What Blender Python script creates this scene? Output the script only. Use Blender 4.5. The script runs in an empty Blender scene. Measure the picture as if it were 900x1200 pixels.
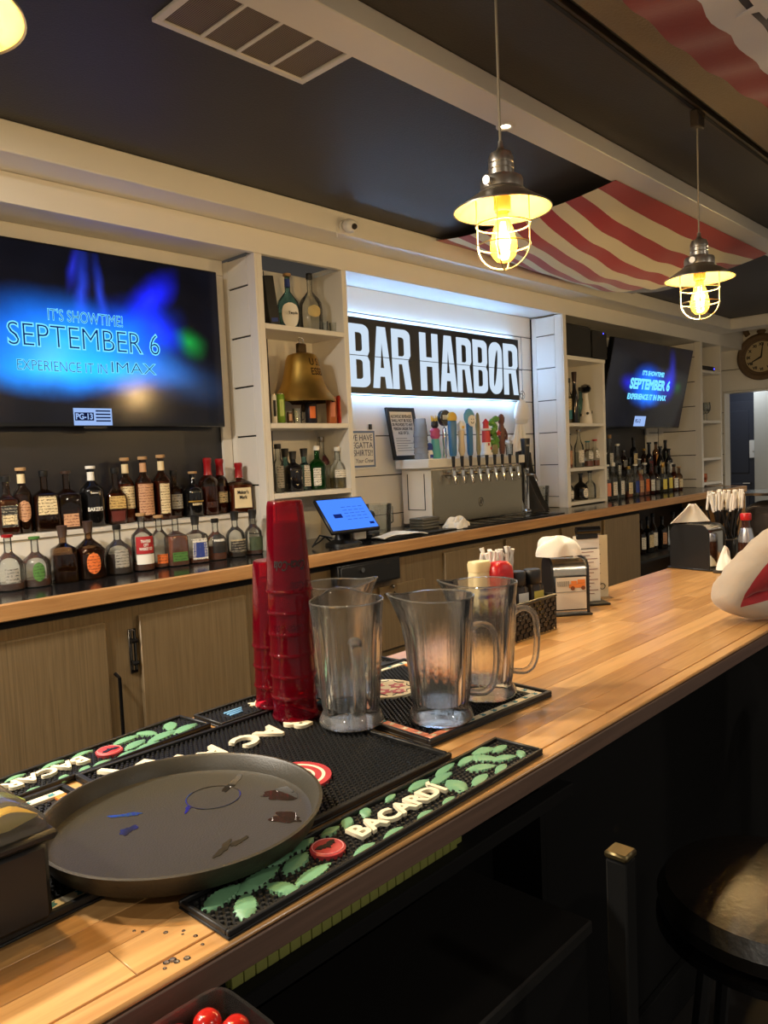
import bpy, bmesh, math, random
from mathutils import Vector, Matrix
random.seed(7)
PI = math.pi
scene = bpy.context.scene
COL = scene.collection

# ------------------------------------------------------------------ camera, world, exposure
CAM_Z = 1.533
ROWS = (Vector((0.68721562, -0.72512849, -0.04385623)),      # camera right
        Vector((-0.08042732, -0.01594523, -0.99663293)),     # camera down
        Vector((0.72198763, 0.68842895, -0.06927795)))       # camera forward
F_PX = 906.666
cam_d = bpy.data.cameras.new('camera')
cam_d.sensor_fit = 'HORIZONTAL'
cam_d.sensor_width = 36.0
cam_d.lens = 36.0 * F_PX / 900.0
cam_d.clip_start = 0.02
cam = bpy.data.objects.new('camera', cam_d)
COL.objects.link(cam)
r_, d_, f_ = ROWS
cam.matrix_world = Matrix(((r_.x, -d_.x, -f_.x, 0), (r_.y, -d_.y, -f_.y, 0),
                           (r_.z, -d_.z, -f_.z, CAM_Z), (0, 0, 0, 1)))
scene.camera = cam

scene.view_settings.view_transform = 'Standard'
scene.view_settings.look = 'None'
scene.view_settings.gamma = 1.0
scene.view_settings.use_curve_mapping = False
scene.view_settings.exposure = 0.5
scene.cycles.max_bounces = 10
scene.cycles.transparent_max_bounces = 40
scene.cycles.transmission_bounces = 10
scene.cycles.sample_clamp_indirect = 6.0
scene.cycles.use_denoising = True

world = bpy.data.worlds.new('room_ambient')
scene.world = world
world.use_nodes = True
world.node_tree.nodes['Background'].inputs[0].default_value = (1.0, 0.90, 0.78, 1)
world.node_tree.nodes['Background'].inputs[1].default_value = 0.26


def area(name, loc, size, power, color, target=None, size_y=None, spread=PI):
    l = bpy.data.lights.new(name, 'AREA')
    l.energy = power
    l.color = color
    l.size = size
    l.spread = spread
    if size_y:
        l.shape = 'RECTANGLE'
        l.size_y = size_y
    else:
        l.shape = 'DISK'
    o = bpy.data.objects.new(name, l)
    COL.objects.link(o)
    o.location = loc
    d = (Vector(target) - Vector(loc)) if target else Vector((0, 0, -1))
    o.rotation_euler = d.to_track_quat('-Z', 'Y').to_euler()
    return o


WARM = (1.0, 0.91, 0.78)
DOWNLIGHTS = [(2.39, 1.60, 2.684), (-0.3, 1.57, 2.684), (7.6, 1.57, 2.684), (9.4, 1.57, 2.684)]  # only the first spotlight is seen; the others are added beyond view
ADDED_ROOM_LIGHTS = [(-1.3, 0.2, 2.69), (0.9, -1.6, 2.69), (3.4, -1.4, 2.69), (6.2, 0.0, 2.69), (-1.0, 2.1, 2.75), (0.0, 2.1, 2.75)]  # ceiling lamps added outside the view to brighten the room


# ------------------------------------------------------------------ where a line of sight meets a real plane of the room
def at(px, py, X=None, Y=None, Z=None):
    q = ROWS[0] * (px - 450.0) + ROWS[1] * (py - 600.0) + ROWS[2] * F_PX
    if X is not None:
        t = X / q.x
    elif Y is not None:
        t = Y / q.y
    else:
        t = (Z - CAM_Z) / q.z
    return Vector((q.x * t, q.y * t, CAM_Z + q.z * t))


def depth(p):
    return ROWS[2].dot(Vector(p) - Vector((0, 0, CAM_Z)))


def m_per_px(p):
    return depth(p) / F_PX


# ------------------------------------------------------------------ materials
def lin(c):
    return tuple(((x / 255) / 12.92 if x / 255 <= 0.04045 else ((x / 255 + 0.055) / 1.055) ** 2.4) for x in c) + (1.0,)


MATS = {}


def new_mat(name):
    m = bpy.data.materials.new(name)
    m.use_nodes = True
    nt = m.node_tree
    for n in list(nt.nodes):
        nt.nodes.remove(n)
    out = nt.nodes.new('ShaderNodeOutputMaterial')
    MATS[name] = m
    return m, nt, out


def mat(name, rgb, rough=0.5, metal=0.0, var=0.0, scale=20.0, bump=0.0, bscale=60.0, coat=0.0, spec=0.5, sheen=0.0, stretch=None, sss=0.0):
    if name in MATS:
        return MATS[name]
    m, nt, out = new_mat(name)
    b = nt.nodes.new('ShaderNodeBsdfPrincipled')
    nt.links.new(b.outputs[0], out.inputs[0])
    b.inputs['Base Color'].default_value = lin(rgb)
    b.inputs['Roughness'].default_value = rough
    b.inputs['Metallic'].default_value = metal
    b.inputs['Coat Weight'].default_value = coat
    b.inputs['Specular IOR Level'].default_value = spec
    b.inputs['Sheen Weight'].default_value = sheen
    if sss:
        b.inputs['Subsurface Weight'].default_value = sss
        b.inputs['Subsurface Radius'].default_value = (0.01, 0.006, 0.004)
    tc = nt.nodes.new('ShaderNodeTexCoord')
    src = tc.outputs['Object']
    if stretch:
        mp = nt.nodes.new('ShaderNodeMapping')
        mp.inputs['Scale'].default_value = stretch
        nt.links.new(src, mp.inputs[0])
        src = mp.outputs[0]
    if var:
        n = nt.nodes.new('ShaderNodeTexNoise')
        n.inputs['Scale'].default_value = scale
        n.inputs['Detail'].default_value = 5
        nt.links.new(src, n.inputs['Vector'])
        mx = nt.nodes.new('ShaderNodeMix')
        mx.data_type = 'RGBA'
        c = lin(rgb)
        mx.inputs[6].default_value = tuple(max(0, x * (1 - var)) for x in c[:3]) + (1,)
        mx.inputs[7].default_value = tuple(min(1, x * (1 + var)) for x in c[:3]) + (1,)
        nt.links.new(n.outputs[0], mx.inputs[0])
        nt.links.new(mx.outputs[2], b.inputs['Base Color'])
    if bump:
        n = nt.nodes.new('ShaderNodeTexNoise')
        n.inputs['Scale'].default_value = bscale
        n.inputs['Detail'].default_value = 3
        nt.links.new(src, n.inputs['Vector'])
        bp = nt.nodes.new('ShaderNodeBump')
        bp.inputs['Strength'].default_value = bump
        bp.inputs['Distance'].default_value = 0.004
        nt.links.new(n.outputs[0], bp.inputs['Height'])
        nt.links.new(bp.outputs[0], b.inputs['Normal'])
    return m


def wood(name, dark, light, axis=(1.5, 22, 22), rough=0.4, coat=0.0, piece=0.35):
    """grain stretched along one axis, with a tone of its own for each board"""
    m, nt, out = new_mat(name)
    b = nt.nodes.new('ShaderNodeBsdfPrincipled')
    nt.links.new(b.outputs[0], out.inputs[0])
    b.inputs['Roughness'].default_value = rough
    b.inputs['Coat Weight'].default_value = coat
    b.inputs['Coat Roughness'].default_value = 0.18
    tc = nt.nodes.new('ShaderNodeTexCoord')
    oi = nt.nodes.new('ShaderNodeObjectInfo')
    mul = nt.nodes.new('ShaderNodeVectorMath'); mul.operation = 'MULTIPLY'
    nt.links.new(oi.outputs['Random'], mul.inputs[0]); mul.inputs[1].default_value = (37, 19, 53)
    add = nt.nodes.new('ShaderNodeVectorMath'); add.operation = 'ADD'
    nt.links.new(tc.outputs['Object'], add.inputs[0]); nt.links.new(mul.outputs[0], add.inputs[1])
    mp = nt.nodes.new('ShaderNodeMapping'); mp.inputs['Scale'].default_value = axis
    nt.links.new(add.outputs[0], mp.inputs[0])
    n = nt.nodes.new('ShaderNodeTexNoise'); n.inputs['Scale'].default_value = 2.2
    n.inputs['Detail'].default_value = 7; n.inputs['Roughness'].default_value = 0.62; n.inputs['Distortion'].default_value = 0.6
    nt.links.new(mp.outputs[0], n.inputs['Vector'])
    ma = nt.nodes.new('ShaderNodeMath'); ma.operation = 'MULTIPLY_ADD'
    nt.links.new(oi.outputs['Random'], ma.inputs[0]); ma.inputs[1].default_value = piece; ma.inputs[2].default_value = -piece / 2
    sm = nt.nodes.new('ShaderNodeMath'); sm.operation = 'ADD'
    nt.links.new(ma.outputs[0], sm.inputs[0]); nt.links.new(n.outputs[0], sm.inputs[1])
    cr = nt.nodes.new('ShaderNodeValToRGB')
    cr.color_ramp.elements[0].position = 0.3; cr.color_ramp.elements[0].color = lin(dark)
    cr.color_ramp.elements[1].position = 0.72; cr.color_ramp.elements[1].color = lin(light)
    nt.links.new(sm.outputs[0], cr.inputs[0]); nt.links.new(cr.outputs[0], b.inputs['Base Color'])
    bp = nt.nodes.new('ShaderNodeBump'); bp.inputs['Strength'].default_value = 0.06; bp.inputs['Distance'].default_value = 0.002
    nt.links.new(n.outputs[0], bp.inputs['Height']); nt.links.new(bp.outputs[0], b.inputs['Normal'])
    return m


def emit(name, rgb, strength):
    m, nt, out = new_mat(name)
    e = nt.nodes.new('ShaderNodeEmission')
    e.inputs[0].default_value = lin(rgb); e.inputs[1].default_value = strength
    nt.links.new(e.outputs[0], out.inputs[0])
    return m


def thin_glass(name, tint, gloss=1.0, rough=0.03, body=0.0, body_rgb=(255, 255, 255), ior=1.45):
    """a thin clear wall: tinted see-through, mirror-like towards grazing angles, with a little milky body"""
    m, nt, out = new_mat(name)
    t = nt.nodes.new('ShaderNodeBsdfTransparent'); t.inputs[0].default_value = lin(tint)
    g = nt.nodes.new('ShaderNodeBsdfGlossy'); g.inputs['Roughness'].default_value = rough
    fr = nt.nodes.new('ShaderNodeFresnel'); fr.inputs[0].default_value = ior
    mu = nt.nodes.new('ShaderNodeMath'); mu.operation = 'MULTIPLY'; mu.inputs[1].default_value = gloss; mu.use_clamp = True
    nt.links.new(fr.outputs[0], mu.inputs[0])
    base = t.outputs[0]
    if body:
        df = nt.nodes.new('ShaderNodeBsdfDiffuse'); df.inputs[0].default_value = lin(body_rgb)
        tl = nt.nodes.new('ShaderNodeBsdfTranslucent'); tl.inputs[0].default_value = lin(body_rgb)
        m0 = nt.nodes.new('ShaderNodeMixShader'); m0.inputs[0].default_value = 0.5
        nt.links.new(df.outputs[0], m0.inputs[1]); nt.links.new(tl.outputs[0], m0.inputs[2])
        m1 = nt.nodes.new('ShaderNodeMixShader'); m1.inputs[0].default_value = body
        nt.links.new(base, m1.inputs[1]); nt.links.new(m0.outputs[0], m1.inputs[2])
        base = m1.outputs[0]
    mx = nt.nodes.new('ShaderNodeMixShader')
    nt.links.new(mu.outputs[0], mx.inputs[0]); nt.links.new(base, mx.inputs[1]); nt.links.new(g.outputs[0], mx.inputs[2])
    nt.links.new(mx.outputs[0], out.inputs[0])
    return m


def clear_solid(name, tint, ior=1.45, rough=0.0, see=0.3):
    """clear moulded plastic: refracts, with part of the light passing straight through its thin wall"""
    m, nt, out = new_mat(name)
    b = nt.nodes.new('ShaderNodeBsdfPrincipled')
    b.inputs['Base Color'].default_value = lin(tint); b.inputs['Roughness'].default_value = rough
    b.inputs['Transmission Weight'].default_value = 1.0; b.inputs['IOR'].default_value = ior
    t = nt.nodes.new('ShaderNodeBsdfTransparent'); t.inputs[0].default_value = lin(tint)
    mx = nt.nodes.new('ShaderNodeMixShader'); mx.inputs[0].default_value = see
    nt.links.new(b.outputs[0], mx.inputs[1]); nt.links.new(t.outputs[0], mx.inputs[2]); nt.links.new(mx.outputs[0], out.inputs[0])
    return m


WHITE = mat('white_paint', (226, 220, 208), 0.45, var=0.03, scale=6)
WHITE_TRIM = mat('white_gloss_trim', (228, 222, 210), 0.35, var=0.03, scale=5, bump=0.05, bscale=40)
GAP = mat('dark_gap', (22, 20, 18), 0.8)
CHARCOAL = mat('charcoal_ceiling_paint', (70, 67, 65), 0.5, var=0.08, scale=3, bump=0.3, bscale=150, spec=0.22)
TAUPE = mat('textured_taupe_soffit', (128, 112, 90), 0.75, var=0.06, scale=4, bump=0.7, bscale=110)
BLACKPANEL = mat('black_wall_panel', (26, 26, 32), 0.35, var=0.08, scale=4)
FLOORM = mat('dark_floor', (30, 27, 25), 0.5, var=0.2, scale=8)
MAPLE = wood('maple_bar_wood', (168, 122, 70), (208, 162, 104), (1.6, 26, 26), 0.3, 0.3, 0.42)
OAK_EDGE = wood('oak_counter_edge', (150, 106, 62), (192, 146, 94), (1.2, 26, 26), 0.42, 0.1, 0.1)
FASCIA = wood('shaded_bar_fascia', (86, 66, 55), (112, 87, 73), (1.2, 26, 26), 0.5, 0.0, 0.1)  # the front face's shade is put into this darker brown
CABW = wood('taupe_laminate', (98, 82, 58), (126, 107, 79), (55, 55, 1.3), 0.42, 0.0, 0.12)
LAMIN = mat('black_laminate', (24, 23, 24), 0.16, var=0.15, scale=90)
BLACK = mat('black_plastic', (18, 18, 19), 0.42)
MATTE = mat('dull_black', (9, 9, 9), 0.85, spec=0.2)
BLACKGLOSS = mat('black_gloss', (12, 12, 13), 0.12)
RUBBER = mat('black_rubber', (15, 15, 15), 0.5, bump=0.1)
TRAYM = mat('tray_plastic', (52, 48, 38), 0.42, var=0.1, scale=12, bump=0.12, bscale=400)
CHROME = mat('chrome', (215, 212, 205), 0.1, 1.0)
SATIN = mat('satin_nickel', (196, 190, 180), 0.33, 1.0)
STEEL = mat('brushed_steel', (204, 195, 176), 0.24, 1.0, var=0.05, scale=3, bump=0.05, bscale=40, stretch=(1, 1, 60))
NICKEL = mat('grey_metal', (140, 134, 126), 0.22, 1.0)
BRASS = mat('aged_brass', (196, 160, 84), 0.40, 1.0, var=0.25, scale=14)
ENAMEL = mat('cream_enamel', (168, 136, 70), 0.4)
def printed(name, rgb, ink, dens=0.56):
    m, nt, out = new_mat(name)
    b = nt.nodes.new('ShaderNodeBsdfPrincipled'); b.inputs['Roughness'].default_value = 0.65
    tc = nt.nodes.new('ShaderNodeTexCoord'); mp = nt.nodes.new('ShaderNodeMapping'); mp.inputs['Scale'].default_value = (170, 170, 420)
    n = nt.nodes.new('ShaderNodeTexNoise'); n.inputs['Scale'].default_value = 1.0; n.inputs['Detail'].default_value = 1.0
    w = nt.nodes.new('ShaderNodeTexWave'); w.bands_direction = 'Z'; w.inputs['Scale'].default_value = 26
    ad = nt.nodes.new('ShaderNodeMath'); ad.operation = 'MULTIPLY_ADD'; ad.inputs[1].default_value = 0.22
    cr = nt.nodes.new('ShaderNodeValToRGB'); cr.color_ramp.elements[0].position = dens + .11; cr.color_ramp.elements[0].color = lin(rgb)
    cr.color_ramp.elements[1].position = dens + .20; cr.color_ramp.elements[1].color = lin(ink)
    nt.links.new(tc.outputs['Object'], mp.inputs[0]); nt.links.new(mp.outputs[0], n.inputs['Vector']); nt.links.new(tc.outputs['Object'], w.inputs['Vector'])
    nt.links.new(w.outputs['Fac'], ad.inputs[0]); nt.links.new(n.outputs[0], ad.inputs[2])
    nt.links.new(ad.outputs[0], cr.inputs[0]); nt.links.new(cr.outputs[0], b.inputs['Base Color']); nt.links.new(b.outputs[0], out.inputs[0])
    return m


PAPER = mat('white_paper', (236, 232, 222), 0.8)
CREAM = mat('cream_label', (226, 206, 164), 0.7, var=0.05)
TAN = mat('tan_label', (198, 150, 110), 0.7)
INK = mat('black_ink', (22, 20, 20), 0.6)
REDINK = mat('red_ink', (170, 28, 34), 0.6)
ORANGEINK = mat('orange_label', (226, 112, 44), 0.6)
GREENINK = mat('green_label', (70, 120, 50), 0.6)
GREYLAB = mat('grey_label', (150, 146, 136), 0.6)
BLUEINK = mat('blue_ink', (40, 62, 140), 0.6)
TEAL = mat('teal_print', (58, 128, 138), 0.6)
GOLD = mat('gold_foil', (190, 150, 70), 0.35, 0.8)
CORK = mat('cork', (178, 140, 96), 0.8, var=0.2, scale=200)
WAX = mat('red_wax', (150, 18, 24), 0.3)
REDPL = mat('red_plastic', (176, 22, 28), 0.35)
MAYO = mat('mayonnaise_cream', (232, 216, 168), 0.35)
YELLOW = mat('lemon_yellow', (240, 206, 60), 0.45)
LIME = mat('lime_green', (140, 160, 70), 0.45)
LEAF = mat('green_rubber_leaf', (104, 152, 116), 0.5, var=0.15, scale=60)
MATWHITE = mat('cream_rubber', (232, 220, 190), 0.5)
MATRED = mat('red_rubber', (176, 56, 60), 0.5)
MATPINK = mat('pink_rubber', (196, 92, 104), 0.5, var=0.1)
CLOTHW = mat('white_cloth', (232, 228, 220), 0.9, sheen=0.3, bump=0.2, bscale=220)
CLOTHB = mat('black_cloth', (22, 21, 22), 0.85, sheen=0.1, bump=0.2, bscale=150)
FLAGRED = mat('flag_red_cloth', (168, 30, 38), 0.85, sheen=0.2, bump=0.15, bscale=120)
FLAGWHITE = mat('flag_white_cloth', (226, 212, 178), 0.85, sheen=0.2, bump=0.15, bscale=120)
FLAGNAVY = mat('flag_navy_cloth', (26, 30, 60), 0.85, sheen=0.2)
BUNTRED = mat('bunting_red_cloth', (128, 28, 36), 0.85, sheen=0.2, bump=0.1, bscale=80)
BUNTWHITE = mat('bunting_white_cloth', (196, 200, 216), 0.85, sheen=0.2)
VINYL = mat('black_vinyl', (20, 18, 16), 0.34, bump=0.25, bscale=60)
NAVYDOOR = mat('navy_door_paint', (44, 48, 60), 0.4)
GREYWALL = mat('pale_grey_paint', (196, 196, 188), 0.55)
SKIN = mat('skin', (204, 150, 122), 0.5, sss=0.1)
SHIRT = mat('white_jersey', (168, 156, 142), 0.85, sheen=0.3, bump=0.2, bscale=60)
SHIRTRED = mat('red_jersey', (158, 22, 32), 0.85, sheen=0.3)
DENIM = mat('dark_denim', (32, 38, 56), 0.9)
HAIR = mat('brown_hair', (58, 40, 28), 0.6)
COPPER = mat('copper', (190, 112, 78), 0.2, 1.0)
CLOCKWOOD = mat('weathered_brown_frame', (98, 76, 50), 0.7, var=0.25, scale=30)
CLOCKFACE = mat('aged_clock_face', (186, 168, 130), 0.7, var=0.12, scale=12)
ORANGE = mat('orange_print', (226, 130, 50), 0.6)
SALMON = mat('salmon_print', (226, 140, 110), 0.6)
BULBGLASS = thin_glass('amber_bulb_glass', (255, 226, 170), 0.6, 0.05, 0.10, (255, 160, 50))
GLASS = thin_glass('clear_glass', (246, 248, 246), 1.5, 0.04, 0.07, (235, 235, 230))
DARKGLASS = thin_glass('smoky_glass', (196, 172, 146), 1.4, 0.04, 0.04, (120, 84, 58))
BLACKGLASS = mat('black_glass', (14, 13, 13), 0.08)
GREENGLASS = thin_glass('green_glass', (80, 160, 76), 1.2, 0.03, 0.3, (16, 104, 34))
BLUEGLASS = thin_glass('pale_blue_glass', (170, 208, 214), 1.2, 0.03, 0.05, (140, 190, 200))
def moulded(name):
    """clear fluted plastic: mostly see-through, a little refraction, pale towards its edges"""
    m, nt, out = new_mat(name)
    t = nt.nodes.new('ShaderNodeBsdfTransparent'); t.inputs[0].default_value = (.99, .99, .985, 1)
    rf = nt.nodes.new('ShaderNodeBsdfRefraction'); rf.inputs['IOR'].default_value = 1.12; rf.inputs['Roughness'].default_value = 0.0; rf.inputs[0].default_value = (.99, .99, .985, 1)
    m0 = nt.nodes.new('ShaderNodeMixShader'); m0.inputs[0].default_value = .45
    nt.links.new(t.outputs[0], m0.inputs[1]); nt.links.new(rf.outputs[0], m0.inputs[2])
    df = nt.nodes.new('ShaderNodeBsdfDiffuse'); df.inputs[0].default_value = (.9, .9, .87, 1)
    tl = nt.nodes.new('ShaderNodeBsdfTranslucent'); tl.inputs[0].default_value = (.9, .9, .87, 1)
    md = nt.nodes.new('ShaderNodeMixShader'); nt.links.new(df.outputs[0], md.inputs[1]); nt.links.new(tl.outputs[0], md.inputs[2])
    lw = nt.nodes.new('ShaderNodeLayerWeight'); lw.inputs[0].default_value = .22
    k = nt.nodes.new('ShaderNodeMath'); k.operation = 'MULTIPLY_ADD'; k.inputs[1].default_value = .27; k.inputs[2].default_value = .0
    nt.links.new(lw.outputs['Facing'], k.inputs[0])
    m1 = nt.nodes.new('ShaderNodeMixShader'); nt.links.new(k.outputs[0], m1.inputs[0]); nt.links.new(m0.outputs[0], m1.inputs[1]); nt.links.new(md.outputs[0], m1.inputs[2])
    g = nt.nodes.new('ShaderNodeBsdfGlossy'); g.inputs['Roughness'].default_value = .03
    fr = nt.nodes.new('ShaderNodeFresnel'); fr.inputs[0].default_value = 1.4
    mu = nt.nodes.new('ShaderNodeMath'); mu.operation = 'MULTIPLY'; mu.inputs[1].default_value = 1.0; nt.links.new(fr.outputs[0], mu.inputs[0])
    m2 = nt.nodes.new('ShaderNodeMixShader'); nt.links.new(mu.outputs[0], m2.inputs[0]); nt.links.new(m1.outputs[0], m2.inputs[1]); nt.links.new(g.outputs[0], m2.inputs[2])
    nt.links.new(m2.outputs[0], out.inputs[0])
    return m


PITCHER = moulded('clear_polycarbonate')
PRIM = thin_glass('moulded_plastic_edge', (252, 252, 252), 1.8, 0.05, 0.14, (244, 244, 240), 1.5)
WATER = thin_glass('water', (238, 243, 246), 2.4, 0.02, 0.05, (220, 226, 230), 1.4)
LIDCLEAR = thin_glass('clear_lid_plastic', (248, 245, 242), 0.9, 0.10, 0.14, (214, 206, 200))
TUMBLER = thin_glass('red_tumbler_plastic', (244, 112, 142), 0.8, 0.06, 0.17, (196, 18, 62))
CUPS = thin_glass('frosted_cup_plastic', (235, 238, 240), 1.0, 0.2, 0.3, (230, 232, 235))
AMBER = mat('amber_spirit', (128, 58, 16), 0.12, coat=0.3)
DARKAMBER = mat('dark_amber_spirit', (98, 42, 16), 0.1, coat=0.3)
BROWNSPIRIT = mat('dark_brown_spirit', (56, 26, 14), 0.1, coat=0.3)
CLEARSPIRIT = thin_glass('clear_spirit', (236, 238, 236), 0.6, 0.03)
PALESPIRIT = thin_glass('pale_spirit', (200, 190, 140), 0.6, 0.03, 0.1, (170, 160, 100))
LED = emit('cool_led_strip', (146, 196, 255), 27.0)
LENS = emit('downlight_lens', (255, 232, 190), 22.0)
FILAMENT = emit('glowing_filament', (255, 206, 110), 90.0)
SIGNGLOW = emit('lit_sign_letters', (208, 226, 244), 0.70)
BLUELED = emit('blue_indicator', (60, 60, 255), 4.0)


def nodes_of(m):
    return m.node_tree


# ------------------------------------------------------------------ mesh builder
class M:
    def __init__(self, mtx=None):
        self.v = []; self.f = []; self.m = mtx

    def add(self, vs, fs):
        o = len(self.v)
        if self.m is not None:
            vs = [self.m @ Vector(p) for p in vs]
        self.v += [tuple(p) for p in vs]
        self.f += [tuple(i + o for i in f) for f in fs]
        return self

    def box(self, x0, x1, y0, y1, z0, z1, b=0.0):
        if x0 > x1: x0, x1 = x1, x0
        if y0 > y1: y0, y1 = y1, y0
        if z0 > z1: z0, z1 = z1, z0
        b = min(b, (x1 - x0) * .45, (y1 - y0) * .45, (z1 - z0) * .45)
        if b <= 0:
            vs = [(x, y, z) for x in (x0, x1) for y in (y0, y1) for z in (z0, z1)]
            return self.add(vs, [(0, 1, 3, 2), (4, 6, 7, 5), (0, 4, 5, 1), (2, 3, 7, 6), (0, 2, 6, 4), (1, 5, 7, 3)])
        vs = []; ix = {}
        lo = (x0, y0, z0); hi = (x1, y1, z1)
        for s in [(i, j, k) for i in (0, 1) for j in (0, 1) for k in (0, 1)]:
            for a in range(3):
                p = []
                for c in range(3):
                    e = hi[c] if s[c] else lo[c]
                    if c != a:
                        e += -b if s[c] else b
                    p.append(e)
                ix[(s, a)] = len(vs); vs.append(p)
        fs = []
        for a in range(3):
            o1, o2 = [c for c in range(3) if c != a]
            for t in (0, 1):
                q = []
                for (i, j) in ((0, 0), (1, 0), (1, 1), (0, 1)):
                    s = [0, 0, 0]; s[a] = t; s[o1] = i; s[o2] = j
                    q.append(ix[(tuple(s), a)])
                fs.append(q)
        for a in range(3):
            o1, o2 = [c for c in range(3) if c != a]
            for i in (0, 1):
                for j in (0, 1):
                    s0 = [0, 0, 0]; s1 = [0, 0, 0]
                    s0[o1] = s1[o1] = i; s0[o2] = s1[o2] = j; s1[a] = 1
                    fs.append([ix[(tuple(s0), o1)], ix[(tuple(s1), o1)], ix[(tuple(s1), o2)], ix[(tuple(s0), o2)]])
        for s in [(i, j, k) for i in (0, 1) for j in (0, 1) for k in (0, 1)]:
            fs.append([ix[(s, 0)], ix[(s, 1)], ix[(s, 2)]])
        return self.add(vs, fs)

    def rings(self, rings, seg=24, cap0=True, cap1=True, cx=0, cy=0):
        """rings: (z, half width, half depth, squareness exponent)"""
        vs = []; fs = []
        for (z, a, b, e) in rings:
            for k in range(seg):
                t = 2 * PI * k / seg
                c, s = math.cos(t), math.sin(t)
                x = math.copysign(abs(c) ** (2 / e), c) * a
                y = math.copysign(abs(s) ** (2 / e), s) * b
                vs.append((cx + x, cy + y, z))
        n = len(rings)
        for i in range(n - 1):
            for k in range(seg):
                k2 = (k + 1) % seg
                fs.append((i * seg + k, i * seg + k2, (i + 1) * seg + k2, (i + 1) * seg + k))
        if cap0: fs.append(tuple(range(seg))[::-1])
        if cap1: fs.append(tuple((n - 1) * seg + k for k in range(seg)))
        return self.add(vs, fs)

    def lathe(self, prof, seg=24, cap0=True, cap1=True, cx=0, cy=0):
        return self.rings([(z, r, r, 2) for r, z in prof], seg, cap0, cap1, cx, cy)

    def tube(self, pts, r, seg=8, closed=False, caps=True):
        pts = [Vector(p) for p in pts]
        n = len(pts)
        rr = r if isinstance(r, (list, tuple)) else [r] * n
        vs = []; fs = []
        up = None
        for i, p in enumerate(pts):
            a = pts[(i - 1) % n] if (closed or i > 0) else p
            c = pts[(i + 1) % n] if (closed or i < n - 1) else p
            t = (c - a).normalized()
            if up is None:
                up = t.orthogonal().normalized()
            up = (up - t * up.dot(t))
            up = up.normalized() if up.length > 1e-6 else t.orthogonal().normalized()
            w = t.cross(up)
            for k in range(seg):
                an = 2 * PI * k / seg
                vs.append(p + (up * math.cos(an) + w * math.sin(an)) * rr[i])
        m = n if closed else n - 1
        for i in range(m):
            for k in range(seg):
                i2 = (i + 1) % n; k2 = (k + 1) % seg
                fs.append((i * seg + k, i * seg + k2, i2 * seg + k2, i2 * seg + k))
        if caps and not closed:
            fs.append(tuple(range(seg))[::-1]); fs.append(tuple((n - 1) * seg + k for k in range(seg)))
        return self.add(vs, fs)

    def prism(self, poly, z0, z1):
        n = len(poly)
        vs = [(x, y, z0) for x, y in poly] + [(x, y, z1) for x, y in poly]
        fs = [tuple(range(n))[::-1], tuple(range(n, 2 * n))] + [(i, (i + 1) % n, n + (i + 1) % n, n + i) for i in range(n)]
        return self.add(vs, fs)

    def grid(self, fn, nu, nv, thick=0.0):
        vs = [fn(i / nu, j / nv) for j in range(nv + 1) for i in range(nu + 1)]
        fs = [(j * (nu + 1) + i, j * (nu + 1) + i + 1, (j + 1) * (nu + 1) + i + 1, (j + 1) * (nu + 1) + i) for j in range(nv) for i in range(nu)]
        if thick:
            n = len(vs)
            vs = [Vector(p) for p in vs]
            nor = [Vector((0, 0, 0)) for _ in vs]
            for f in fs:
                nn = (vs[f[1]] - vs[f[0]]).cross(vs[f[3]] - vs[f[0]])
                for i in f: nor[i] += nn
            vs2 = [p - (q.normalized() * thick if q.length > 0 else Vector((0, 0, thick))) for p, q in zip(vs, nor)]
            fs2 = [tuple(i + n for i in f[::-1]) for f in fs]
            W = nu + 1
            rim = list(range(W)) + [j * W + nu for j in range(1, nv + 1)] + [nv * W + i for i in range(nu - 1, -1, -1)] + [j * W for j in range(nv - 1, 0, -1)]
            side = [(rim[k], rim[k] + n, rim[(k + 1) % len(rim)] + n, rim[(k + 1) % len(rim)]) for k in range(len(rim))]
            vs = vs + vs2; fs = fs + fs2 + side
        return self.add(vs, fs)

    def mesh(self, name, smooth=40):
        me = bpy.data.meshes.new(name)
        me.from_pydata(self.v, [], self.f)
        me.validate()
        bm = bmesh.new(); bm.from_mesh(me)
        bmesh.ops.recalc_face_normals(bm, faces=bm.faces)
        bm.to_mesh(me); bm.free()
        if smooth:
            me.shade_smooth()
            me.set_sharp_from_angle(angle=math.radians(smooth))
        return me

    def build(self, name, material, parent=None, smooth=40, loc=None, label=None, kind=None, rot=None):
        me = self.mesh(name, smooth)
        return put(name, me, material, parent, loc, label, kind, rot)


def put(name, me, material, parent=None, loc=None, label=None, kind=None, rot=None):
    if material is not None and not me.materials:
        me.materials.append(material)
    o = bpy.data.objects.new(name, me)
    COL.objects.link(o)
    if parent is not None: o.parent = parent
    if loc is not None: o.location = loc
    if rot is not None: o.rotation_euler = rot
    if label: o['label'] = label
    if kind: o['kind'] = kind
    return o


def thing(name, label, cat, loc=(0, 0, 0), rz=0.0, group=None):
    o = bpy.data.objects.new(name, None)
    COL.objects.link(o)
    o.empty_display_size = 0.05
    o.location = loc
    o.rotation_euler = (0, 0, rz)
    o['label'] = label; o['category'] = cat
    if group: o['group'] = group
    return o


def tag(o, label, cat, group=None, kind=None):
    o['label'] = label; o['category'] = cat
    if group: o['group'] = group
    if kind: o['kind'] = kind
    return o


def struct(name):
    o = bpy.data.objects.new(name, None)
    COL.objects.link(o)
    o['kind'] = 'structure'
    return o


def kids(o):
    return [c for c in o.children]


def dup(root, loc, rz=None, label=None, scale=None):
    def cp(o, parent):
        c = o.copy(); COL.objects.link(c)
        c.parent = parent
        for k in list(o.children): cp(k, c)
        return c
    r = cp(root, None)
    r.location = loc
    if rz is not None: r.rotation_euler = (0, 0, rz)
    if label: r['label'] = label
    if scale: r.scale = scale
    return r


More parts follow.
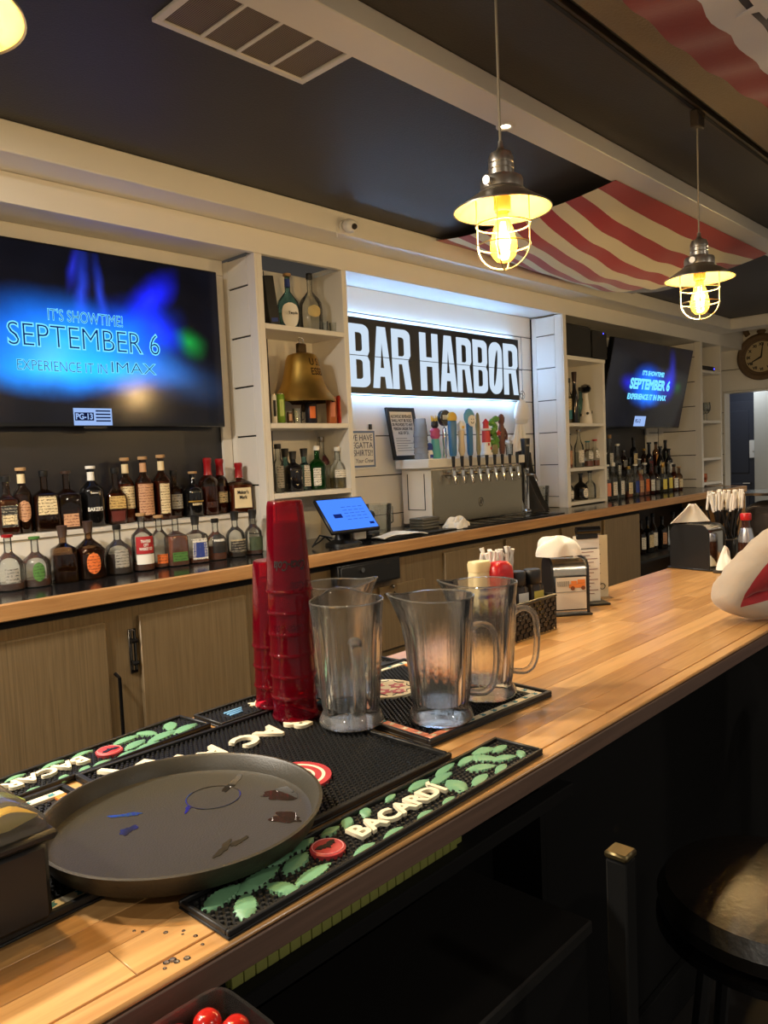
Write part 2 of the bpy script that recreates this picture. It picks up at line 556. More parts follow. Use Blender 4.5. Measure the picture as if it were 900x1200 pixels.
_tx = {}


def text_mesh(s, size, ext=0.0, bold=0.0, xs=1.0, shear=0.0, align='CENTER', res=3, spacing=1.0):
    key = (s, size, ext, bold, xs, shear, align, res, spacing)
    c = bpy.data.curves.new('lettering', 'FONT')
    c.body = s; c.size = size; c.extrude = ext; c.offset = bold; c.shear = shear
    c.align_x = align; c.align_y = 'CENTER'; c.resolution_u = res; c.space_character = spacing
    o = bpy.data.objects.new('lettering', c)
    me = bpy.data.meshes.new_from_object(o)
    bpy.data.objects.remove(o); bpy.data.curves.remove(c)
    if xs != 1.0:
        for v in me.vertices: v.co.x *= xs
    me.materials.clear()
    return me


def txt(name, s, size, material, parent, loc, rot=(PI / 2, 0, 0), ext=0.0004, bold=0.0, xs=1.0, shear=0.0, align='CENTER', fit=None, label=None, spacing=1.0):
    me = text_mesh(s, size, ext, bold, xs, shear, align, spacing=spacing)
    if fit and len(me.vertices):
        w = max(v.co.x for v in me.vertices) - min(v.co.x for v in me.vertices)
        k = fit / w
        for v in me.vertices: v.co.x *= k
    return put(name, me, material, parent, loc, label, None, rot)


def outline_text(s, size, w, fit):
    c = bpy.data.curves.new('lettering', 'FONT')
    c.body = s; c.size = size; c.align_x = 'CENTER'; c.align_y = 'CENTER'; c.resolution_u = 3
    c.fill_mode = 'NONE'; c.bevel_depth = w; c.bevel_resolution = 0
    o = bpy.data.objects.new('lettering', c)
    me = bpy.data.meshes.new_from_object(o)
    bpy.data.objects.remove(o); bpy.data.curves.remove(c)
    k = fit / (max(v.co.x for v in me.vertices) - min(v.co.x for v in me.vertices))
    for v in me.vertices:
        v.co.x *= k; v.co.z *= .1
    me.materials.clear()
    return me


def wrap_text(me, rfun, zc, ang=-PI / 2, out=0.0006):
    """bend flat lettering (x, y) round an upright body: x becomes an angle, y a height"""
    for v in me.vertices:
        x, y, z = v.co
        h = zc + y
        r = rfun(h)
        a = ang + x / r
        v.co = ((r + out + z) * math.cos(a), (r + out + z) * math.sin(a), h)
    return me


# ================================================================== THE ROOM
YS = 2.98            # face of the back-bar shelves
YB = 3.25            # back wall of the alcoves
ZC = 1.107           # back counter
ZCEIL = 2.755
HEAD = 2.53          # underside of the header
XE = 8.9             # end wall
BAR = 1.07

M().box(-3, 10.5, -3.5, 4.2, -0.05, 0).build('floor', FLOORM, kind='structure')
M().box(-3, 10.5, 1.06, 4.2, ZCEIL, ZCEIL + 0.06).build('ceiling', CHARCOAL, kind='structure')
M().box(-3, 10.5, -3.5, 1.055, 2.70, ZCEIL + 0.06, 0.004).build('trim_1', TAUPE, kind='structure', label='textured taupe dropped soffit over the customer side')

# beam above the back bar, cross beam, header
M().box(-3, 8.0, 2.80, YS + 0.02, 2.645, ZCEIL - 0.001, 0.004).build('trim_2', WHITE_TRIM, kind='structure', label='cream box beam running above the back bar')
M().box(8.0, 8.22, -1.0, YS + 0.02, 2.645, ZCEIL - 0.001, 0.004).build('trim_3', WHITE_TRIM, kind='structure', label='cream box beam crossing at the end wall')
M().box(-3, XE - 0.002, YS, YS + 0.03, HEAD, 2.644, 0.002).build('trim_4', WHITE_TRIM, kind='structure', label='cream header board over the alcoves')
M().box(8.0, XE - 0.002, YS, YS + 0.03, 2.6445, ZCEIL - 0.001).build('trim_5', WHITE_TRIM, kind='structure')
M().box(-3, 10.5, 1.49, 1.625, 2.69, ZCEIL - 0.001, 0.003).build('trim_6', WHITE_TRIM, kind='structure', label='white ceiling beam with a recessed spotlight')

# alcove soffits
M().box(-3, 2.31, YS + 0.031, YB + 0.02, HEAD + 0.01, HEAD + 0.04).build('trim_7', WHITE, kind='structure')
M().box(2.93, 5.11, YS + 0.031, YB + 0.04, HEAD + 0.01, HEAD + 0.04).build('trim_8', WHITE, kind='structure')
M().box(5.125, XE - 0.002, YS + 0.031, 3.45, HEAD + 0.01, HEAD + 0.04).build('trim_9', WHITE, kind='structure')


def shiplap(parent, x0, x1, y, z0, z1, material=WHITE, pitch=0.24, zref=2.389, flip=False, name='board', t=0.012, gap=0.006, xplane=None, ya=None, yb=None):
    """boards lying on a wall: facing -Y at y, or facing along X at xplane between ya and yb"""
    k = math.floor((z0 - zref) / pitch)
    z = zref + k * pitch
    while z < z1 - 0.005:
        a = max(z, z0) + gap / 2; b = min(z + pitch, z1) - gap / 2
        if b - a > 0.01:
            if xplane is None:
                M().box(x0, x1, y - t, y, a, b, 0.0015).build(name, material, parent)
            else:
                M().box(xplane, xplane + (t if flip else -t), ya, yb, a, b, 0.0015).build(name, material, parent)
        z += pitch


w = struct('wall_back')
M().box(-3, 2.31, YB, YB + 0.1, 0, HEAD + 0.01).build('backing', BLACKPANEL, w)                # dark wall behind the first television
M().box(2.31, 5.12, YB + 0.014, YB + 0.11, 0, HEAD + 0.01).build('backing', GAP, w)
shiplap(w, 2.33, 5.10, YB + 0.014, 1.0, HEAD + 0.01)
M().box(5.12, 7.46, 3.43, 3.5, 0, HEAD + 0.01).build('backing', BLACKPANEL, w)
M().box(7.46, XE, 3.43, 3.5, 0, HEAD + 0.01).build('backing', GAP, w)
shiplap(w, 7.47, 7.68, 3.43, 1.1, HEAD + 0.01)
shiplap(w, 8.25, XE - 0.014, 3.43, 0.1, HEAD + 0.01)
# frame boards round the dark panel of the first alcove
M().box(-3, 2.31, YB - 0.018, YB - 0.0005, 2.465, HEAD + 0.009, 0.002).build('frame_board', WHITE_TRIM, w)
M().box(2.255, 2.309, YB - 0.018, YB - 0.0005, ZC, 2.464, 0.002).build('frame_board', WHITE_TRIM, w)
M().box(5.15, 7.46, 3.41, 3.4295, 2.46, HEAD + 0.009, 0.002).build('frame_board', WHITE_TRIM, w)
M().box(7.40, 7.459, 3.41, 3.4295, ZC, 2.459, 0.002).build('frame_board', WHITE_TRIM, w)

# end wall with the clock and the opening to the passage
w = struct('wall_end')
M().box(XE, XE + 0.12, 1.2, 3.5, 2.10, ZCEIL).build('backing', GAP, w)
M().box(XE, XE + 0.12, 3.20, 3.5, 0, 2.10).build('backing', GAP, w)
M().box(XE, XE + 0.12, -3.5, 1.2, 0, ZCEIL).build('backing', GREYWALL, w)
z = 2.10
for z0, z1 in ((2.10, 2.33), (2.336, 2.566), (2.572, ZCEIL - 0.002)):
    M().box(XE - 0.012, XE, 1.2, 3.41, z0, z1, 0.002).build('board', WHITE, w)
for k in range(9):
    M().box(XE - 0.012, XE, 3.205, 3.40, 0.02 + k * 0.232, 0.246 + k * 0.232, 0.002).build('board', WHITE, w)
M().box(XE - 0.02, XE + 0.14, 3.185, 3.20, 0, 2.10, 0.003).build('jamb', WHITE_TRIM, w)
M().box(XE - 0.02, XE + 0.14, 1.2, 3.20, 2.08, 2.098, 0.003).build('jamb', WHITE_TRIM, w)
# passage beyond
M().box(10.3, 10.4, 1.0, 4.15, 0, 2.754).build('wall_passage', NAVYDOOR, kind='structure')
M().box(XE + 0.15, 10.3, 4.05, 4.15, 0, 2.754).build('wall_passage_side', NAVYDOOR, kind='structure')
d = struct('door_1')
p = at(888, 500, X=10.2)
M().box(10.24, 10.29, 3.30, 4.03, 0.01, 2.05, 0.004).build('leaf', NAVYDOOR, d)
M().box(10.24, 10.29, p.y + 0.02, 3.29, 0.01, 2.05, 0.004).build('leaf', NAVYDOOR, d)
for y0, y1, z0, z1 in ((3.38, 3.95, 1.15, 1.93), (3.38, 3.95, 0.2, 1.02), (p.y + .06, 3.22, 1.15, 1.93), (p.y + .06, 3.22, .2, 1.02)):
    M().box(10.232, 10.239, y0, y1, z0, z1, 0.003).build('panel', NAVYDOOR, d)
M().tube([(10.24, 3.36, 1.02), (10.19, 3.36, 1.02), (10.19, 3.44, 1.02)], 0.012).build('handle', CHROME, d)
M().box(10.0, 10.15, 1.6, p.y - 0.02, 0, 2.75, 0.003).build('wall_column', GREYWALL, kind='structure')
q = at(883, 526, X=10.225)
o = thing('light_switch', 'small pale switch plate on the navy passage wall', 'switch', (10.231, q.y, q.z))
M().box(-0.006, 0, -0.05, 0.05, -0.11, 0.11, 0.002).build('plate', PAPER, o)
M().box(-0.012, -0.006, -0.012, 0.012, -0.03, 0.03, 0.002).build('rocker', PAPER, o)
area('passage_lamp', (9.7, 3.3, 2.5), 0.3, 6, (0.85, 0.92, 1.0), (9.9, 3.3, 0))


# ================================================================== BACK COUNTER
def cabinet_run():
    t = thing('back_counter_cabinet', 'taupe laminate cabinet run under the black back counter', 'cabinet', (0, 0, 0))
    yf = 2.70
    M().box(-2.0, 5.69, yf, 3.225, 0.1, 1.0495).build('carcass', CABW, t)
    M().box(-2.0, 7.9, yf + 0.05, 3.24, 0.0, 0.099).build('plinth', BLACK, t)
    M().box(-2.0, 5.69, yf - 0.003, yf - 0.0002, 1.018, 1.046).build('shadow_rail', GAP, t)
    # open bottle shelves at the far end
    M().box(5.70, 7.72, 3.2, 3.24, 0.1, 1.045).build('back_board', BLACK, t)
    M().box(7.72, 7.92, 2.655, 3.20, 0.0, 1.0495, 0.003).build('end_panel', OAK_EDGE, t)
    M().box(5.70, 7.715, yf + 0.01, 3.19, 0.1, 0.13).build('shelf', BLACK, t)
    M().box(5.70, 7.715, yf + 0.06, 3.19, 0.60, 0.62).build('shelf', BLACK, t)
    doors = [(0.55, 1.31, 0.1, 0.978), (1.445, 1.94, 0.1, 0.98), (2.03, 2.42, 0.12, 0.89), (3.28, 3.83, 0.12, 1.0), (3.87, 4.44, 0.12, 1.012),
             (4.52, 5.05, 0.12, 1.018), (5.10, 5.665, 0.12, 1.02), (-0.3, 0.46, 0.1, 0.978)]
    for i, (a, b, z0, z1) in enumerate(doors):
        d = M().box(a, b, yf - 0.02, yf - 0.0005, z0, z1, 0.003).build('door', CABW, t)
        if i in (3, 5):
            kx = b - 0.03 if i == 3 else b - 0.06
            M().lathe([(0.004, 0), (0.004, 0.012), (0.009, 0.014), (0.010, 0.022), (0.004, 0.027)], 12).build(
                'knob', CHROME, d, loc=(kx, yf - 0.02, z1 - 0.05), rot=(PI / 2, 0, 0))
        if i == 0:
            q = at(133, 835, Y=yf - 0.02)
            M().tube([(q.x + 0.02, yf - 0.03, 0.30), (q.x + 0.02, yf - 0.045, 0.32), (q.x + 0.02, yf - 0.045, q.z + 0.13), (q.x + 0.02, yf - 0.015, q.z + 0.14)], 0.007).build('pull', BLACKGLOSS, d)
    # small drawer beside the till
    d = M().box(2.76, 3.11, yf - 0.018, yf - 0.0005, 0.56, 0.885, 0.003).build('drawer', CABW, t)
    q = at(458, 687, Y=yf - 0.02)
    M().lathe([(0.004, 0), (0.004, 0.012), (0.010, 0.014), (0.010, 0.022), (0.003, 0.027)], 12).build('knob', CHROME, d, loc=(q.x, yf - 0.018, q.z), rot=(PI / 2, 0, 0))
    q = at(457, 697, Y=yf - 0.02)
    M().tube([(q.x - 0.035, yf - 0.018, q.z + .01), (q.x - 0.03, yf - 0.035, q.z), (q.x + 0.03, yf - 0.035, q.z), (q.x + 0.035, yf - 0.018, q.z + .01)], 0.005).build('pull', NICKEL, d)
    # barrel latch of the second door
    a = at(157, 763, Y=yf - 0.01)
    l = M().box(a.x - 0.016, a.x + 0.016, yf - 0.006, yf - 0.0002, a.z - 0.085, a.z + 0.085, 0.002).build('latch', NICKEL, t)
    M().tube([(a.x, yf - 0.014, a.z - 0.07), (a.x, yf - 0.014, a.z + 0.08)], 0.0075).build('bolt', CHROME, l)
    for dz in (-0.045, 0.04):
        M().tube([(a.x - 0.012, yf - 0.014, a.z + dz), (a.x + 0.012, yf - 0.014, a.z + dz)], 0.0105).build('keeper', BLACKGLOSS, l)


cabinet_run()
t = thing('back_worktop', 'long black laminate worktop with an oak front edge', 'counter', (0, 0, 0))
M().box(-2.0, 7.93, 2.672, 3.23, 1.05, ZC, 0.002).build('top', LAMIN, t)
M().box(5.14, 7.69, 3.2305, 3.405, 1.05, ZC, 0.002).build('top_return', LAMIN, t)
M().box(-2.0, 7.95, 2.648, 2.671, 1.05, ZC + 0.002, 0.004).build('front_edge', OAK_EDGE, t)
M().box(7.931, 7.953, 2.672, 3.245, 1.05, ZC + 0.002, 0.004).build('end_edge', OAK_EDGE, t)

# white riser behind the first row of bottles
t = thing('bottle_riser', 'white painted step holding the back row of whiskey bottles', 'riser', (0, 0, ZC + .0003))
M().box(-2.0, 2.25, 3.052, 3.228, 0, 0.172, 0.002).build('front_board', WHITE, t)
M().box(-2.0, 2.25, 3.045, 3.228, 0.173, 0.192, 0.003).build('tread', WHITE_TRIM, t)
t = thing('bottle_riser', 'dark stepped riser lifting the far bottle rows below the tilted television', 'riser', (0, 0, ZC + .0003))
M().box(5.78, 7.35, 3.10, 3.40, 0, 0.12, 0.002).build('lower_step', BLACK, t)
M().box(5.78, 7.35, 3.22, 3.40, 0.121, 0.22, 0.002).build('upper_step', BLACK, t)


def shelf_unit(label, x0, x1, z0, ztop, shelves, depth_=0.25, back=True, top=False, panel_left=False, panel_right=False, kick=False, yb=YB):
    t = thing('display_shelf', label, 'shelf', ((x0 + x1) / 2, YS, z0))
    h = ztop - z0
    W = (x1 - x0) / 2
    th = 0.034
    dp = yb - YS - 0.002
    for s in (-1, 1):
        M().box(s * W, s * (W - th), 0, dp, 0, h, 0.002).build('upright', WHITE_TRIM, t)
    for z in shelves:
        M().box(-W + th + 0.0005, W - th - 0.0005, 0.001, dp - 0.012, z - z0 - 0.026, z - z0, 0.002).build('shelf_board', WHITE_TRIM, t)
    if top:
        M().box(-W - 0.004, W + 0.004, -0.004, dp, h, h + 0.03, 0.002).build('top_board', WHITE_TRIM, t)
    b = M().box(-W + th, W - th, dp - 0.01, dp, 0, h).build('back_panel', WHITE, t)
    M().box(-0.055, -0.05, dp - 0.0115, dp - 0.0099, 0, h).build('joint', GAP, b)
    for s, on in ((-1, panel_left), (1, panel_right)):
        if on:
            # stiles with boards between them, dark joints showing
            xp = s * W
            M().box(xp, xp + s * 0.004, 0.02, dp - 0.02, 0.0, h).build('joint_backing', GAP, t)
            M().box(xp, xp + s * 0.012, 0.0, 0.06, 0, h, 0.0015).build('stile', WHITE_TRIM, t)
            M().box(xp, xp + s * 0.012, dp - 0.05, dp, 0, h, 0.0015).build('stile', WHITE_TRIM, t)
            z = 2.389 - 0.24 * 6
            while z < ztop:
                a = max(z, z0) - z0 + 0.004; b_ = min(z + 0.24, ztop) - z0 - 0.004
                if b_ - a > 0.01:
                    M().box(xp, xp + s * 0.012, 0.0605, dp - 0.0505, a, b_, 0.001).build('board', WHITE, t)
                z += 0.24
    return t


S1 = (2.205, 1.727, 1.383)
shelf_unit('white open shelf unit holding the brass bell', 2.325, 2.915, ZC, 2.529, S1, panel_left=True, panel_right=False)
S3 = (1.735, 1.396, 1.140)
shelf_unit('short white shelf unit of spirits below the black loudspeaker', 5.135, 5.735, ZC, 2.205, S3, top=True, yb=3.42)
S4 = (2.262, 1.768, 1.395, 1.150)
shelf_unit('narrow white shelf unit near the end wall with stemmed glasses', 7.70, 8.235, ZC, 2.529, S4, panel_left=True, yb=3.42)
# boarded cheek between the sign alcove and the far unit
w = struct('wall_alcove_side')
M().box(5.105, 5.134, YS + 0.0, 3.264, ZC, HEAD - 0.001).build('backing', GAP, w)
M().box(5.093, 5.1048, YS - 0.002, YS + 0.06, ZC, HEAD - 0.001, 0.0015).build('stile', WHITE_TRIM, w)
M().box(5.093, 5.1048, 3.2, 3.236, ZC, HEAD - 0.001, 0.0015).build('stile', WHITE_TRIM, w)
shiplap(w, 0, 0, 0, ZC, HEAD - 0.002, xplane=5.1048, ya=YS + 0.0605, yb=3.1995)
M().box(5.093, 5.134, YS - 0.014, YS - 0.0025, ZC, HEAD - 0.001, 0.0015).build('stile', WHITE_TRIM, w)

# ================================================================== TELEVISIONS
def blobs_screen(name, blobs, base=(6, 7, 14), noise_scale=3.0, strength=1.0):
    m, nt, out = new_mat(name)
    tc = nt.nodes.new('ShaderNodeTexCoord')
    nz = nt.nodes.new('ShaderNodeTexNoise'); nz.inputs['Scale'].default_value = noise_scale; nz.inputs['Detail'].default_value = 4
    nt.links.new(tc.outputs['Object'], nz.inputs['Vector'])
    sc_ = nt.nodes.new('ShaderNodeVectorMath'); sc_.operation = 'MULTIPLY_ADD'
    nt.links.new(nz.outputs['Color'], sc_.inputs[0]); sc_.inputs[1].default_value = (.11, .11, .11); sc_.inputs[2].default_value = (-.055, -.055, -.055)
    co = nt.nodes.new('ShaderNodeVectorMath'); co.operation = 'ADD'
    nt.links.new(tc.outputs['Object'], co.inputs[0]); nt.links.new(sc_.outputs[0], co.inputs[1])
    acc = None
    for (cx, cz, rx, rz, ang, rgb, k) in blobs:
        mp = nt.nodes.new('ShaderNodeMapping'); mp.vector_type = 'TEXTURE'
        mp.inputs['Location'].default_value = (cx, 0, cz); mp.inputs['Rotation'].default_value = (0, ang, 0); mp.inputs['Scale'].default_value = (rx, 50, rz)
        nt.links.new(co.outputs[0], mp.inputs[0])
        g = nt.nodes.new('ShaderNodeTexGradient'); g.gradient_type = 'QUADRATIC_SPHERE'
        nt.links.new(mp.outputs[0], g.inputs[0])
        c = nt.nodes.new('ShaderNodeMix'); c.data_type = 'RGBA'; c.blend_type = 'MULTIPLY'; c.inputs[0].default_value = 1
        c.inputs[6].default_value = tuple(x * k for x in lin(rgb)[:3]) + (1,)
        nt.links.new(g.outputs[0], c.inputs[7])
        if acc is None:
            acc = c.outputs[2]
        else:
            a = nt.nodes.new('ShaderNodeMix'); a.data_type = 'RGBA'; a.blend_type = 'ADD'; a.inputs[0].default_value = 1
            nt.links.new(acc, a.inputs[6]); nt.links.new(c.outputs[2], a.inputs[7]); acc = a.outputs[2]
    n2 = nt.nodes.new('ShaderNodeTexNoise'); n2.inputs['Scale'].default_value = 5; n2.inputs['Detail'].default_value = 6
    nt.links.new(tc.outputs['Object'], n2.inputs['Vector'])
    bs = nt.nodes.new('ShaderNodeMix'); bs.data_type = 'RGBA'; bs.blend_type = 'MULTIPLY'; bs.inputs[0].default_value = 1
    bs.inputs[6].default_value = tuple(x * 2 for x in lin(base)[:3]) + (1,); nt.links.new(n2.outputs[0], bs.inputs[7])
    a = nt.nodes.new('ShaderNodeMix'); a.data_type = 'RGBA'; a.blend_type = 'ADD'; a.inputs[0].default_value = 1
    nt.links.new(acc, a.inputs[6]); nt.links.new(bs.outputs[2], a.inputs[7])
    b = nt.nodes.new('ShaderNodeBsdfPrincipled'); b.inputs['Base Color'].default_value = (.003, .003, .004, 1); b.inputs['Roughness'].default_value = 0.16; b.inputs['Specular IOR Level'].default_value = .3
    nt.links.new(a.outputs[2], b.inputs['Emission Color']); b.inputs['Emission Strength'].default_value = strength
    nt.links.new(b.outputs[0], out.inputs[0])
    return m


E_TITLE = emit('screen_title_outline', (110, 205, 255), 1.0)
E_TITLED = emit('screen_title_dark', (14, 34, 84), 1.0)
E_PALE = emit('screen_pale_blue', (120, 190, 255), 0.8)
E_BADGE = emit('screen_badge', (150, 180, 235), 0.75)
E_BADGED = emit('screen_badge_dark', (18, 26, 60), 0.6)


def television(label, cx, cz, y, W, H, pts, blobs, tilt=0.0, small=False):
    """pts: lettering positions in the screen's own x, z"""
    t = thing('television', label, 'television', (cx, y, cz))
    t.rotation_euler = (tilt, 0, 0)
    M().box(-W / 2, W / 2, 0.0, 0.045, -H / 2, H / 2, 0.004).build('casing', BLACKGLOSS, t)
    M().box(-W / 4, W / 4, 0.045, 0.075, -H / 4, H / 4, 0.01).build('wall_mount', BLACK, t)
    if small:
        M().box(-.08, .08, .075, .355, -.06, .06, .004).build('mount_arm', BLACK, t)
    sm = blobs_screen('television_picture_%d' % (2 if small else 1), blobs)
    s = M().box(-W / 2 + 0.008, W / 2 - 0.008, -0.0015, 0.0001, -H / 2 + 0.018, H / 2 - 0.008).build('screen', sm, t)
    M().box(-0.05, 0.05, -0.004, 0.0, -H / 2 - 0.008, -H / 2 + 0.004, 0.002).build('sensor_strip', BLACK, t)
    k = 0
    for (body, x, z, h, w_, bold) in pts:
        txt('title_text', body, h, E_TITLED, s, (x, -0.0022, z), ext=0.0002, fit=w_)
        put('title_outline', outline_text(body, h, h * (.020 if not small else .05), w_ * 1.01), E_TITLE, s, (x, -0.003, z), rot=(PI / 2, 0, 0))
    return t, s


cx, cz, W, H = 1.563, 2.09, 1.326, 0.742
yt = 3.165


def tvp(px, py):
    q = at(px, py, Y=yt)
    return q.x - cx, q.z - cz


def row(s, x0, y0, x1, y1, hpx, bold=0.002):
    a = tvp(x0, y0); b = tvp(x1, y1)
    h = hpx * m_per_px(at((x0 + x1) / 2, (y0 + y1) / 2, Y=yt)) * 1.42
    return (s, (a[0] + b[0]) / 2, (a[1] + b[1]) / 2, h, b[0] - a[0], bold)


rows = [row("IT'S SHOWTIME!", 56, 371, 143, 376, 13), row('SEPTEMBER 6', 9, 396, 186, 402, 26, 0.003),
        row('EXPERIENCE IT IN', 20, 429, 125, 432, 12), row('IMAX', 129, 432, 182, 433, 13, 0.004)]


def bl(px, py, rx, rz, ang, rgb, k):
    a = tvp(px, py)
    return (a[0], a[1], rx, rz, ang, rgb, k)


blob1 = [bl(75, 402, .66, .24, .02, (14, 110, 235), 2.6), bl(140, 395, .40, .2, -.3, (10, 70, 250), 1.6), bl(175, 350, .22, .1, -.8, (20, 30, 250), 1.6),
         bl(95, 345, .05, .3, .1, (40, 70, 230), 0.7), bl(118, 345, .04, .22, -.1, (40, 70, 230), 0.6), bl(85, 315, .03, .15, .25, (40, 50, 220), 0.6),
         bl(185, 385, .2, .12, .5, (20, 20, 255), 1.2), bl(225, 402, .12, .09, .4, (20, 150, 60), 0.9), bl(205, 440, .42, .16, .25, (60, 100, 160), 0.45),
         bl(60, 432, .5, .13, 0, (10, 130, 230), 1.8), bl(140, 432, .5, .11, 0, (10, 120, 235), 1.5)]
tv, s = television('large wall television showing a blue film trailer above the whiskey bottles', cx, cz, yt, W, H, rows, blob1)
# rating badge
a = tvp(109, 488.5)
M().box(a[0] - .085, a[0] + .085, -0.0022, -0.0016, a[1] - .036, a[1] + .036).build('rating_badge', E_BADGE, s)
M().box(a[0] - .08, a[0] + .003, -0.0026, -0.0023, a[1] - .016, a[1] + .018).build('rating_field', E_BADGED, s)
txt('rating_text', 'PG-13', 0.034, E_BADGE, s, (a[0] - .039, -0.0032, a[1]), ext=0.0001, bold=0.001, fit=.074)
for k in range(4):
    M().box(a[0] + .012, a[0] + .078, -0.0026, -0.0023, a[1] + .022 - k * .014, a[1] + .028 - k * .014).build('rating_line', E_BADGED, s)

# second television, tilted forward
tl = math.radians(12)
cx, cz, W, H = 6.70, 2.065, 1.60, 0.745
yt = 3.05


def tv2p(px, py):
    q = at(px, py, Y=yt + 0.0)
    return q.x - cx, (q.z - cz) / math.cos(tl)


def row2(s, x0, y0, x1, y1, hpx, bold=0.002):
    a = tv2p(x0, y0); b = tv2p(x1, y1)
    h = hpx * m_per_px(at((x0 + x1) / 2, (y0 + y1) / 2, Y=yt)) * 1.42
    return (s, (a[0] + b[0]) / 2, (a[1] + b[1]) / 2, h, b[0] - a[0], bold)


rows = [row2("IT'S SHOWTIME!", 750, 437.5, 775, 440, 5), row2('SEPTEMBER 6', 738, 450, 784, 453, 11, 0.006), row2('EXPERIENCE IT IN IMAX', 737.5, 465, 782, 466, 6, 0.003)]


def bl2(px, py, rx, rz, ang, rgb, k):
    a = tv2p(px, py)
    return (a[0], a[1], rx, rz, ang, rgb, k)


blob2 = [bl2(759, 452, .44, .22, 0, (10, 90, 240), 2.4), bl2(762, 465, .42, .1, 0, (10, 110, 230), 1.0), bl2(783, 450, .22, .2, 0, (20, 40, 250), .9),
         bl2(783, 430, .1, .22, -.5, (30, 40, 190), .5), bl2(735, 447, .2, .1, 0, (30, 30, 230), .6), bl2(794, 455, .12, .08, 0, (20, 110, 60), .4)]
tv, s = television('smaller far television tilted forward showing the same blue trailer', cx, cz, yt, W, H, rows, blob2, tilt=tl, small=True)
a = tv2p(757.5, 493)
M().box(a[0] - .11, a[0] + .11, -0.0024, -0.0016, a[1] - .045, a[1] + .045).build('rating_badge', E_BADGE, s)
txt('rating_text', 'PG-13', 0.045, E_BADGED, s, (a[0] - .04, -0.0032, a[1]), ext=0.0001, bold=0.001, fit=.10)

# ================================================================== LIT SIGN
def curve_shape(polys, ext):
    c = bpy.data.curves.new('outline', 'CURVE'); c.dimensions = '2D'; c.fill_mode = 'BOTH'; c.extrude = ext
    for p in polys:
        s = c.splines.new('POLY'); s.points.add(len(p) - 1); s.use_cyclic_u = True
        for i, (x, y) in enumerate(p): s.points[i].co = (x, y, 0, 1)
    o = bpy.data.objects.new('outline', c)
    me = bpy.data.meshes.new_from_object(o)
    bpy.data.objects.remove(o); bpy.data.curves.remove(c)
    return me


def arc(cx, cy, rx, ry, a0, a1, n=6):
    return [(cx + rx * math.cos(a0 + (a1 - a0) * i / n), cy + ry * math.sin(a0 + (a1 - a0) * i / n)) for i in range(n + 1)]


def rrect(x0, y0, x1, y1, rx, ry, left=True):
    p = arc(x1 - rx, y0 + ry, rx, ry, -PI / 2, 0) + arc(x1 - rx, y1 - ry, rx, ry, 0, PI / 2)
    if left:
        p += arc(x0 + rx, y1 - ry, rx, ry, PI / 2, PI) + arc(x0 + rx, y0 + ry, rx, ry, PI, 1.5 * PI)
    else:
        p += [(x0, y1), (x0, y0)]
    return p


def glyph(ch, w, h):
    s = 0.33; r = .34; ry = .11
    if ch == 'B':
        out = [(0, 0), (1 - r, 0)] + arc(1 - r, ry, r, ry, -PI / 2, 0) + [(1, .42), (.90, .50), (1, .58)] + arc(1 - r, 1 - ry, r, ry, 0, PI / 2) + [(0, 1)]
        ps = [out, rrect(s, .57, 1 - s, .87, .16, .05, False), rrect(s, .13, 1 - s, .44, .16, .05, False)]
    elif ch == 'A':
        ps = [[(0, 0), (.29, 1), (.71, 1), (1, 0), (.68, 0), (.63, .19), (.37, .19), (.32, 0)], [(.50, .80), (.40, .33), (.60, .33)]]
    elif ch == 'R':
        out = [(0, 0), (0, 1), (1 - r, 1)] + arc(1 - r, 1 - ry, r, ry, PI / 2, 0) + [(1, .57), (.86, .48), (1.02, 0), (.69, 0), (.54, .42), (s, .42), (s, 0)]
        ps = [out, rrect(s, .55, 1 - s, .87, .16, .05, False)]
    elif ch == 'H':
        ps = [[(0, 0), (0, 1), (s, 1), (s, .58), (1 - s, .58), (1 - s, 1), (1, 1), (1, 0), (1 - s, 0), (1 - s, .42), (s, .42), (s, 0)]]
    else:
        hole = []
        for i in range(20):
            a = 2 * PI * i / 20
            x = .13 * math.cos(a); y = .36 * math.sin(a)
            hole.append((.5 + x + y * .38, .5 + y))
        ps = [rrect(0, 0, 1, 1, .48, .2), hole]
    return [[(x * w, y * h) for x, y in p] for p in ps]


YSG = 3.185
sx0, sx1 = 2.99, at(608, 430, Y=YSG).x
sz0, sz1 = 1.912, 2.347
t = thing('lit_sign', 'long black backlit sign reading BAR HARBOR in glowing white letters', 'sign', ((sx0 + sx1) / 2, YSG, (sz0 + sz1) / 2))
wS, hS = (sx1 - sx0) / 2, (sz1 - sz0) / 2
M().box(-wS, wS, 0, 0.02, 0.0012, hS, 0.001).build('upper_board', BLACK, t)
M().box(-wS, wS, 0, 0.02, -hS, -0.0012, 0.001).build('lower_board', BLACK, t)
lets = [('B', 409, 433), ('A', 436.5, 459), ('R', 459.8, 481), ('H', 492.4, 513.4), ('A', 515.5, 534.5), ('R', 535.5, 552), ('B', 554.5, 570.6), ('O', 573, 588), ('R', 590, 606)]
for ch, a, b in lets:
    xa = at(a, 430, Y=YSG).x - (sx0 + sx1) / 2; xb = at(b, 430, Y=YSG).x - (sx0 + sx1) / 2
    me = curve_shape(glyph(ch, xb - xa, hS * 2 - 0.075), 0.002)
    o = put('letter', me, SIGNGLOW, t, (xa, -0.002, -hS + 0.036), rot=(PI / 2, 0, 0))
M().box(-wS + 0.02, wS + .03, -0.0055, -0.0042, -0.002, 0.002).build('seam', BLACK, t)
for sx in (-0.7, 0, 0.7):
    for sz in (-0.12, 0.12):
        M().box(sx - .012, sx + .012, 0.0205, 0.076, sz - .012, sz + .012).build('spacer', BLACK, t)
M().box(-wS, wS, 0.035, 0.05, hS - 0.012, hS - 0.004).build('led_strip', LED, t)
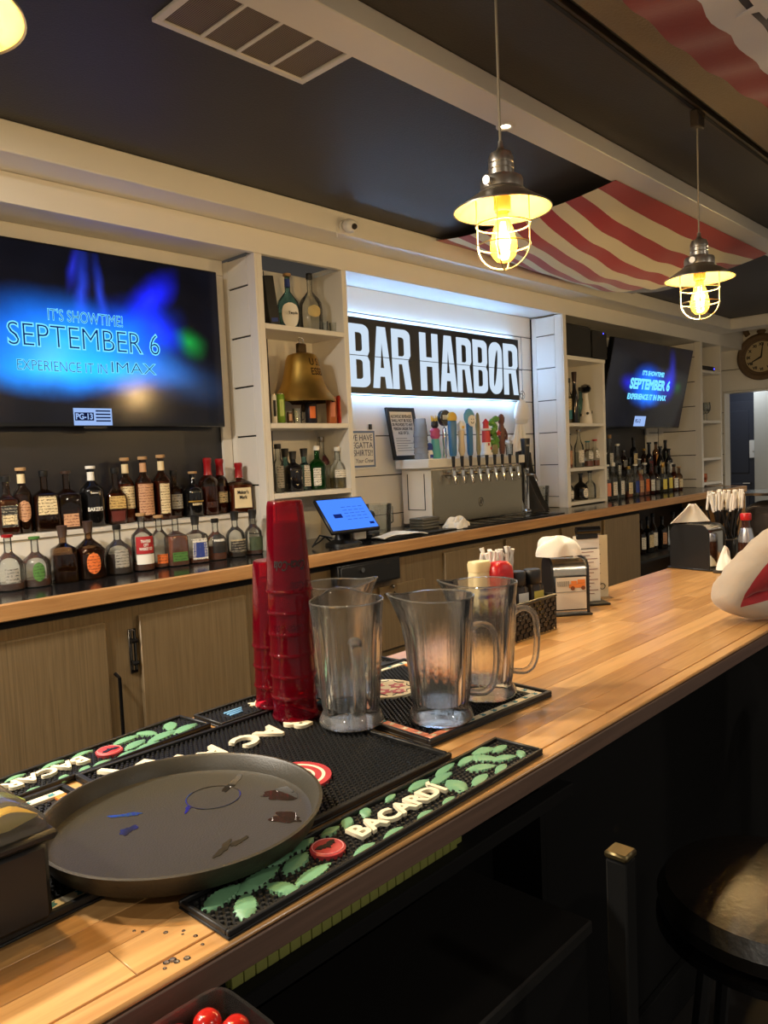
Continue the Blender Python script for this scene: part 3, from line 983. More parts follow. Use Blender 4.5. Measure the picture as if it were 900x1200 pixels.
M().box(-wS, wS, 0.035, 0.05, -hS + 0.004, -hS + 0.012).build('led_strip', LED, t)
M().box(wS - 0.012, wS - 0.004, 0.035, 0.05, -hS + .02, hS - .02).build('led_strip', LED, t)
# wire frame seen round the sign
M().tube([(wS + .03, -.006, -hS - 0.03), (wS + .03, -.006, hS + 0.02), (-wS, -.006, hS + 0.02)], 0.0022, 6).build('wire', BLACK, t)

LBL = {}
for m_, nm, rgb, ink in ((PAPER, 'printed_white_label', (232, 226, 212), (70, 62, 58)), (CREAM, 'printed_cream_label', (224, 204, 160), (84, 60, 40)), (TAN, 'printed_tan_label', (200, 152, 114), (104, 56, 44)),
                         (GREYLAB, 'printed_grey_label', (160, 156, 146), (54, 52, 50)), (INK, 'printed_black_label', (30, 28, 28), (170, 160, 140)), (GREENINK, 'printed_green_label', (76, 122, 54), (30, 60, 24)), (ORANGEINK, 'printed_orange_label', (226, 116, 50), (120, 46, 20)), (GOLD, 'printed_gold_label', (206, 172, 104), (92, 62, 30))):
    LBL[m_.name] = printed(nm, rgb, ink)

# ================================================================== BOTTLES
def outline(kind, H, W, D):
    """rings (z, a, b, e) of a bottle body, neck radius"""
    nr = 0.0135
    if kind == 'round':
        body = [(0, .40), (.012, .48), (.03, .5), (.52, .5), (.58, .485), (.63, .42), (.67, .30), (.70, .19)]
        e = 2; top = .72
    elif kind == 'tall':
        body = [(0, .42), (.012, .48), (.03, .5), (.58, .5), (.63, .46), (.68, .32), (.72, .22)]
        e = 2; top = .75
    elif kind == 'square':
        body = [(0, .44), (.012, .49), (.03, .5), (.56, .5), (.60, .47), (.63, .36), (.66, .24)]
        e = 6; top = .69
    elif kind == 'flask':
        body = [(0, .36), (.012, .40), (.05, .44), (.25, .5), (.42, .5), (.52, .44), (.60, .28), (.65, .18)]
        e = 2.6; top = .68
    elif kind == 'dome':
        body = [(0, .44), (.012, .49), (.03, .5), (.40, .5), (.50, .47), (.57, .38), (.63, .24), (.67, .16)]
        e = 2; top = .70
    else:                                # slim
        body = [(0, .44), (.01, .49), (.03, .5), (.50, .5), (.58, .44), (.66, .30), (.74, .21), (.8, .19)]
        e = 2; top = .82
    R = []
    for z, f in body:
        k = max(0.0, min(1.0, (z - .5) / .2))
        ee = e + (2 - e) * k
        R.append((z * H, max(f * W, nr), max(f * (D + (W - D) * 0), nr), ee))
    R.append((top * H, nr * 1.05, nr * 1.05, 2))
    R.append((.95 * H, nr, nr, 2))
    return R, nr


def interp(R, z):
    for p, q in zip(R, R[1:]):
        if p[0] <= z <= q[0]:
            k = (z - p[0]) / max(1e-6, q[0] - p[0])
            return tuple(p[i] + (q[i] - p[i]) * k for i in range(1, 4))
    return R[-1][1:]


def label_patch(R, z0, z1, half, out=0.0012, n=8, mid=0.0, nz=3, oval=False):
    m = M()
    def fn(u, v):
        z = z0 + (z1 - z0) * v
        a, b, e = interp(R, z)
        hh = half
        if oval:
            hh = half * max(0.02, 1 - abs(2 * v - 1) ** 2.6) ** .5
        t = -PI / 2 + mid + (u - .5) * 2 * hh
        c, s = math.cos(t), math.sin(t)
        return (math.copysign(abs(c) ** (2 / e), c) * (a + out), math.copysign(abs(s) ** (2 / e), s) * (b + out), z)
    m.grid(fn, n, nz)
    return m


def bottle(loc, label, kind, H, W, glass, liq=None, level=.5, cap=BLACK, cap_kind='cap', labels=(), rz=-0.2, D=None, seg=20, name='bottle', group=None, print_=None, neck=None, cat='bottle'):
    D = D or W
    R, nr = outline(kind, H, W, D)
    t = thing(name, label, cat, loc, rz, group)
    M().rings(R, seg, True, True).build('glass', glass, t)
    if liq:
        lz = level * H
        L = [r for r in R if 0.004 < r[0] < lz]
        a, b, e = interp(R, lz); L.append((lz, a, b, e))
        L = [(max(z, 0.006), max(a - .0022, .004), max(b - .0022, .004), e) for z, a, b, e in L]
        a0, b0, e0 = interp(R, 0.008)
        L = [(0.004, a0 * .93, b0 * .93, e0)] + L
        M().rings(L, seg).build('liquid', liq, t)
    for lb in labels:
        z0, z1, half, material = lb[:4]
        oval = len(lb) > 4 and lb[4] == 'oval'
        label_patch(R, z0 * H, z1 * H, half, oval=oval, nz=12 if oval else 3).build('label', material if print_ else LBL.get(material.name, material), t)
    if neck:
        label_patch(R, .76 * H, .90 * H, PI, 0.0008, 14, nz=1).build('neck_band', neck, t)
    if cap_kind == 'cap':
        M().lathe([(nr * 1.25, .90 * H), (nr * 1.28, .905 * H), (nr * 1.28, .993 * H), (nr * 1.1, H)], 14).build('cap', cap, t)
    elif cap_kind == 'tallcap':
        M().lathe([(nr * 1.25, .80 * H), (nr * 1.2, .81 * H), (nr * 1.5, .99 * H), (nr * 1.3, H)], 14).build('cap', cap, t)
    elif cap_kind == 'stopper':
        M().lathe([(nr * .9, .94 * H), (nr * 1.0, .951 * H), (nr * 1.5, .952 * H), (nr * 1.55, .994 * H), (nr * 1.3, H)], 14).build('stopper', cap, t)
    elif cap_kind == 'wax':
        M().lathe([(nr * 1.5, .70 * H), (nr * 1.35, .74 * H), (nr * 1.3, .9 * H), (nr * 1.5, .93 * H), (nr * 1.5, .985 * H), (nr * 1.2, H)], 14, True, True).build('wax_seal', cap, t)
    elif cap_kind == 'pourer':
        M().lathe([(nr * 1.1, .90 * H), (nr * 1.1, .94 * H), (nr * .4, .95 * H), (nr * .25, H)], 10).build('pourer', cap, t)
    if print_:
        s, zf, hf, m, wf = print_
        a, b, e = interp(R, zf * H)
        if e > 3:
            txt('label_print', s, hf, m, t, (0, -b - .0026, zf * H), ext=.0002, bold=.0006, fit=wf)
        else:
            me = text_mesh(s, hf, 0.0001, .0006)
            w_ = max(v.co.x for v in me.vertices) - min(v.co.x for v in me.vertices)
            for v in me.vertices: v.co.x *= wf / w_
            put('label_print', wrap_text(me, lambda h: interp(R, h)[0], zf * H, out=.002), m, t)
    return t


def bottle_px(px, base, top, wpx, Y, zb, *args, **kw):
    """stand a bottle on the surface zb at depth Y where the line of sight of its centre goes"""
    p = at(px, base, Y=Y)
    k = m_per_px(p)
    kind = args[1]
    return bottle((p.x, Y, zb), args[0], kind, (base - top) * k, wpx * k * 1.05, *args[2:], **kw)


B1 = 'bourbons in front of the white step'
YF = 2.975
Z = ZC + 0.0005
bottle_px(13, 691, 626, 31, YF, Z, 'nearly empty clear bottle with dark red stopper, first on the left below the step', 'dome', GLASS, DARKAMBER, .13, MATS['red_wax'], 'stopper', ((.15, .4, .45, GREYLAB),), group=B1)
bottle_px(44, 687, 629, 31, YF, Z, 'nearly empty clear bottle with a narrow green oval label and green stopper', 'dome', GLASS, DARKAMBER, .16, GREENINK, 'stopper', ((.12, .5, .4, GREENINK, 'oval'),), group=B1)
bottle_px(77, 683, 617, 26, YF, Z, 'slim squarish dark bourbon bottle with tall brown cap beside orange oval label bottle', 'square', DARKGLASS, BROWNSPIRIT, .5, mat('brown_cap', (58, 38, 28), .5), 'tallcap', (), group=B1)
bottle_px(107, 679, 612, 35, YF, Z, 'broad dark bottle with an orange oval label and tall brown cap', 'dome', DARKGLASS, BROWNSPIRIT, .54, MATS['brown_cap'], 'tallcap', ((.10, .46, .42, ORANGEINK, 'oval'),), group=B1)
bottle_px(140, 671, 614, 31, YF + .02, Z, 'broad half full dark bottle with a grey shield label', 'dome', GLASS, BROWNSPIRIT, .42, BLACK, 'cap', ((.14, .5, .5, GREYLAB),), group=B1)
bottle_px(169, 668, 601, 24, YF, Z, 'clear straight bottle with a tall white and red whiskey label', 'tall', GLASS, AMBER, .16, CORK, 'stopper', ((.12, .29, .9, PAPER), (.30, .60, .9, REDINK)), group=B1, print_=('TRAVERSE\nCITY\nWHISKEY CO', .45, .016, PAPER, .055))
bottle_px(189, 664, 603, 18, YF + .015, Z, 'slender clear bottle with a small orange red label low down', 'tall', GLASS, AMBER, .1, CORK, 'stopper', ((.08, .26, .7, ORANGEINK),), group=B1)
bottle_px(208, 661, 603, 23, YF, Z, 'amber filled bottle with a small green label', 'square', GLASS, AMBER, .6, MATS['brown_cap'], 'stopper', ((.10, .28, .42, GREENINK),), group=B1)
bottle_px(231, 656, 601, 23, YF, Z, 'clear square bottle with a white label in a black frame and a black cap', 'square', GLASS, AMBER, .12, BLACK, 'tallcap', ((.08, .52, .42, PAPER), (.12, .44, .36, BLUEINK)), group=B1)
bottle_px(254, 653, 605, 24, YF, Z, 'amber bottle with a large black shield label', 'dome', GLASS, AMBER, .35, BLACK, 'cap', ((.18, .62, .7, INK),), group=B1, print_=('PARKERS', .48, .014, PAPER, .05))
bottle_px(277, 650, 597, 22, YF, Z, 'nearly empty clear bottle with a black band label and black cap', 'dome', GLASS, BROWNSPIRIT, .14, BLACK, 'tallcap', ((.10, .36, .9, INK), (.36, .39, .9, CREAM)), group=B1)
bottle_px(298, 647, 595, 20, YF, Z, 'clear bottle with a dark green landscape label, last of the front row', 'dome', GLASS, DARKAMBER, .1, BLACK, 'tallcap', ((.10, .4, .9, mat('forest_label', (62, 74, 52), .6, var=.4, scale=60)),), group=B1)

B2 = 'bourbons standing on the white step'
YR = 3.135
Z = ZC + 0.1925
bottle_px(11, 624, 555, 22, YR, Z, 'dark bourbon bottle with black and cream label, first on the left on the step', 'square', DARKGLASS, DARKAMBER, .6, BLACK, 'cap', ((.14, .5, .42, INK), (.18, .34, .3, CREAM)), group=B2)
bottle_px(29, 620, 543, 19, YR, Z, 'dark bourbon bottle with a round tan label', 'tall', DARKGLASS, BROWNSPIRIT, .6, CORK, 'stopper', ((.18, .5, .75, TAN, 'oval'),), group=B2, neck=CREAM)
bottle_px(55, 618, 547, 27, YR, Z, 'broad dark bottle with a large cream printed label', 'square', DARKGLASS, BROWNSPIRIT, .58, BLACK, 'cap', ((.28, .58, .42, CREAM),), group=B2)
bottle_px(81, 615, 547, 27, YR, Z, 'clear sided dark bottle printed in white with two small tan labels', 'square', DARKGLASS, BROWNSPIRIT, .34, MATS['brown_cap'], 'stopper', ((.05, .27, .22, TAN),), group=B2)
bottle_px(110, 613, 542, 26, YR, Z, 'black bottle with white cap and white block lettering', 'tall', BLACKGLASS, None, .5, PAPER, 'stopper', ((.55, .56, .3, PAPER),), group=B2, neck=PAPER, print_=("BAKER'S", .29, .022, PAPER, .062), )
bottle_px(138, 611, 545, 24, YR, Z, 'flask shaped amber bottle with a curved gold label', 'flask', DARKGLASS, DARKAMBER, .55, BLACK, 'cap', ((.28, .5, .75, GOLD), (.06, .24, .6, mat('maroon_label', (96, 30, 22), .6))), group=B2, D=.05)
bottle_px(150, 606, 530, 18, YR + .03, Z, 'tall bourbon bottle with cream label, left of three alike', 'tall', DARKGLASS, AMBER, .6, CORK, 'stopper', ((.22, .56, .95, CREAM),), group=B2, neck=CREAM)
bottle_px(171, 605, 529, 20, YR, Z, 'tall bourbon bottle with a peach brown label, middle of three alike', 'tall', DARKGLASS, DARKAMBER, .6, CORK, 'stopper', ((.1, .58, .95, TAN),), group=B2, neck=TAN)
bottle_px(192, 604, 528, 20, YR, Z, 'tall bourbon bottle with a long cream label, right of three alike', 'tall', DARKGLASS, DARKAMBER, .6, CORK, 'stopper', ((.1, .56, .55, CREAM),), group=B2, neck=CREAM)
bottle_px(206, 602, 546, 18, YR + .03, Z, 'small dark bottle with a grey label tucked behind tall cream labelled bottle', 'tall', DARKGLASS, BROWNSPIRIT, .6, BLACK, 'cap', ((.2, .5, .8, GREYLAB),), group=B2)
bottle_px(228, 600, 547, 22, YR, Z, 'short black bottle with a cream stopper and gold print', 'round', BLACKGLASS, None, .5, CORK, 'stopper', ((.33, .36, .9, GOLD),), group=B2, print_=('RESERVE', .28, .013, CREAM, .045))
bottle_px(246, 600, 533, 22, YR, Z, 'dark amber bottle sealed in red wax standing left of its twin', 'round', DARKGLASS, DARKAMBER, .5, WAX, 'wax', ((.14, .24, .6, BROWNSPIRIT),), group=B2)
bottle_px(260, 598, 534, 17, YR + .04, Z, 'dark amber bottle sealed in red wax half hidden behind its twin', 'round', DARKGLASS, DARKAMBER, .5, WAX, 'wax', ((.2, .4, .6, CREAM),), group=B2)
bottle_px(282, 597, 539, 26, YR - .01, Z, 'square bourbon bottle with cream label and dripping red wax, rightmost on the step', 'square', DARKGLASS, AMBER, .56, WAX, 'wax', ((.10, .50, .42, CREAM),), group=B2, print_=("Maker's\nMark", .36, .024, INK, .055), rz=-.35)

# ------------------------------------------------------------------ unit with the bell
U = 'bottles in the shelf unit with the bell'
ZA, ZB_, ZC_ = S1[0] + .0005, S1[1] + .0005, S1[2] + .0005
p = at(318, 379, Y=3.10)
t = thing('gift_box', 'tall black gift box leaning at the left of the top shelf', 'box', (p.x, 3.10, ZA))
b = M(Matrix.Rotation(math.radians(-7), 4, 'Y')).box(-.032, .032, -.035, .035, 0.005, .255, .003)
b.build('carton', BLACK, t)
M(Matrix.Rotation(math.radians(-7), 4, 'Y')).box(-.02, .02, -.0358, -.0352, .03, .05).build('print', BLUEINK, t)
t.location.z += .0
bottle_px(339, 381, 315, 26, 3.10, ZA, 'squat bottle with large round cork, blue neck band and oval white label', 'flask', BLUEGLASS, CLEARSPIRIT, .3, CORK, 'stopper', ((.05, .48, .75, PAPER, 'oval'),), group=U, D=.055, neck=BLUEINK, print_=('Tequila', .28, .018, INK, .05), rz=-.3)
bottle_px(365, 384, 315, 27, 3.10, ZA, 'clear round shouldered bottle with a gold emblem on the top shelf', 'dome', GLASS, None, .3, BLACK, 'cap', ((.24, .44, .55, mat('pale_gold_label', (190, 168, 110), .6), 'oval'),), group=U, rz=-.4)
for i, (px, lab) in enumerate(((380, 'small clear shot glass on the top shelf, left one of the stack of glasses'), (391, 'small clear shot glass on the top shelf nearest the right upright'))):
    p = at(px, 387, Y=3.06)
    t = thing('shot_glass', lab, 'glass', (p.x, 3.06, ZA), group='shot glasses on the top shelf')
    M().lathe([(.019, 0), (.024, .06), (.0225, .06), (.018, .012), (0.0005, .012)], 16, True, False).build('glass', GLASS, t)
# brass bell
q = at(353, 440, Y=3.10)
t = thing('ship_bell', 'brass ship bell hanging from the upper shelf of the white unit', 'bell', (q.x, 3.09, 1.84))
M().lathe([(.163, .0), (.166, .008), (.155, .03), (.125, .07), (.108, .11), (.098, .15), (.090, .19), (.082, .225), (.073, .243), (.05, .252), (.0, .255)], 36, False, False).build('bell_body', BRASS, t)
M().lathe([(.155, .001), (.145, .03), (.118, .07), (.10, .11), (.09, .15), (.08, .2), (.0, .24)], 36, False, False).build('bell_lining', mat('dark_brass', (66, 50, 28), .5, .7), t)
M().box(-.03, .03, -.012, .012, .252, .305, .006).build('crown', mat('dark_brass', (66, 50, 28), .5, .7), t)
c = M().tube([(.0, .0, .2), (.0, 0, .0), (0, 0, -.005)], .006, 8)
c.lathe([(.0, -.05), (.012, -.045), (.018, -.028), (.015, -.01), (.006, .0)], 12, False, False)
c.build('clapper', mat('dark_brass', (66, 50, 28), .5, .7), t)
h = M().tube([(.017 * math.cos(a), 0, .318 + .017 * math.sin(a)) for a in [k * PI / 6 for k in range(12)]], .0035, 6, True)
h.tube([(0, 0, .333), (-.012, 0, .338), (0, 0, .345), (0, 0, .339)], .003, 6)
h.build('hook', CHROME, t)
rb = lambda h: interp([(0, .166, .166, 2), (.03, .155, .155, 2), (.07, .125, .125, 2), (.11, .108, .108, 2), (.15, .098, .098, 2), (.19, .090, .090, 2), (.225, .082, .082, 2), (.255, .07, .07, 2)], h)[0]
for s_, zz, off in (('U S S', .20, .02), ('ESSEX', .15, .03)):
    me = text_mesh(s_, .052, .0002, .0006)
    for v in me.vertices: v.co.x = v.co.x * .8 + off
    put('engraving', wrap_text(me, rb, zz, out=.001), mat('dark_brass', (66, 50, 28), .5, .7), t)
# cans on the middle shelf
def can(px, base, top, wpx, label, body, band=None, fizz=None):
    p = at(px, base, Y=3.05); k = m_per_px(p)
    H = (base - top) * k; r = wpx * k / 2
    t = thing('drink_can', label, 'can', (p.x, 3.05, ZB_), -.4, 'cans on the middle shelf of the bell unit')
    M().lathe([(r * .8, 0), (r, .008), (r, H - .012), (r * .86, H - .002)], 20).build('can_body', body, t)
    M().lathe([(r * .86, H - .0019), (r * .86, H), (r * .8, H), (r * .78, H - .002)], 20).build('can_lid', CHROME, t)
    if band:
        R = [(0, r, r, 2), (H, r, r, 2)]
        label_patch(R, H * .25, H * .8, .5).build('print', band, t)
p = at(322, 494, Y=3.04)
can(322, 494, 460, 6.5, 'slim white can at the far left of the middle shelf', PAPER, INK)
can(330, 495, 460, 10, 'slim green can beside the bell', mat('green_can', (130, 170, 60), .3, .6), mat('light_green', (200, 220, 120), .4))
can(340, 495, 481, 7, 'small dark patterned tin below the bell', mat('brown_tin', (92, 66, 46), .4, .3), TAN)
can(365, 494, 469, 14, 'short dark can with orange and red print under the bell', mat('dark_can', (46, 44, 52), .3, .5), ORANGEINK)
can(389, 494, 462, 12, 'slim copper orange can at the right of the middle shelf', mat('copper_can', (206, 120, 70), .3, .6), SALMON)
can(400, 495, 462, 10, 'slim coral red can against the right upright', mat('coral_can', (208, 74, 62), .3, .5), SALMON)
p = at(349, 494, Y=3.07)
t = thing('beer_mug', 'small clear glass mug under the bell', 'glass', (p.x, 3.07, ZB_))
M().lathe([(.022, 0), (.025, .08), (.0235, .08), (.0205, .01), (.0005, .01)], 16, True, False).build('glass', GLASS, t)
M().tube([(.024, 0, .065), (.042, 0, .06), (.042, 0, .025), (.023, 0, .018)], .0035, 6).build('handle', GLASS, t)
# gins on the lower shelf
G_ = mat('dark_gin_glass', (20, 18, 20), .1)
bottle_px(328, 577, 520, 11, 3.05, ZC_, 'clear gin bottle with grey engraved label against the left upright', 'tall', GLASS, CLEARSPIRIT, .4, BLACK, 'cap', ((.1, .55, .9, GREYLAB),), group=U)
bottle_px(336, 575, 525, 12, 3.15, ZC_, 'pale blue gin bottle with black cap at the back', 'tall', BLUEGLASS, None, .4, BLACK, 'tallcap', (), group=U)
bottle_px(345, 576, 529, 21, 3.06, ZC_, 'squat black gin bottle with a cream diamond label', 'round', G_, None, .4, BLACK, 'tallcap', (), group=U, rz=-.3)
dl = bpy.data.objects['bottle'] if False else None
p = at(345, 576, Y=3.06)
o = [c for c in bpy.data.objects if c.name.startswith('bottle') and c.get('label', '').startswith('squat black gin')][0]
me = curve_shape([[(-.034, 0), (0, -.038), (.034, 0), (0, .038)]], .0002)
kR = 21 * m_per_px(p) * 1.05 / 2
put('label', wrap_text(me, lambda h: kR, .068, out=.0015), CREAM, o)
bottle_px(358, 573, 524, 12, 3.09, ZC_, 'pale blue slim gin bottle with a white label strip', 'square', BLUEGLASS, CLEARSPIRIT, .4, BLACK, 'tallcap', ((.1, .6, .3, PAPER),), group=U)
bottle_px(373, 573, 522, 19, 3.06, ZC_, 'green gin bottle with white cap and white label', 'round', GREENGLASS, None, .4, PAPER, 'cap', ((.1, .5, .45, PAPER),), group=U, rz=-.75)
bottle_px(379, 570, 510, 20, 3.17, ZC_, 'tall clear bottle with a dark red emblem standing at the back', 'dome', GLASS, None, .4, NICKEL, 'cap', ((.45, .64, .5, mat('dark_red_emblem', (70, 20, 30), .5), 'oval'),), group=U)
bottle_px(397, 572, 524, 19, 3.06, ZC_, 'clear gin bottle with white cap and pale green label at the right', 'dome', GLASS, PALESPIRIT, .25, PAPER, 'cap', ((.26, .44, .9, PAPER),), group=U)
# security camera on the header
q = at(408, 283, Y=2.77)
t = thing('security_camera', 'small white dome camera on the cream box beam', 'camera', (q.x, 2.7995, max(q.z, 2.68)))
M().tube([(0, 0, 0), (0, -.014, 0)], .03, 18).build('base', PAPER, t)
M().rings([(-.032, .006, .006, 2), (-.03, .02, .02, 2), (-.012, .034, .034, 2), (.006, .036, .036, 2), (.024, .026, .026, 2), (.032, .006, .006, 2)], 18).build('ball', PAPER, t, loc=(0, -.045, -.004))
M().tube([(0, -.074, -.012), (-.004, -.083, -.018)], .014, 14).build('lens', BLACKGLOSS, t)
M().tube([(-.045, -.003, 0), (-.05, -.003, -.06)], .002, 5).build('cable', PAPER, t)

# ================================================================== BEER TOWER
TX0, TX1, TYF, TZB, TZT = 3.55, 4.50, 2.985, ZC + 0.014, 1.516
TW, TD = TX1 - TX0, 0.235
t = thing('beer_tower', 'white boxed beer tower with a steel front and a row of chrome taps', 'tap', (TX0, TYF, TZB))
H = TZT - TZB
M().box(0, TW, 0.0, TD, 0, H - .056, 0.002).build('cabinet', WHITE_TRIM, t)
M().box(-.05, TW + .02, -.03, TD + .005, H - .055, H, 0.004).build('top_slab', WHITE_TRIM, t)
zs = H - .056 - .012
M().box(.0, TW, -.012, -.0005, 0.0, zs, 0.001).build('steel_front', STEEL, t)
for y0, y1, z0, z1 in ((.05, .055, .09, zs - .02), (TD - .05, TD - .045, .09, zs - .02)):
    M().box(-.0025, -.0003, y0, y1, z0, z1).build('panel_joint', GAP, t)
M().box(-.0025, -.0003, .05, TD - .045, .086, .09).build('panel_joint', GAP, t)
# small round emblem on the steel
qx = at(562, 588, Y=TYF).x - TX0; qz = at(562, 588, Y=TYF).z - TZB
e = M().tube([(.022 * math.cos(a * PI / 12), -.0135, .028 * math.sin(a * PI / 12)) for a in range(24)], .0016, 5, True).build('emblem', NICKEL, t, loc=(qx, 0, qz))
M().box(-.008, .008, -.0145, -.0125, -.012, .016, .003).build('emblem_mark', NICKEL, e)
n = 9
ta, tb = at(531.5, 543, Y=TYF - .06).x - TX0, at(606, 535, Y=TYF - .06).x - TX0
tapx = [ta + i * (tb - ta) / (n - 1) for i in range(n)]
for i, x in enumerate(tapx):
    f = M()
    f.tube([(0, -.012, 0), (0, -.018, 0)], .024, 14)
    f.tube([(0, -.014, 0), (0, -.058, 0)], .011, 10)
    f.tube([(0, -.06, .022), (0, -.06, -.01)], [.013, .014], 10)
    f.tube([(0, -.06, -.008), (0, -.068, -.035), (0, -.078, -.06)], [.012, .009, .0085], 10)
    f.lathe([(.006, .022), (.013, .03), (.013, .036), (.007, .044)], 10, cy=-.06)
    fo = f.build('faucet', CHROME, t, loc=(x, 0, H - .098))
    M().lathe([(.008, .042), (.0095, .05), (.012, .105), (.009, .108)], 8, cy=-.06).build('ferrule', BLACK, fo)


def on_tap(i):
    return (TX0 + tapx[i], TYF - .06, TZB + H - .098 + .1085)


def pole_handle(i, label, z_px_top, build):
    o = thing('tap_handle', label, 'tap handle', on_tap(i), 0, 'tap handles on the beer tower')
    build(o)
    k = {4: 1.4, 5: 1.4, 6: 1.15, 1: 1.25}.get(i, 1.05)
    o.scale = (k, k, 1.04)
    return o


COLS = dict(blue=mat('handle_blue', (52, 110, 160), .4), yellow=mat('handle_yellow', (220, 176, 60), .4), tan=mat('handle_tan', (206, 184, 146), .5),
            green=mat('handle_green', (88, 140, 50), .5, var=.25, scale=60), brown=mat('handle_brown', (96, 54, 40), .5, var=.2, scale=40),
            olive=mat('handle_olive', (140, 128, 84), .5), white=mat('handle_white', (232, 226, 214), .4), red=mat('handle_red', (190, 44, 42), .4),
            pink=mat('handle_pink', (206, 88, 130), .4), aqua=mat('handle_aqua', (96, 178, 160), .4), dark=mat('handle_dark', (40, 38, 36), .4), lblue=mat('handle_light_blue', (96, 160, 190), .4))


def h_round(o):
    M().lathe([(.010, 0), (.014, .02), (.011, .06), (.016, .11), (.012, .17), (.007, .2)], 12).build('stem', CHROME, o)
    d = M().tube([(0, -.012, .245), (0, .012, .245)], .048, 24).build('disc', BLACK, o)
    M().tube([(.046 * math.cos(a * PI / 12), -.013, .245 + .046 * math.sin(a * PI / 12)) for a in range(24)], .003, 6, True).build('rim', NICKEL, d)
    M().box(-.028, .028, -.0155, -.0125, .235, .262).build('badge', PAPER, d)


def h_blue(o):
    M().rings([(0, .018, .012, 5), (.02, .024, .014, 5), (.20, .030, .014, 5), (.205, .027, .012, 5)], 16).build('panel', COLS['blue'], o)
    M().rings([(.2055, .030, .022, 2), (.225, .036, .026, 2), (.245, .028, .02, 2), (.256, .01, .01, 2)], 16).build('cap', COLS['yellow'], o)


def h_white(o):
    M().lathe([(.010, 0), (.018, .03), (.014, .10), (.017, .14), (.013, .15)], 12).build('grip', COLS['tan'], o)
    M().rings([(.1505, .016, .012, 4), (.18, .022, .014, 4), (.195, .014, .01, 4), (.205, .004, .004, 2)], 12).build('house', COLS['white'], o)
    M().box(-.008, .008, -.0155, -.013, .16, .175).build('badge', COLS['yellow'], o)


def h_smile(o):
    M().rings([(0, .014, .010, 4), (.02, .020, .012, 4), (.19, .023, .012, 4)], 14).build('panel', COLS['blue'], o)
    M().rings([(.191, .03, .016, 2), (.215, .046, .02, 2), (.245, .046, .02, 2), (.27, .026, .014, 2), (.278, .006, .006, 2)], 18).build('crown', COLS['lblue'], o)
    f = M().tube([(0, -.016, .205), (0, -.023, .205)], .034, 20).build('face_disc', COLS['white'], o)
    M().tube([(-.014, -.0235, .20), (-.007, -.0235, .19), (.007, -.0235, .19), (.014, -.0235, .20)], .002, 5).build('smile', INK, f)
    for s in (-1, 1):
        M().tube([(s * .01, -.0225, .214), (s * .01, -.0245, .214)], .003, 8).build('dot', INK, f)


def h_olive(o):
    M().lathe([(.009, 0), (.014, .03), (.012, .12), (.015, .18), (.011, .24), (.004, .255)], 10).build('paddle', COLS['olive'], o)


def h_light(o):
    M().lathe([(.027, 0), (.027, .012), (.022, .013), (.020, .075)], 14).build('tower_lower', COLS['white'], o)
    M().lathe([(.0202, .0752), (.019, .145)], 14).build('tower_band', COLS['red'], o)
    M().lathe([(.019, .1452), (.026, .15), (.026, .158), (.014, .160)], 14).build('gallery', COLS['white'], o)
    M().lathe([(.013, .1602), (.013, .192)], 12).build('lantern', COLS['red'], o)
    M().lathe([(.018, .1922), (.008, .21), (.002, .22)], 12).build('roof', COLS['red'], o)
    for x, z in ((.006, .03), (-.01, .055), (.01, .11)):
        M().box(x - .004, x + .004, -.0225, -.0195, z, z + .016).build('window', INK if z > .1 else COLS['red'], o)


def h_green(o):
    m = M()
    random.seed(5)
    for k in range(16):
        z = .04 + .19 * k / 16
        x = random.uniform(-.018, .018); r = random.uniform(.014, .021)
        m.rings([(z - r, .003, .003, 2), (z - r * .6, r * .8, r * .7, 2), (z, r, r * .8, 2), (z + r * .6, r * .8, r * .6, 2), (z + r, .003, .003, 2)], 8, cx=x)
    m.build('foliage', COLS['green'], o)
    M().lathe([(.014, 0), (.018, .02), (.015, .06)], 10).build('trunk', COLS['olive'], o)
    st = [(.019 * (1 if k % 2 == 0 else .45) * math.sin(k * PI / 5), .019 * (1 if k % 2 == 0 else .45) * math.cos(k * PI / 5)) for k in range(10)]
    M(Matrix.Rotation(PI / 2, 4, 'X')).prism(st, .0, .006).build('star', COLS['red'], o, loc=(.004, -.021, .13))


def h_brown(o):
    M().rings([(0, .014, .012, 2), (.02, .019, .015, 2), (.10, .024, .018, 2), (.16, .020, .017, 2), (.185, .012, .012, 2), (.20, .020, .018, 2), (.225, .021, .02, 2), (.245, .012, .012, 2), (.25, .003, .003, 2)], 14).build('figure', COLS['brown'], o)
    M().tube([(.018, -.006, .16), (.03, -.014, .12), (.014, -.022, .09)], .007, 8).build('arm', COLS['brown'], o)


pole_handle(0, 'blue flat tap handle with a yellow domed cap', 0, h_blue)
pole_handle(1, 'slim tan tap handle ending in a small white house', 0, h_white)
pole_handle(2, 'blue tap handle with a round white smiling face', 0, h_smile)
pole_handle(3, 'thin olive paddle tap handle between the smiling face and the lighthouse', 0, h_olive)
pole_handle(4, 'red and white lighthouse tap handle', 0, h_light)
pole_handle(5, 'green leafy tap handle with a red star', 0, h_green)
pole_handle(6, 'dark brown carved figure tap handle', 0, h_brown)
p = at(522, 536, Y=TYF + .01)
o = thing('tap_handle', 'chrome tap handle topped with a round black badge, standing on the slab', 'tap handle', (p.x, TYF + .01, TZT + .0005), 0, 'tap handles on the beer tower')
h_round(o)
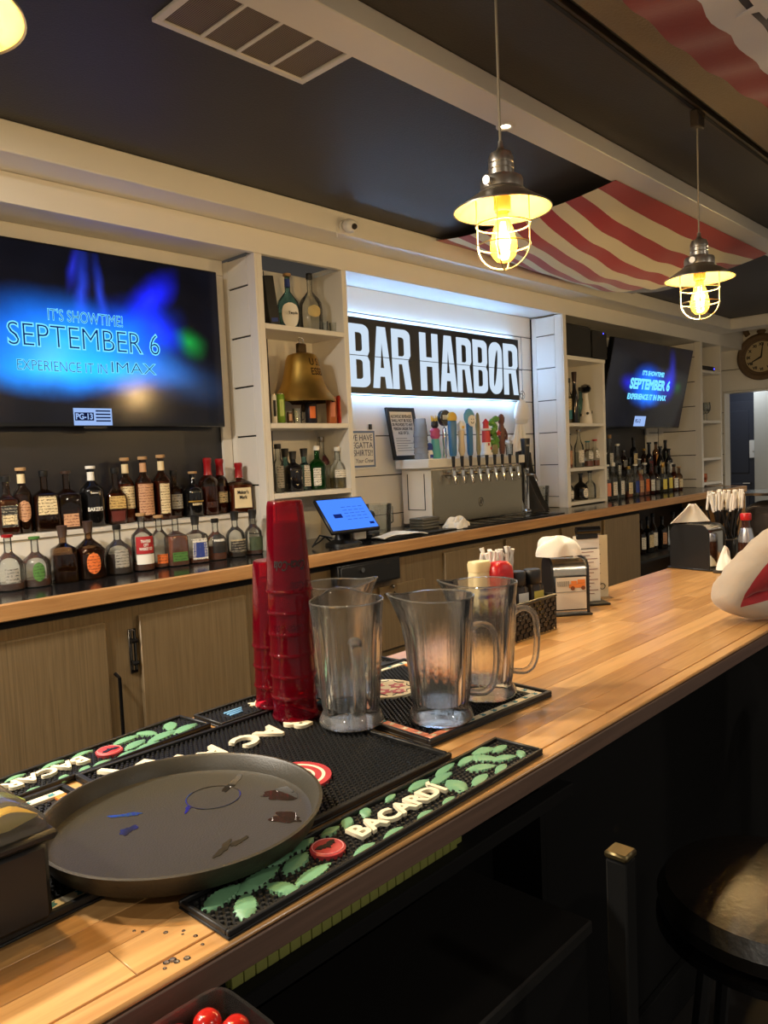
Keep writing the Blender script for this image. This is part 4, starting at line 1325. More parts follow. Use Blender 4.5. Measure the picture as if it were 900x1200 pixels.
# pink and aqua ornament standing on the slab
ZT_ = TZT + .0005
p = at(511, 538, Y=TYF + .05)
o = thing('ornamental_figure', 'pink and aqua figurine with a yellow crown standing on the tower slab', 'figurine', (p.x, TYF + .05, ZT_))
M().lathe([(.03, 0), (.034, .02), (.026, .08), (.024, .12)], 14).build('skirt', COLS['aqua'], o)
M().rings([(.1205, .024, .02, 2), (.14, .042, .024, 2), (.155, .036, .02, 2), (.17, .044, .024, 2), (.185, .026, .02, 2)], 14).build('bodice', COLS['pink'], o)
M().rings([(.1855, .014, .014, 2), (.2, .026, .022, 2), (.22, .024, .02, 2), (.23, .02, .016, 2)], 14).build('head', COLS['dark'], o)
cr = M()
for k in range(6):
    a = k * PI / 3
    cr.tube([(.016 * math.cos(a), .014 * math.sin(a), .228), (.026 * math.cos(a), .022 * math.sin(a), .262)], [.007, .002], 6)
cr.build('crown', COLS['yellow'], o)
p = at(504, 538, Y=TYF + .03)
o = thing('ornamental_shaker', 'small blue and white patterned shaker beside stacked cups', 'shaker', (p.x, TYF + .03, ZT_))
M().lathe([(.017, 0), (.021, .012), (.019, .04), (.014, .052)], 14).build('body', COLS['white'], o)
M().lathe([(.0185, .0525), (.021, .066), (.017, .088), (.006, .096)], 14).build('lid', BLUEINK, o)
R_ = [(0, .0205, .0205, 2), (.06, .0205, .0205, 2)]
label_patch(R_, .006, .026, .8).build('pattern', BLUEINK, o)
# stacked translucent cups
p = at(494, 537, Y=TYF + .06)
for k in range(5):
    lab = ['lowest of the five frosted plastic cups stacked upside down on the tower', 'second frosted plastic cup from the bottom of the tower stack', 'middle frosted plastic cup of the stack of five on the tower',
           'second frosted plastic cup from the top of the tower stack', 'topmost of the five frosted plastic cups stacked upside down on the tower'][k]
    o = thing('plastic_cup', lab, 'cup', (p.x, TYF + .06, ZT_ + k * .034), 0, 'plastic cups stacked on the beer tower')
    M().lathe([(.044, 0), (.046, .004), (.044, .008), (.034, .105), (.033, .107)], 18, False, True).build('wall', CUPS, o)
# little glass with white flowers
p = at(597, 532, Y=TYF + .03)
o = thing('flower_glass', 'small glass holding white blossoms at the right of the slab', 'vase', (p.x, TYF + .03, ZT_))
M().lathe([(.022, 0), (.028, .075), (.0265, .075), (.020, .008), (.0005, .008)], 14, True, False).build('glass', GLASS, o)
m = M()
random.seed(3)
for k in range(14):
    a = random.uniform(0, 2 * PI); r = random.uniform(0, .03); z = random.uniform(.085, .125)
    m.rings([(z - .012, .003, .003, 2), (z - .004, .014, .014, 2), (z + .006, .013, .013, 2), (z + .011, .003, .003, 2)], 7, cx=r * math.cos(a), cy=r * math.sin(a))
m.tube([(0, 0, .01), (.004, 0, .09)], .003, 5); m.tube([(.006, .004, .01), (-.008, .003, .09)], .003, 5)
m.build('blossoms', CLOTHW, o)
# dark stout tap standing apart at the right end
p = at(612, 586, Y=TYF - .02)
o = thing('stout_tap', 'tall black tap handle on a chrome column at the tower end', 'tap', (TX1 + .045, TYF - .02, ZC + .0145))
M().lathe([(.03, 0), (.03, .01), (.018, .02), (.016, .27), (.02, .28), (.02, .3)], 14).build('column', CHROME, o)
M().tube([(0, -.01, .255), (0, -.07, .25), (0, -.085, .21)], [.012, .011, .009], 10).build('spout', CHROME, o)
M().rings([(.3005, .014, .014, 3), (.36, .022, .018, 4), (.50, .036, .022, 5), (.505, .034, .02, 5)], 16).build('handle', BLACK, o)
M().box(-.022, .022, -.0235, -.0205, .45, .462).build('print', GREYLAB, o)
# black cover draped at the tower end
o = thing('draped_apron', 'black cloth apron draped beside the beer tower end', 'apron', (TX1 + .13, TYF + .03, ZC + .0005))
def drape(u, v):
    x = -.06 + .15 * u + (.13 * (1 - v) ** 2 * (u - .2))
    z = .44 * v + .004 - .02 * (abs(u - .4)) * v * 2
    y = .03 * math.sin(u * 9 + v * 2) * (1 - .6 * v) - .10 * (1 - v) ** 2 + .03
    return (x, y, z)
M().grid(drape, 18, 16, .012).build('cloth', CLOTHB, o)
# drip tray
o = thing('drip_tray', 'long black slotted drip tray below the taps', 'tray', (TX0, 2.72, ZC + .0005))
M().box(-.02, TW + .13, 0, TYF - 2.72 - .016, 0, .005, .001).build('pan', BLACK, o)
for k in range(7):
    M().box(.02 + k * .145, .10 + k * .145, .03, .17, .0055, .0095, .001).build('grate', BLACKGLOSS, o)
m = M()
for k in range(52):
    m.box(-.005 + k * .02, .003 + k * .02, .18, .225, .0055, .009)
m.build('grate_bars', NICKEL, o, kind='stuff')
# crumpled white towel
p = at(513, 618, Z=ZC)
o = thing('bar_towel', 'crumpled white towel left on the black worktop', 'towel', (p.x, 2.80, ZC + .0005))
random.seed(11)
def crump(u, v):
    a = 2 * PI * u; r = math.sin(PI * v * .5)
    k = 1 + .16 * math.sin(3 * a + 1) + .1 * math.sin(7 * a + 5 * v)
    z = .055 * (1 - v ** 2) * (1 + .35 * math.sin(5 * a + 6 * v) * v + .25 * math.sin(9 * v + 2 * a)) + .002
    return (.095 * r * k * math.cos(a), .055 * r * k * math.sin(a), max(z, .002))
M().grid(crump, 40, 16).build('cloth', CLOTHW, o, smooth=80)
# things hanging from the hook in the alcove
p = at(609, 465, Y=3.2)
o = thing('bucket_hat', 'white cap hanging from a wall hook in the sign alcove', 'hat', (p.x, 3.18, p.z))
m = M().tube([(0, .06, .015), (0, .0, .02), (0, -.012, .005), (0, .0, -.012)], .003, 6)
m.tube([(.03 * math.cos(a * PI / 8), -.004, .01 + .03 * math.sin(a * PI / 8)) for a in range(16)], .0022, 5, True)
m.build('hook_ring', NICKEL, o)
M().rings([(-.17, .075, .03, 2), (-.155, .09, .036, 2), (-.11, .085, .04, 2), (-.06, .06, .036, 2), (-.03, .03, .02, 2), (-.02, .006, .006, 2)], 18, cx=-.01).build('crown', CLOTHW, o)
M().rings([(-.20, .005, .004, 2), (-.195, .07, .012, 2), (-.172, .085, .03, 2)], 18, cx=-.015).build('brim', CLOTHW, o)
o = thing('hanging_apron', 'thin white cloth hanging below the white cap', 'cloth', (p.x - .02, 3.195, p.z - .205))
M().grid(lambda u, v: ((u - .5) * (.10 + .22 * v) - .03 * v, .012 * math.sin(u * 17) * (.3 + v), -.36 * v), 20, 10, .004).build('cloth', CLOTHW, o)

# ------------------------------------------------------------------ sign alcove notices
p0 = at(461, 492, Y=3.235); p1 = at(499, 537, Y=3.235)
fw = .21; fh = .275
q = at(482, 538, Y=3.15)
o = thing('framed_notice', 'black framed alcohol notice leaning against the boards on the tower slab', 'notice', (q.x, 3.175, ZT_ + .002))
o.rotation_euler = (math.radians(-10), 0, 0)
M().box(-fw / 2 - .025, -fw / 2, -.008, .008, 0, fh + .05, .002).build('frame_side', BLACK, o)
M().box(fw / 2, fw / 2 + .025, -.008, .008, 0, fh + .05, .002).build('frame_side', BLACK, o)
M().box(-fw / 2, fw / 2, -.008, .008, 0, .025, .002).build('frame_rail', BLACK, o)
M().box(-fw / 2, fw / 2, -.008, .008, fh + .025, fh + .05, .002).build('frame_rail', BLACK, o)
M().box(-fw / 2, fw / 2, -.001, .004, .025, fh + .025).build('sheet', PAPER, o)
for k, s_ in enumerate(('ALCOHOLIC BEVERAGES', 'SHALL NOT BE SOLD', 'OR PROVIDED TO ANY', 'PERSON UNDER THE', 'AGE OF 21.')):
    txt('notice_text', s_, .026, INK, o, (0, -.0015, fh - .005 - k * .026), ext=.0002, bold=.0006, fit=(.19, .185, .19, .17, .1)[k])
for k in range(6):
    M().box(-.08, .08 - .03 * (k % 3), -.0018, -.0011, .055 + k * .015, .059 + k * .015).build('small_print', GREYLAB, o)
p0 = at(404, 505, Y=3.25); p1 = at(440, 547, Y=3.25)
q = at(440, 526, Y=3.25)
w_, h_ = .33, .235
o = thing('shirt_notice', 'white blue bordered notice about regatta shirts clipped to the boards', 'notice', (q.x - w_ / 2, 3.247, q.z))
M().box(-w_ / 2, w_ / 2, -.003, 0.0, -h_ / 2, h_ / 2, .0005).build('sheet', PAPER, o)
bd = mat('blue_grey_border', (110, 126, 156), .7)
for x0, x1, z0, z1 in ((-w_ / 2 + .01, w_ / 2 - .01, h_ / 2 - .022, h_ / 2 - .01), (-w_ / 2 + .01, w_ / 2 - .01, -h_ / 2 + .01, -h_ / 2 + .022),
                       (-w_ / 2 + .01, -w_ / 2 + .022, -h_ / 2 + .022, h_ / 2 - .022), (w_ / 2 - .022, w_ / 2 - .01, -h_ / 2 + .022, h_ / 2 - .022)):
    M().box(x0, x1, -.0038, -.0031, z0, z1).build('border', bd, o)
for k, (s_, sz) in enumerate((('WE HAVE', .05), ('REGATTA', .05), ('SHIRTS!!', .05), ('Your Crew', .036))):
    txt('notice_text', s_, sz, mat('navy_ink', (40, 50, 80), .7), o, (w_ / 2 - .03, -.004, .066 - k * .045), ext=.0002, align='RIGHT', xs=.9, shear=.25 if k == 3 else 0)
M().box(-.01, .01, -.012, -.0005, h_ / 2 - .002, h_ / 2 + .03, .002).build('clip', BLACK, o).location = (w_ / 2 - .045, 0, 0)

# ================================================================== TILL
q = at(406, 604, Z=ZC + .150)
o = thing('till_screen', 'black touch screen till with a bright blue display', 'till', (q.x, q.y, ZC + .0005), math.radians(-7))
lean = Matrix.Translation((0, -.069, .079)) @ Matrix.Rotation(math.radians(-43), 4, 'X')
M(lean).box(-.150, .150, -.011, .011, -.012, .208, .006).build('tablet', BLACK, o)
lean2 = lean
bl_ = emit('till_display', (66, 122, 240), 1.0)
s = M(lean).box(-.140, .140, -.0125, -.0112, 0.0, .196).build('display', bl_, o)
e_w = emit('till_white', (170, 200, 255), 0.9); e_d = emit('till_dark', (26, 44, 120), 0.6)
mm = M(lean)
for r in range(5):
    for c in range(4):
        mm.box(-.02 + c * .035, .006 + c * .035, -.0129, -.0126, .06 + r * .02, .062 + r * .02)
mm.build('keypad_lines', e_d, s)
M(lean).box(-.09, -.04, -.0129, -.0126, .075, .1).build('icon', e_d, s)
M(lean).box(.10, .128, -.0129, -.0126, .02, .035).build('button', e_d, s)
M().rings([(0, .09, .075, 3), (.012, .088, .073, 3), (.03, .05, .04, 2), (.07, .04, .02, 3), (.128, .05, .012, 4)], 20, cy=.035).build('stand', BLACK, o)
M().box(.05, .13, .01, .05, .02, .085, .004).build('card_reader', PAPER, o)
m = M().tube([(-.18, .05, .01), (-.16, .02, .03), (-.1, .05, .05), (-.06, .06, .02)], .004, 6)
m.tube([(-.2, .02, .01), (-.14, .04, .06), (-.06, .05, .04)], .004, 6)
m.build('cable', BLACK, o)
p = at(367, 622, Y=2.86)
o = thing('speaker_box', 'small black box standing left of the till', 'box', (2.36, 2.90, ZC + .0005))
M().box(-.05, .05, -.05, .05, 0, .14, .004).build('case', BLACK, o)
M().box(-.035, .035, -.0515, -.0505, .02, .12).build('grille', CLOTHB, o)
p = at(452, 600, Y=2.98)
o = thing('blender_jug', 'clear plastic jug standing behind the till', 'jug', (3.13, 3.03, ZC + .0005))
M().lathe([(.06, 0), (.066, .01), (.078, .17), (.076, .17), (.062, .012), (.0005, .012)], 22, True, False).build('jug', GLASS, o)
M().tube([(.076, 0, .15), (.115, 0, .145), (.115, 0, .06), (.07, 0, .045)], .007, 8).build('handle', GLASS, o)
o = thing('phone_handset', 'black handset resting between till and clear jug', 'phone', (2.93, 2.92, ZC + .0005), .5)
M().box(-.06, .06, -.05, .05, 0, .035, .008).build('cradle', BLACK, o)
M().tube([(-.07, .0, .05), (-.05, 0, .075), (.03, 0, .125), (.06, 0, .12)], [.026, .018, .018, .028], 10).build('handset', BLACK, o)
o = thing('paper_tray', 'pale plastic tray of receipts in front of the till', 'tray', (3.02, 2.77, ZC + .0005), -.15)
def paper(u, v):
    return ((u - .5) * .30, (v - .5) * .11, .012 + .018 * math.sin(PI * u) + .004 * math.sin(9 * u + 3 * v))
M().grid(paper, 14, 6, .004).build('receipt_paper', PAPER, o)
M().box(-.12, .12, -.045, .045, 0, .008, .003).build('tray', BLACK, o)
o = thing('black_mat_small', 'flat black mat under the grey square tins', 'mat', (3.34, 2.86, ZC + .0005))
M().box(-.20, .20, -.11, .11, 0, .008, .003).build('mat', RUBBER, o)
gs = mat('grey_tin', (110, 106, 96), .4, .6)
for k in range(4):
    o = thing('square_tin', ['lowest grey square tin in the pile beside the beer tower', 'second grey square tin from the bottom of the pile', 'third grey square tin from the bottom of the pile', 'topmost grey square tin of the pile'][k], 'tin', (3.40, 2.92, ZC + .0095 + k * .0165), .1, 'grey square tins beside the beer tower')
    M().box(-.085, .085, -.05, .05, 0, .015, .003).build('tin', gs, o)
# till drawer under the worktop
o = thing('cash_drawer', 'black cash drawer fixed under the worktop edge', 'drawer', (2.66, 2.685, .92))
M().box(-.215, .215, -.04, .014, 0, .115, .002).build('case', BLACK, o)
M().box(-.20, .20, -.046, -.0405, .008, .105, .002).build('front', BLACK, o)
q = at(424, 668, Y=2.64)
M().tube([(q.x - 2.66, -.047, q.z - .92), (q.x - 2.66, -.055, q.z - .92)], .012, 14).build('lock', CHROME, o)

# ------------------------------------------------------------------ plastic jug right of the tower
p = at(646, 595, Y=3.1)
o = thing('clear_jug', 'clear plastic pitcher standing against the boarded cheek', 'jug', (4.93, 3.12, ZC + .0005))
M().lathe([(.07, 0), (.075, .012), (.086, .17), (.084, .17), (.072, .014), (.0005, .014)], 22, True, False).build('jug', GLASS, o)
M().tube([(.084, 0, .15), (.125, 0, .14), (.12, 0, .06), (.08, 0, .045)], .008, 8).build('handle', GLASS, o)

# ================================================================== FAR SHELF UNIT, LOUDSPEAKER
t = thing('loudspeaker', 'black loudspeaker cabinet on top of the short shelf unit', 'speaker', (5.40, 3.02, 2.2365))
M().box(-.255, .19, 0, .3, 0, .25, .012).build('cabinet', BLACK, t)
M().box(-.245, .18, -.01, -.0005, .012, .238, .006).build('grille', CLOTHB, t)
t = thing('loudspeaker', 'second black loudspeaker with rounded corner, half behind the far television', 'speaker', (5.745, 3.00, 2.2365))
M().box(-.14, .14, 0.03, .22, 0, .24, .03).build('cabinet', BLACK, t)
M().box(-.12, .12, .022, .0295, .015, .225, .006).build('grille', CLOTHB, t)
M().tube([(0.06, .0215, .215), (0.06, .018, .215)], .005, 8).build('indicator', BLUELED, t)
Z1, Z2, Z3 = [z + .0005 for z in S3]
U3 = 'spirits in the short shelf unit'
bottle_px(667, 493, 440, 8, 3.10, Z1, 'slim bottle with a cream and teal label at the left of the upper shelf', 'tall', GLASS, PALESPIRIT, .6, BLACK, 'cap', ((.1, .3, .9, TEAL), (.3, .55, .9, CREAM)), group=U3)
bottle_px(674, 494, 434, 7, 3.06, Z1, 'very dark twisted bottle on the upper shelf', 'slim', BLACKGLASS, None, .5, MATS['brown_cap'], 'tallcap', (), group=U3)
bottle_px(681, 493, 450, 8, 3.14, Z1, 'clear bottle with blue tint between the dark bottle and the decanter', 'tall', BLUEGLASS, CLEARSPIRIT, .5, BLACK, 'cap', (), group=U3)
p = at(687, 494, Y=3.08)
o = thing('ball_decanter', 'white ceramic decanter with a round black and silver stopper', 'decanter', (p.x, 3.08, Z1))
M().lathe([(.045, 0), (.05, .01), (.046, .06), (.03, .12), (.02, .2), (.018, .24)], 18).build('body', COLS['white'], o)
for k in range(5):
    a = k * 1.3
    M().tube([(.044 * math.cos(a), .044 * math.sin(a), .05 + .01 * k), (.05 * math.cos(a), .05 * math.sin(a), .05 + .01 * k)], .011, 8).build('dark_patch', INK, o)
M().rings([(.241, .01, .01, 2), (.25, .035, .035, 2), (.275, .045, .045, 2), (.3, .035, .035, 2), (.315, .008, .008, 2)], 16).build('stopper', BLACKGLOSS, o)
M().rings([(.29, .040, .040, 2), (.305, .031, .031, 2), (.317, .006, .006, 2)], 16).build('stopper_cap', CHROME, o)
for px, w_, top, lab, kind, liq, cp_, lb in (
        (667, 8, 507, 'clear bottle with brown spirit at the left of the middle shelf', 'tall', AMBER, BLACK, ((.1, .5, .9, TAN),)),
        (679, 11, 503, 'long necked clear bottle with a white label on the middle shelf', 'slim', CLEARSPIRIT, NICKEL, ((.12, .45, .9, PAPER),)),
        (689, 10, 517, 'short bottle with a blue green stopper and slanted white label', 'square', AMBER, TEAL, ((.3, .62, .42, PAPER),)),
        (697.5, 10, 516, 'short bottle with a red stopper and slanted white label', 'square', AMBER, REDPL, ((.3, .62, .42, PAPER),))):
    bottle_px(px, 547, top, w_, 3.06, Z2, lab, kind, GLASS, liq, .22 if kind == 'square' else .4, cp_, 'stopper', lb, group=U3)
for px, w_, top, lab, gl, liq, lb in (
        (667, 11, 557, 'clear squat bottle with oval white label on the lowest shelf', GLASS, CLEARSPIRIT, ((.1, .42, .5, PAPER, 'oval'),)),
        (681, 16, 557, 'black squat bottle with an oval white label', BLACKGLASS, None, ((.08, .44, .5, PAPER, 'oval'),)),
        (692, 13, 556, 'clear squat bottle with a black stopper at the right of the lowest shelf', GLASS, None, ())):
    bottle_px(px, 588, top, w_, 3.06, Z3, lab, 'dome', gl, liq, .35, BLACK, 'stopper', lb, group=U3)

# ------------------------------------------------------------------ bottle rows below the tilted television
random.seed(21)
glz = [GLASS, GLASS, DARKGLASS, GLASS, BLUEGLASS]
cols = ['clear', 'amber', 'dark', 'pale', 'straw coloured']
RB = 'bottles in the front row below the tilted television'
front = [(712, 540, 'tall', GLASS, CLEARSPIRIT, PAPER, 'pink and white', SALMON), (719, 538, 'tall', GLASS, CLEARSPIRIT, PAPER, 'plain white', PAPER),
         (727, 539, 'square', GLASS, CLEARSPIRIT, BLACK, 'white and black', PAPER), (737, 543, 'tall', GLASS, AMBER, GOLD, 'cream', CREAM),
         (745, 541, 'tall', GLASS, CLEARSPIRIT, PAPER, 'navy', BLUEINK), (750, 541, 'slim', GLASS, AMBER, BLACK, 'buff', TAN),
         (756, 540, 'square', GLASS, AMBER, PAPER, 'orange and white', ORANGEINK), (763, 541, 'tall', DARKGLASS, DARKAMBER, BLACK, 'white', PAPER),
         (769, 544, 'tall', DARKGLASS, BROWNSPIRIT, BLACK, 'grey', GREYLAB), (777, 543, 'tall', GLASS, PALESPIRIT, GOLD, 'yellow', mat('yellow_label', (220, 200, 90), .6)),
         (784, 541, 'dome', GLASS, PALESPIRIT, NICKEL, 'pale yellow', MATS['yellow_label']), (790, 543, 'slim', DARKGLASS, DARKAMBER, BLACK, 'black and white', PAPER),
         (796, 546, 'tall', DARKGLASS, AMBER, CORK, 'pale cream', CREAM)]
for i, (px, top, kind, gl, lq, cp_, lname, lm) in enumerate(front):
    pos = 'first bottle from the left' if i == 0 else ('last bottle on the right' if i == len(front) - 1 else ['', 'second', 'third', 'fourth', 'fifth', 'sixth', 'seventh', 'eighth', 'ninth', 'tenth', 'eleventh', 'twelfth'][i] + ' bottle from the left')
    bottle_px(px, 582 - (px - 712) * .10, top, 8 + (i % 2), 3.04, ZC + .0005, '%s in the front row under the tilted television' % pos, kind, gl, lq, .2 + .25 * ((i * 7) % 3), cp_, 'cap' if i % 2 else 'stopper',
              ((.12, .48, .85, lm),) if kind != 'square' else ((.12, .5, .42, lm),), group=RB, seg=14)
RB2 = 'bottles in the back rows below the tilted television'
back = [(709, 518, GLASS, CLEARSPIRIT, PAPER, 'white'), (715, 508, GLASS, CLEARSPIRIT, CORK, 'plain white'), (724, 508, GLASS, CLEARSPIRIT, PAPER, 'tall white'), (731, 526, DARKGLASS, BROWNSPIRIT, NICKEL, 'silver'),
        (738, 524, BLACKGLASS, None, BLACK, 'black'), (743, 511, BLACKGLASS, None, BLACK, 'very dark'), (749, 526, GLASS, AMBER, PAPER, 'cream'), (755, 524, DARKGLASS, DARKAMBER, GOLD, 'tan'),
        (761, 507, BLACKGLASS, None, BLACK, 'red brown'), (769, 516, DARKGLASS, AMBER, BLACK, 'orange'), (774, 512, BLACKGLASS, None, BLACK, 'gold'), (780, 514, BLACKGLASS, None, BLACK, 'dark green'), (784, 515, BLACKGLASS, None, BLACK, 'round white')]
cm = {'white': PAPER, 'plain white': PAPER, 'tall white': PAPER, 'silver': GREYLAB, 'black': INK, 'very dark': CREAM, 'cream': CREAM, 'tan': TAN, 'red brown': MATS['maroon_label'], 'orange': mat('amber_label', (210, 140, 40), .5), 'gold': GOLD, 'dark green': MATS['forest_label'], 'round white': PAPER}
for i, (px, top, gl, lq, cp_, ln) in enumerate(back):
    lv = 1 if i % 2 else 0
    pos = 'first from the left' if i == 0 else ('last on the right' if i == len(back) - 1 else ['', 'second', 'third', 'fourth', 'fifth', 'sixth', 'seventh', 'eighth', 'ninth', 'tenth', 'eleventh', 'twelfth'][i] + ' from the left')
    base = 555 - (px - 712) * .09 if lv == 0 else 551 - (px - 712) * .09
    bottle_px(px, base, top, 8, 3.165 if lv == 0 else 3.29, ZC + (.1205 if lv == 0 else .2205), 'bottle %s on the dark risers, with a %s label' % (pos, ln), ('tall', 'slim', 'round')[i % 3], gl, lq, .5, cp_, 'cap' if i % 2 else 'stopper',
              ((.15, .5, .85, cm[ln]),), group=RB2, seg=14)
# ------------------------------------------------------------------ last shelf unit
ZU = [z + .0005 for z in S4]
t = thing('media_box', 'flat black media box with blue indicator on the top shelf of the far unit', 'player', (7.93, 3.06, ZU[0]))
M().box(-.15, .15, -.07, .09, 0, .045, .004).build('case', BLACK, t)
M().tube([(.13, -.0705, .022), (.13, -.073, .022)], .008, 10).build('indicator', BLUELED, t)
for i, (px, Y_) in enumerate(((826.5, 3.05), (832, 3.13), (836, 3.05), (840.5, 3.12))):
    p = at(px, 492, Y=Y_)
    t = thing('stemmed_glass', ['leftmost stemmed glass on the far unit shelf', 'second stemmed glass from the left on the far unit', 'third stemmed glass from the left on the far unit', 'rightmost stemmed glass on the far unit shelf'][i], 'glass', (7.785 + .112 * i, Y_, ZU[1]), group='stemmed glasses on the far unit')
    M().lathe([(.034, 0), (.034, .003), (.005, .008), (.005, .07), (.02, .08), (.038, .11), (.040, .14), (.034, .185), (.0325, .185), (.038, .14), (.034, .11), (.0005, .085)], 16, True, False).build('glass', GLASS, t)
for i, px in enumerate((825.5, 831)):
    p = at(px, 562, Y=3.05)
    t = thing('copper_mug', ['left copper mug on the bottom shelf of the far unit', 'right copper mug on the bottom shelf of the far unit'][i], 'mug', (7.80 + i * .13, 3.07, ZU[3]), .3, 'copper mugs on the far unit')
    M().lathe([(.036, 0), (.046, .03), (.044, .085), (.0425, .085), (.044, .03), (.0005, .006)], 18, True, False).build('cup', COPPER, t)
    M().tube([(.044, 0, .07), (.075, 0, .065), (.072, 0, .03), (.045, 0, .02)], .005, 8).build('handle', COPPER, t)
# ------------------------------------------------------------------ bottles in the open shelves under the far worktop
UB = 'bottles on the open shelves under the far worktop'
for i, (px, top, gl, lb) in enumerate(((751, 604, DARKGLASS, PAPER), (759, 600, BLACKGLASS, CREAM), (765, 604, DARKGLASS, PAPER), (776, 609, BLACKGLASS, TAN), (789, 603, GLASS, PAPER), (800, 600, DARKGLASS, CREAM), (812, 598, BLACKGLASS, PAPER), (822, 596, GLASS, TAN))):
    p = at(px, 620, Y=2.95)
    pos = ['first', 'second', 'third', 'fourth', 'fifth', 'sixth', 'seventh', 'eighth'][i]
    bottle((p.x, 2.95, .6205), '%s bottle from the left on the dark shelf under the far worktop' % pos, ('tall', 'square', 'slim')[i % 3], .29 + .02 * (i % 3), .08, gl, None, .5, BLACK, 'cap', ((.15, .5, .8 if i % 3 != 1 else .42, lb),), group=UB, seg=14)
p = at(758, 655, Y=2.9)
t = thing('basin', 'grey metal basin on the lower dark shelf', 'basin', (6.05, 2.95, .1305))
M().lathe([(.09, 0), (.16, .16), (.165, .165), (.155, .165), (.085, .01), (.0005, .01)], 24, True, False).build('bowl', NICKEL, t)
# ------------------------------------------------------------------ beyond the counter end
q = at(878, 590, X=8.45)
t = thing('steel_table', 'stainless steel table standing beyond the counter end', 'table', (8.35, 2.6, 0))
M().box(-.3, .3, -.75, .35, 1.0, 1.03, .004).build('table_top', mat('bright_steel', (220, 220, 216), .2, 1.0), t)
for sx in (-.26, .26):
    for sy in (-.7, .3):
        M().tube([(sx, sy, 0), (sx, sy, .999)], .018, 8).build('leg', STEEL, t)
M().box(-.28, .28, -.72, .32, .45, .47, .003).build('under_shelf', STEEL, t)
t = thing('plastic_sack', 'crumpled clear sack of goods on the shelf of the steel table', 'bag', (8.30, 2.55, .4705))
M().grid(lambda u, v: ((.22 + .02 * math.sin(8 * u * PI)) * math.sin(PI * (.02 + .96 * v)) * math.cos(2 * PI * u), (.26 + .03 * math.sin(6 * u * PI + 5 * v)) * math.sin(PI * (.02 + .96 * v)) * math.sin(2 * PI * u), .24 - .235 * math.cos(PI * v) + .0), 36, 18).build('film', thin_glass('grey_sack_film', (190, 182, 176), 1.0, .15, .30, (170, 152, 142)), t)

# ================================================================== WALL CLOCK
q = at(893, 418, X=XE - .02)
t = thing('wall_clock', 'round brown pocket watch shaped clock on the white end wall', 'clock', (XE - .013, q.y, q.z))
t.rotation_euler = (0, 0, -PI / 2)
ro = 26 * m_per_px(q)
M().tube([(0, 0, 0), (0, -.02, 0)], ro * .93, 40).build('back_plate', CLOCKWOOD, t)
m = M()
for k, (r, y, w_) in enumerate(((ro * .90, -.03, .035), (ro * .76, -.034, .018))):
    m.tube([(r * math.cos(a * PI / 24), y, r * math.sin(a * PI / 24)) for a in range(48)], w_, 10, True)
m.build('bezel', CLOCKWOOD, t)
M().tube([(0, -.0205, 0), (0, -.026, 0)], ro * .72, 40).build('dial', CLOCKFACE, t)
m = M()
for k, s_ in enumerate(('XII', 'I', 'II', 'III', 'IV', 'V', 'VI', 'VII', 'VIII', 'IX', 'X', 'XI')):
    a = PI / 2 - k * PI / 6
    txt('numeral', s_, ro * .17, INK, t, (ro * .56 * math.cos(a), -.0272, ro * .56 * math.sin(a)), rot=(PI / 2, 0, 0) if False else Matrix.Rotation(PI / 2, 4, 'X').to_euler(), ext=.0005, bold=.002)
M().tube([(0, -.030, 0), (-ro * .40, -.030, -ro * .20)], [.010, .005], 6).build('hand', INK, t)
M().tube([(0, -.034, 0), (ro * .06, -.034, ro * .52)], [.009, .004], 6).build('hand', INK, t)
M().rings([(ro * .93, .05, .025, 2), (ro * 1.06, .035, .025, 2), (ro * 1.12, .05, .03, 2), (ro * 1.2, .04, .026, 2)], 14, cy=-.02).build('crown', CLOCKWOOD, t)
M().tube([(.16 * math.cos(a * PI / 12 - .5), -.02, ro * 1.28 + .12 * math.sin(a * PI / 12 - .5)) for a in range(17)], .03, 8).build('bow', CLOCKWOOD, t)

# ================================================================== CEILING THINGS
q0 = at(175, 22, Z=ZCEIL); q1 = at(354, 95, Z=ZCEIL); q2 = at(413, 57, Z=ZCEIL)
t = thing('ceiling_vent', 'white framed return air grille in the dark ceiling', 'vent', ((q0.x + q1.x) / 2, 1.785, ZCEIL - .0005))
L, Wd = q1.x - q0.x, .285
fr = .022
for x0, x1, y0, y1 in ((-L / 2, L / 2, -Wd / 2, -Wd / 2 + fr), (-L / 2, L / 2, Wd / 2 - fr, Wd / 2), (-L / 2, -L / 2 + fr, -Wd / 2 + fr, Wd / 2 - fr), (L / 2 - fr, L / 2, -Wd / 2 + fr, Wd / 2 - fr)):
    M().box(x0, x1, y0, y1, -.012, 0, .002).build('frame_bar', WHITE_TRIM, t)
gm, gnt, gout = new_mat('perforated_grille')
b_ = gnt.nodes.new('ShaderNodeBsdfPrincipled'); vo = gnt.nodes.new('ShaderNodeTexVoronoi'); vo.inputs['Scale'].default_value = 170; vo.inputs['Randomness'].default_value = 0
tc_ = gnt.nodes.new('ShaderNodeTexCoord'); cr_ = gnt.nodes.new('ShaderNodeValToRGB')
cr_.color_ramp.elements[0].position = .30; cr_.color_ramp.elements[0].color = lin((20, 18, 15)); cr_.color_ramp.elements[1].position = .42; cr_.color_ramp.elements[1].color = lin((140, 122, 96))
gnt.links.new(tc_.outputs['Object'], vo.inputs['Vector']); gnt.links.new(vo.outputs['Distance'], cr_.inputs[0]); gnt.links.new(cr_.outputs[0], b_.inputs['Base Color']); gnt.links.new(b_.outputs[0], gout.inputs[0])
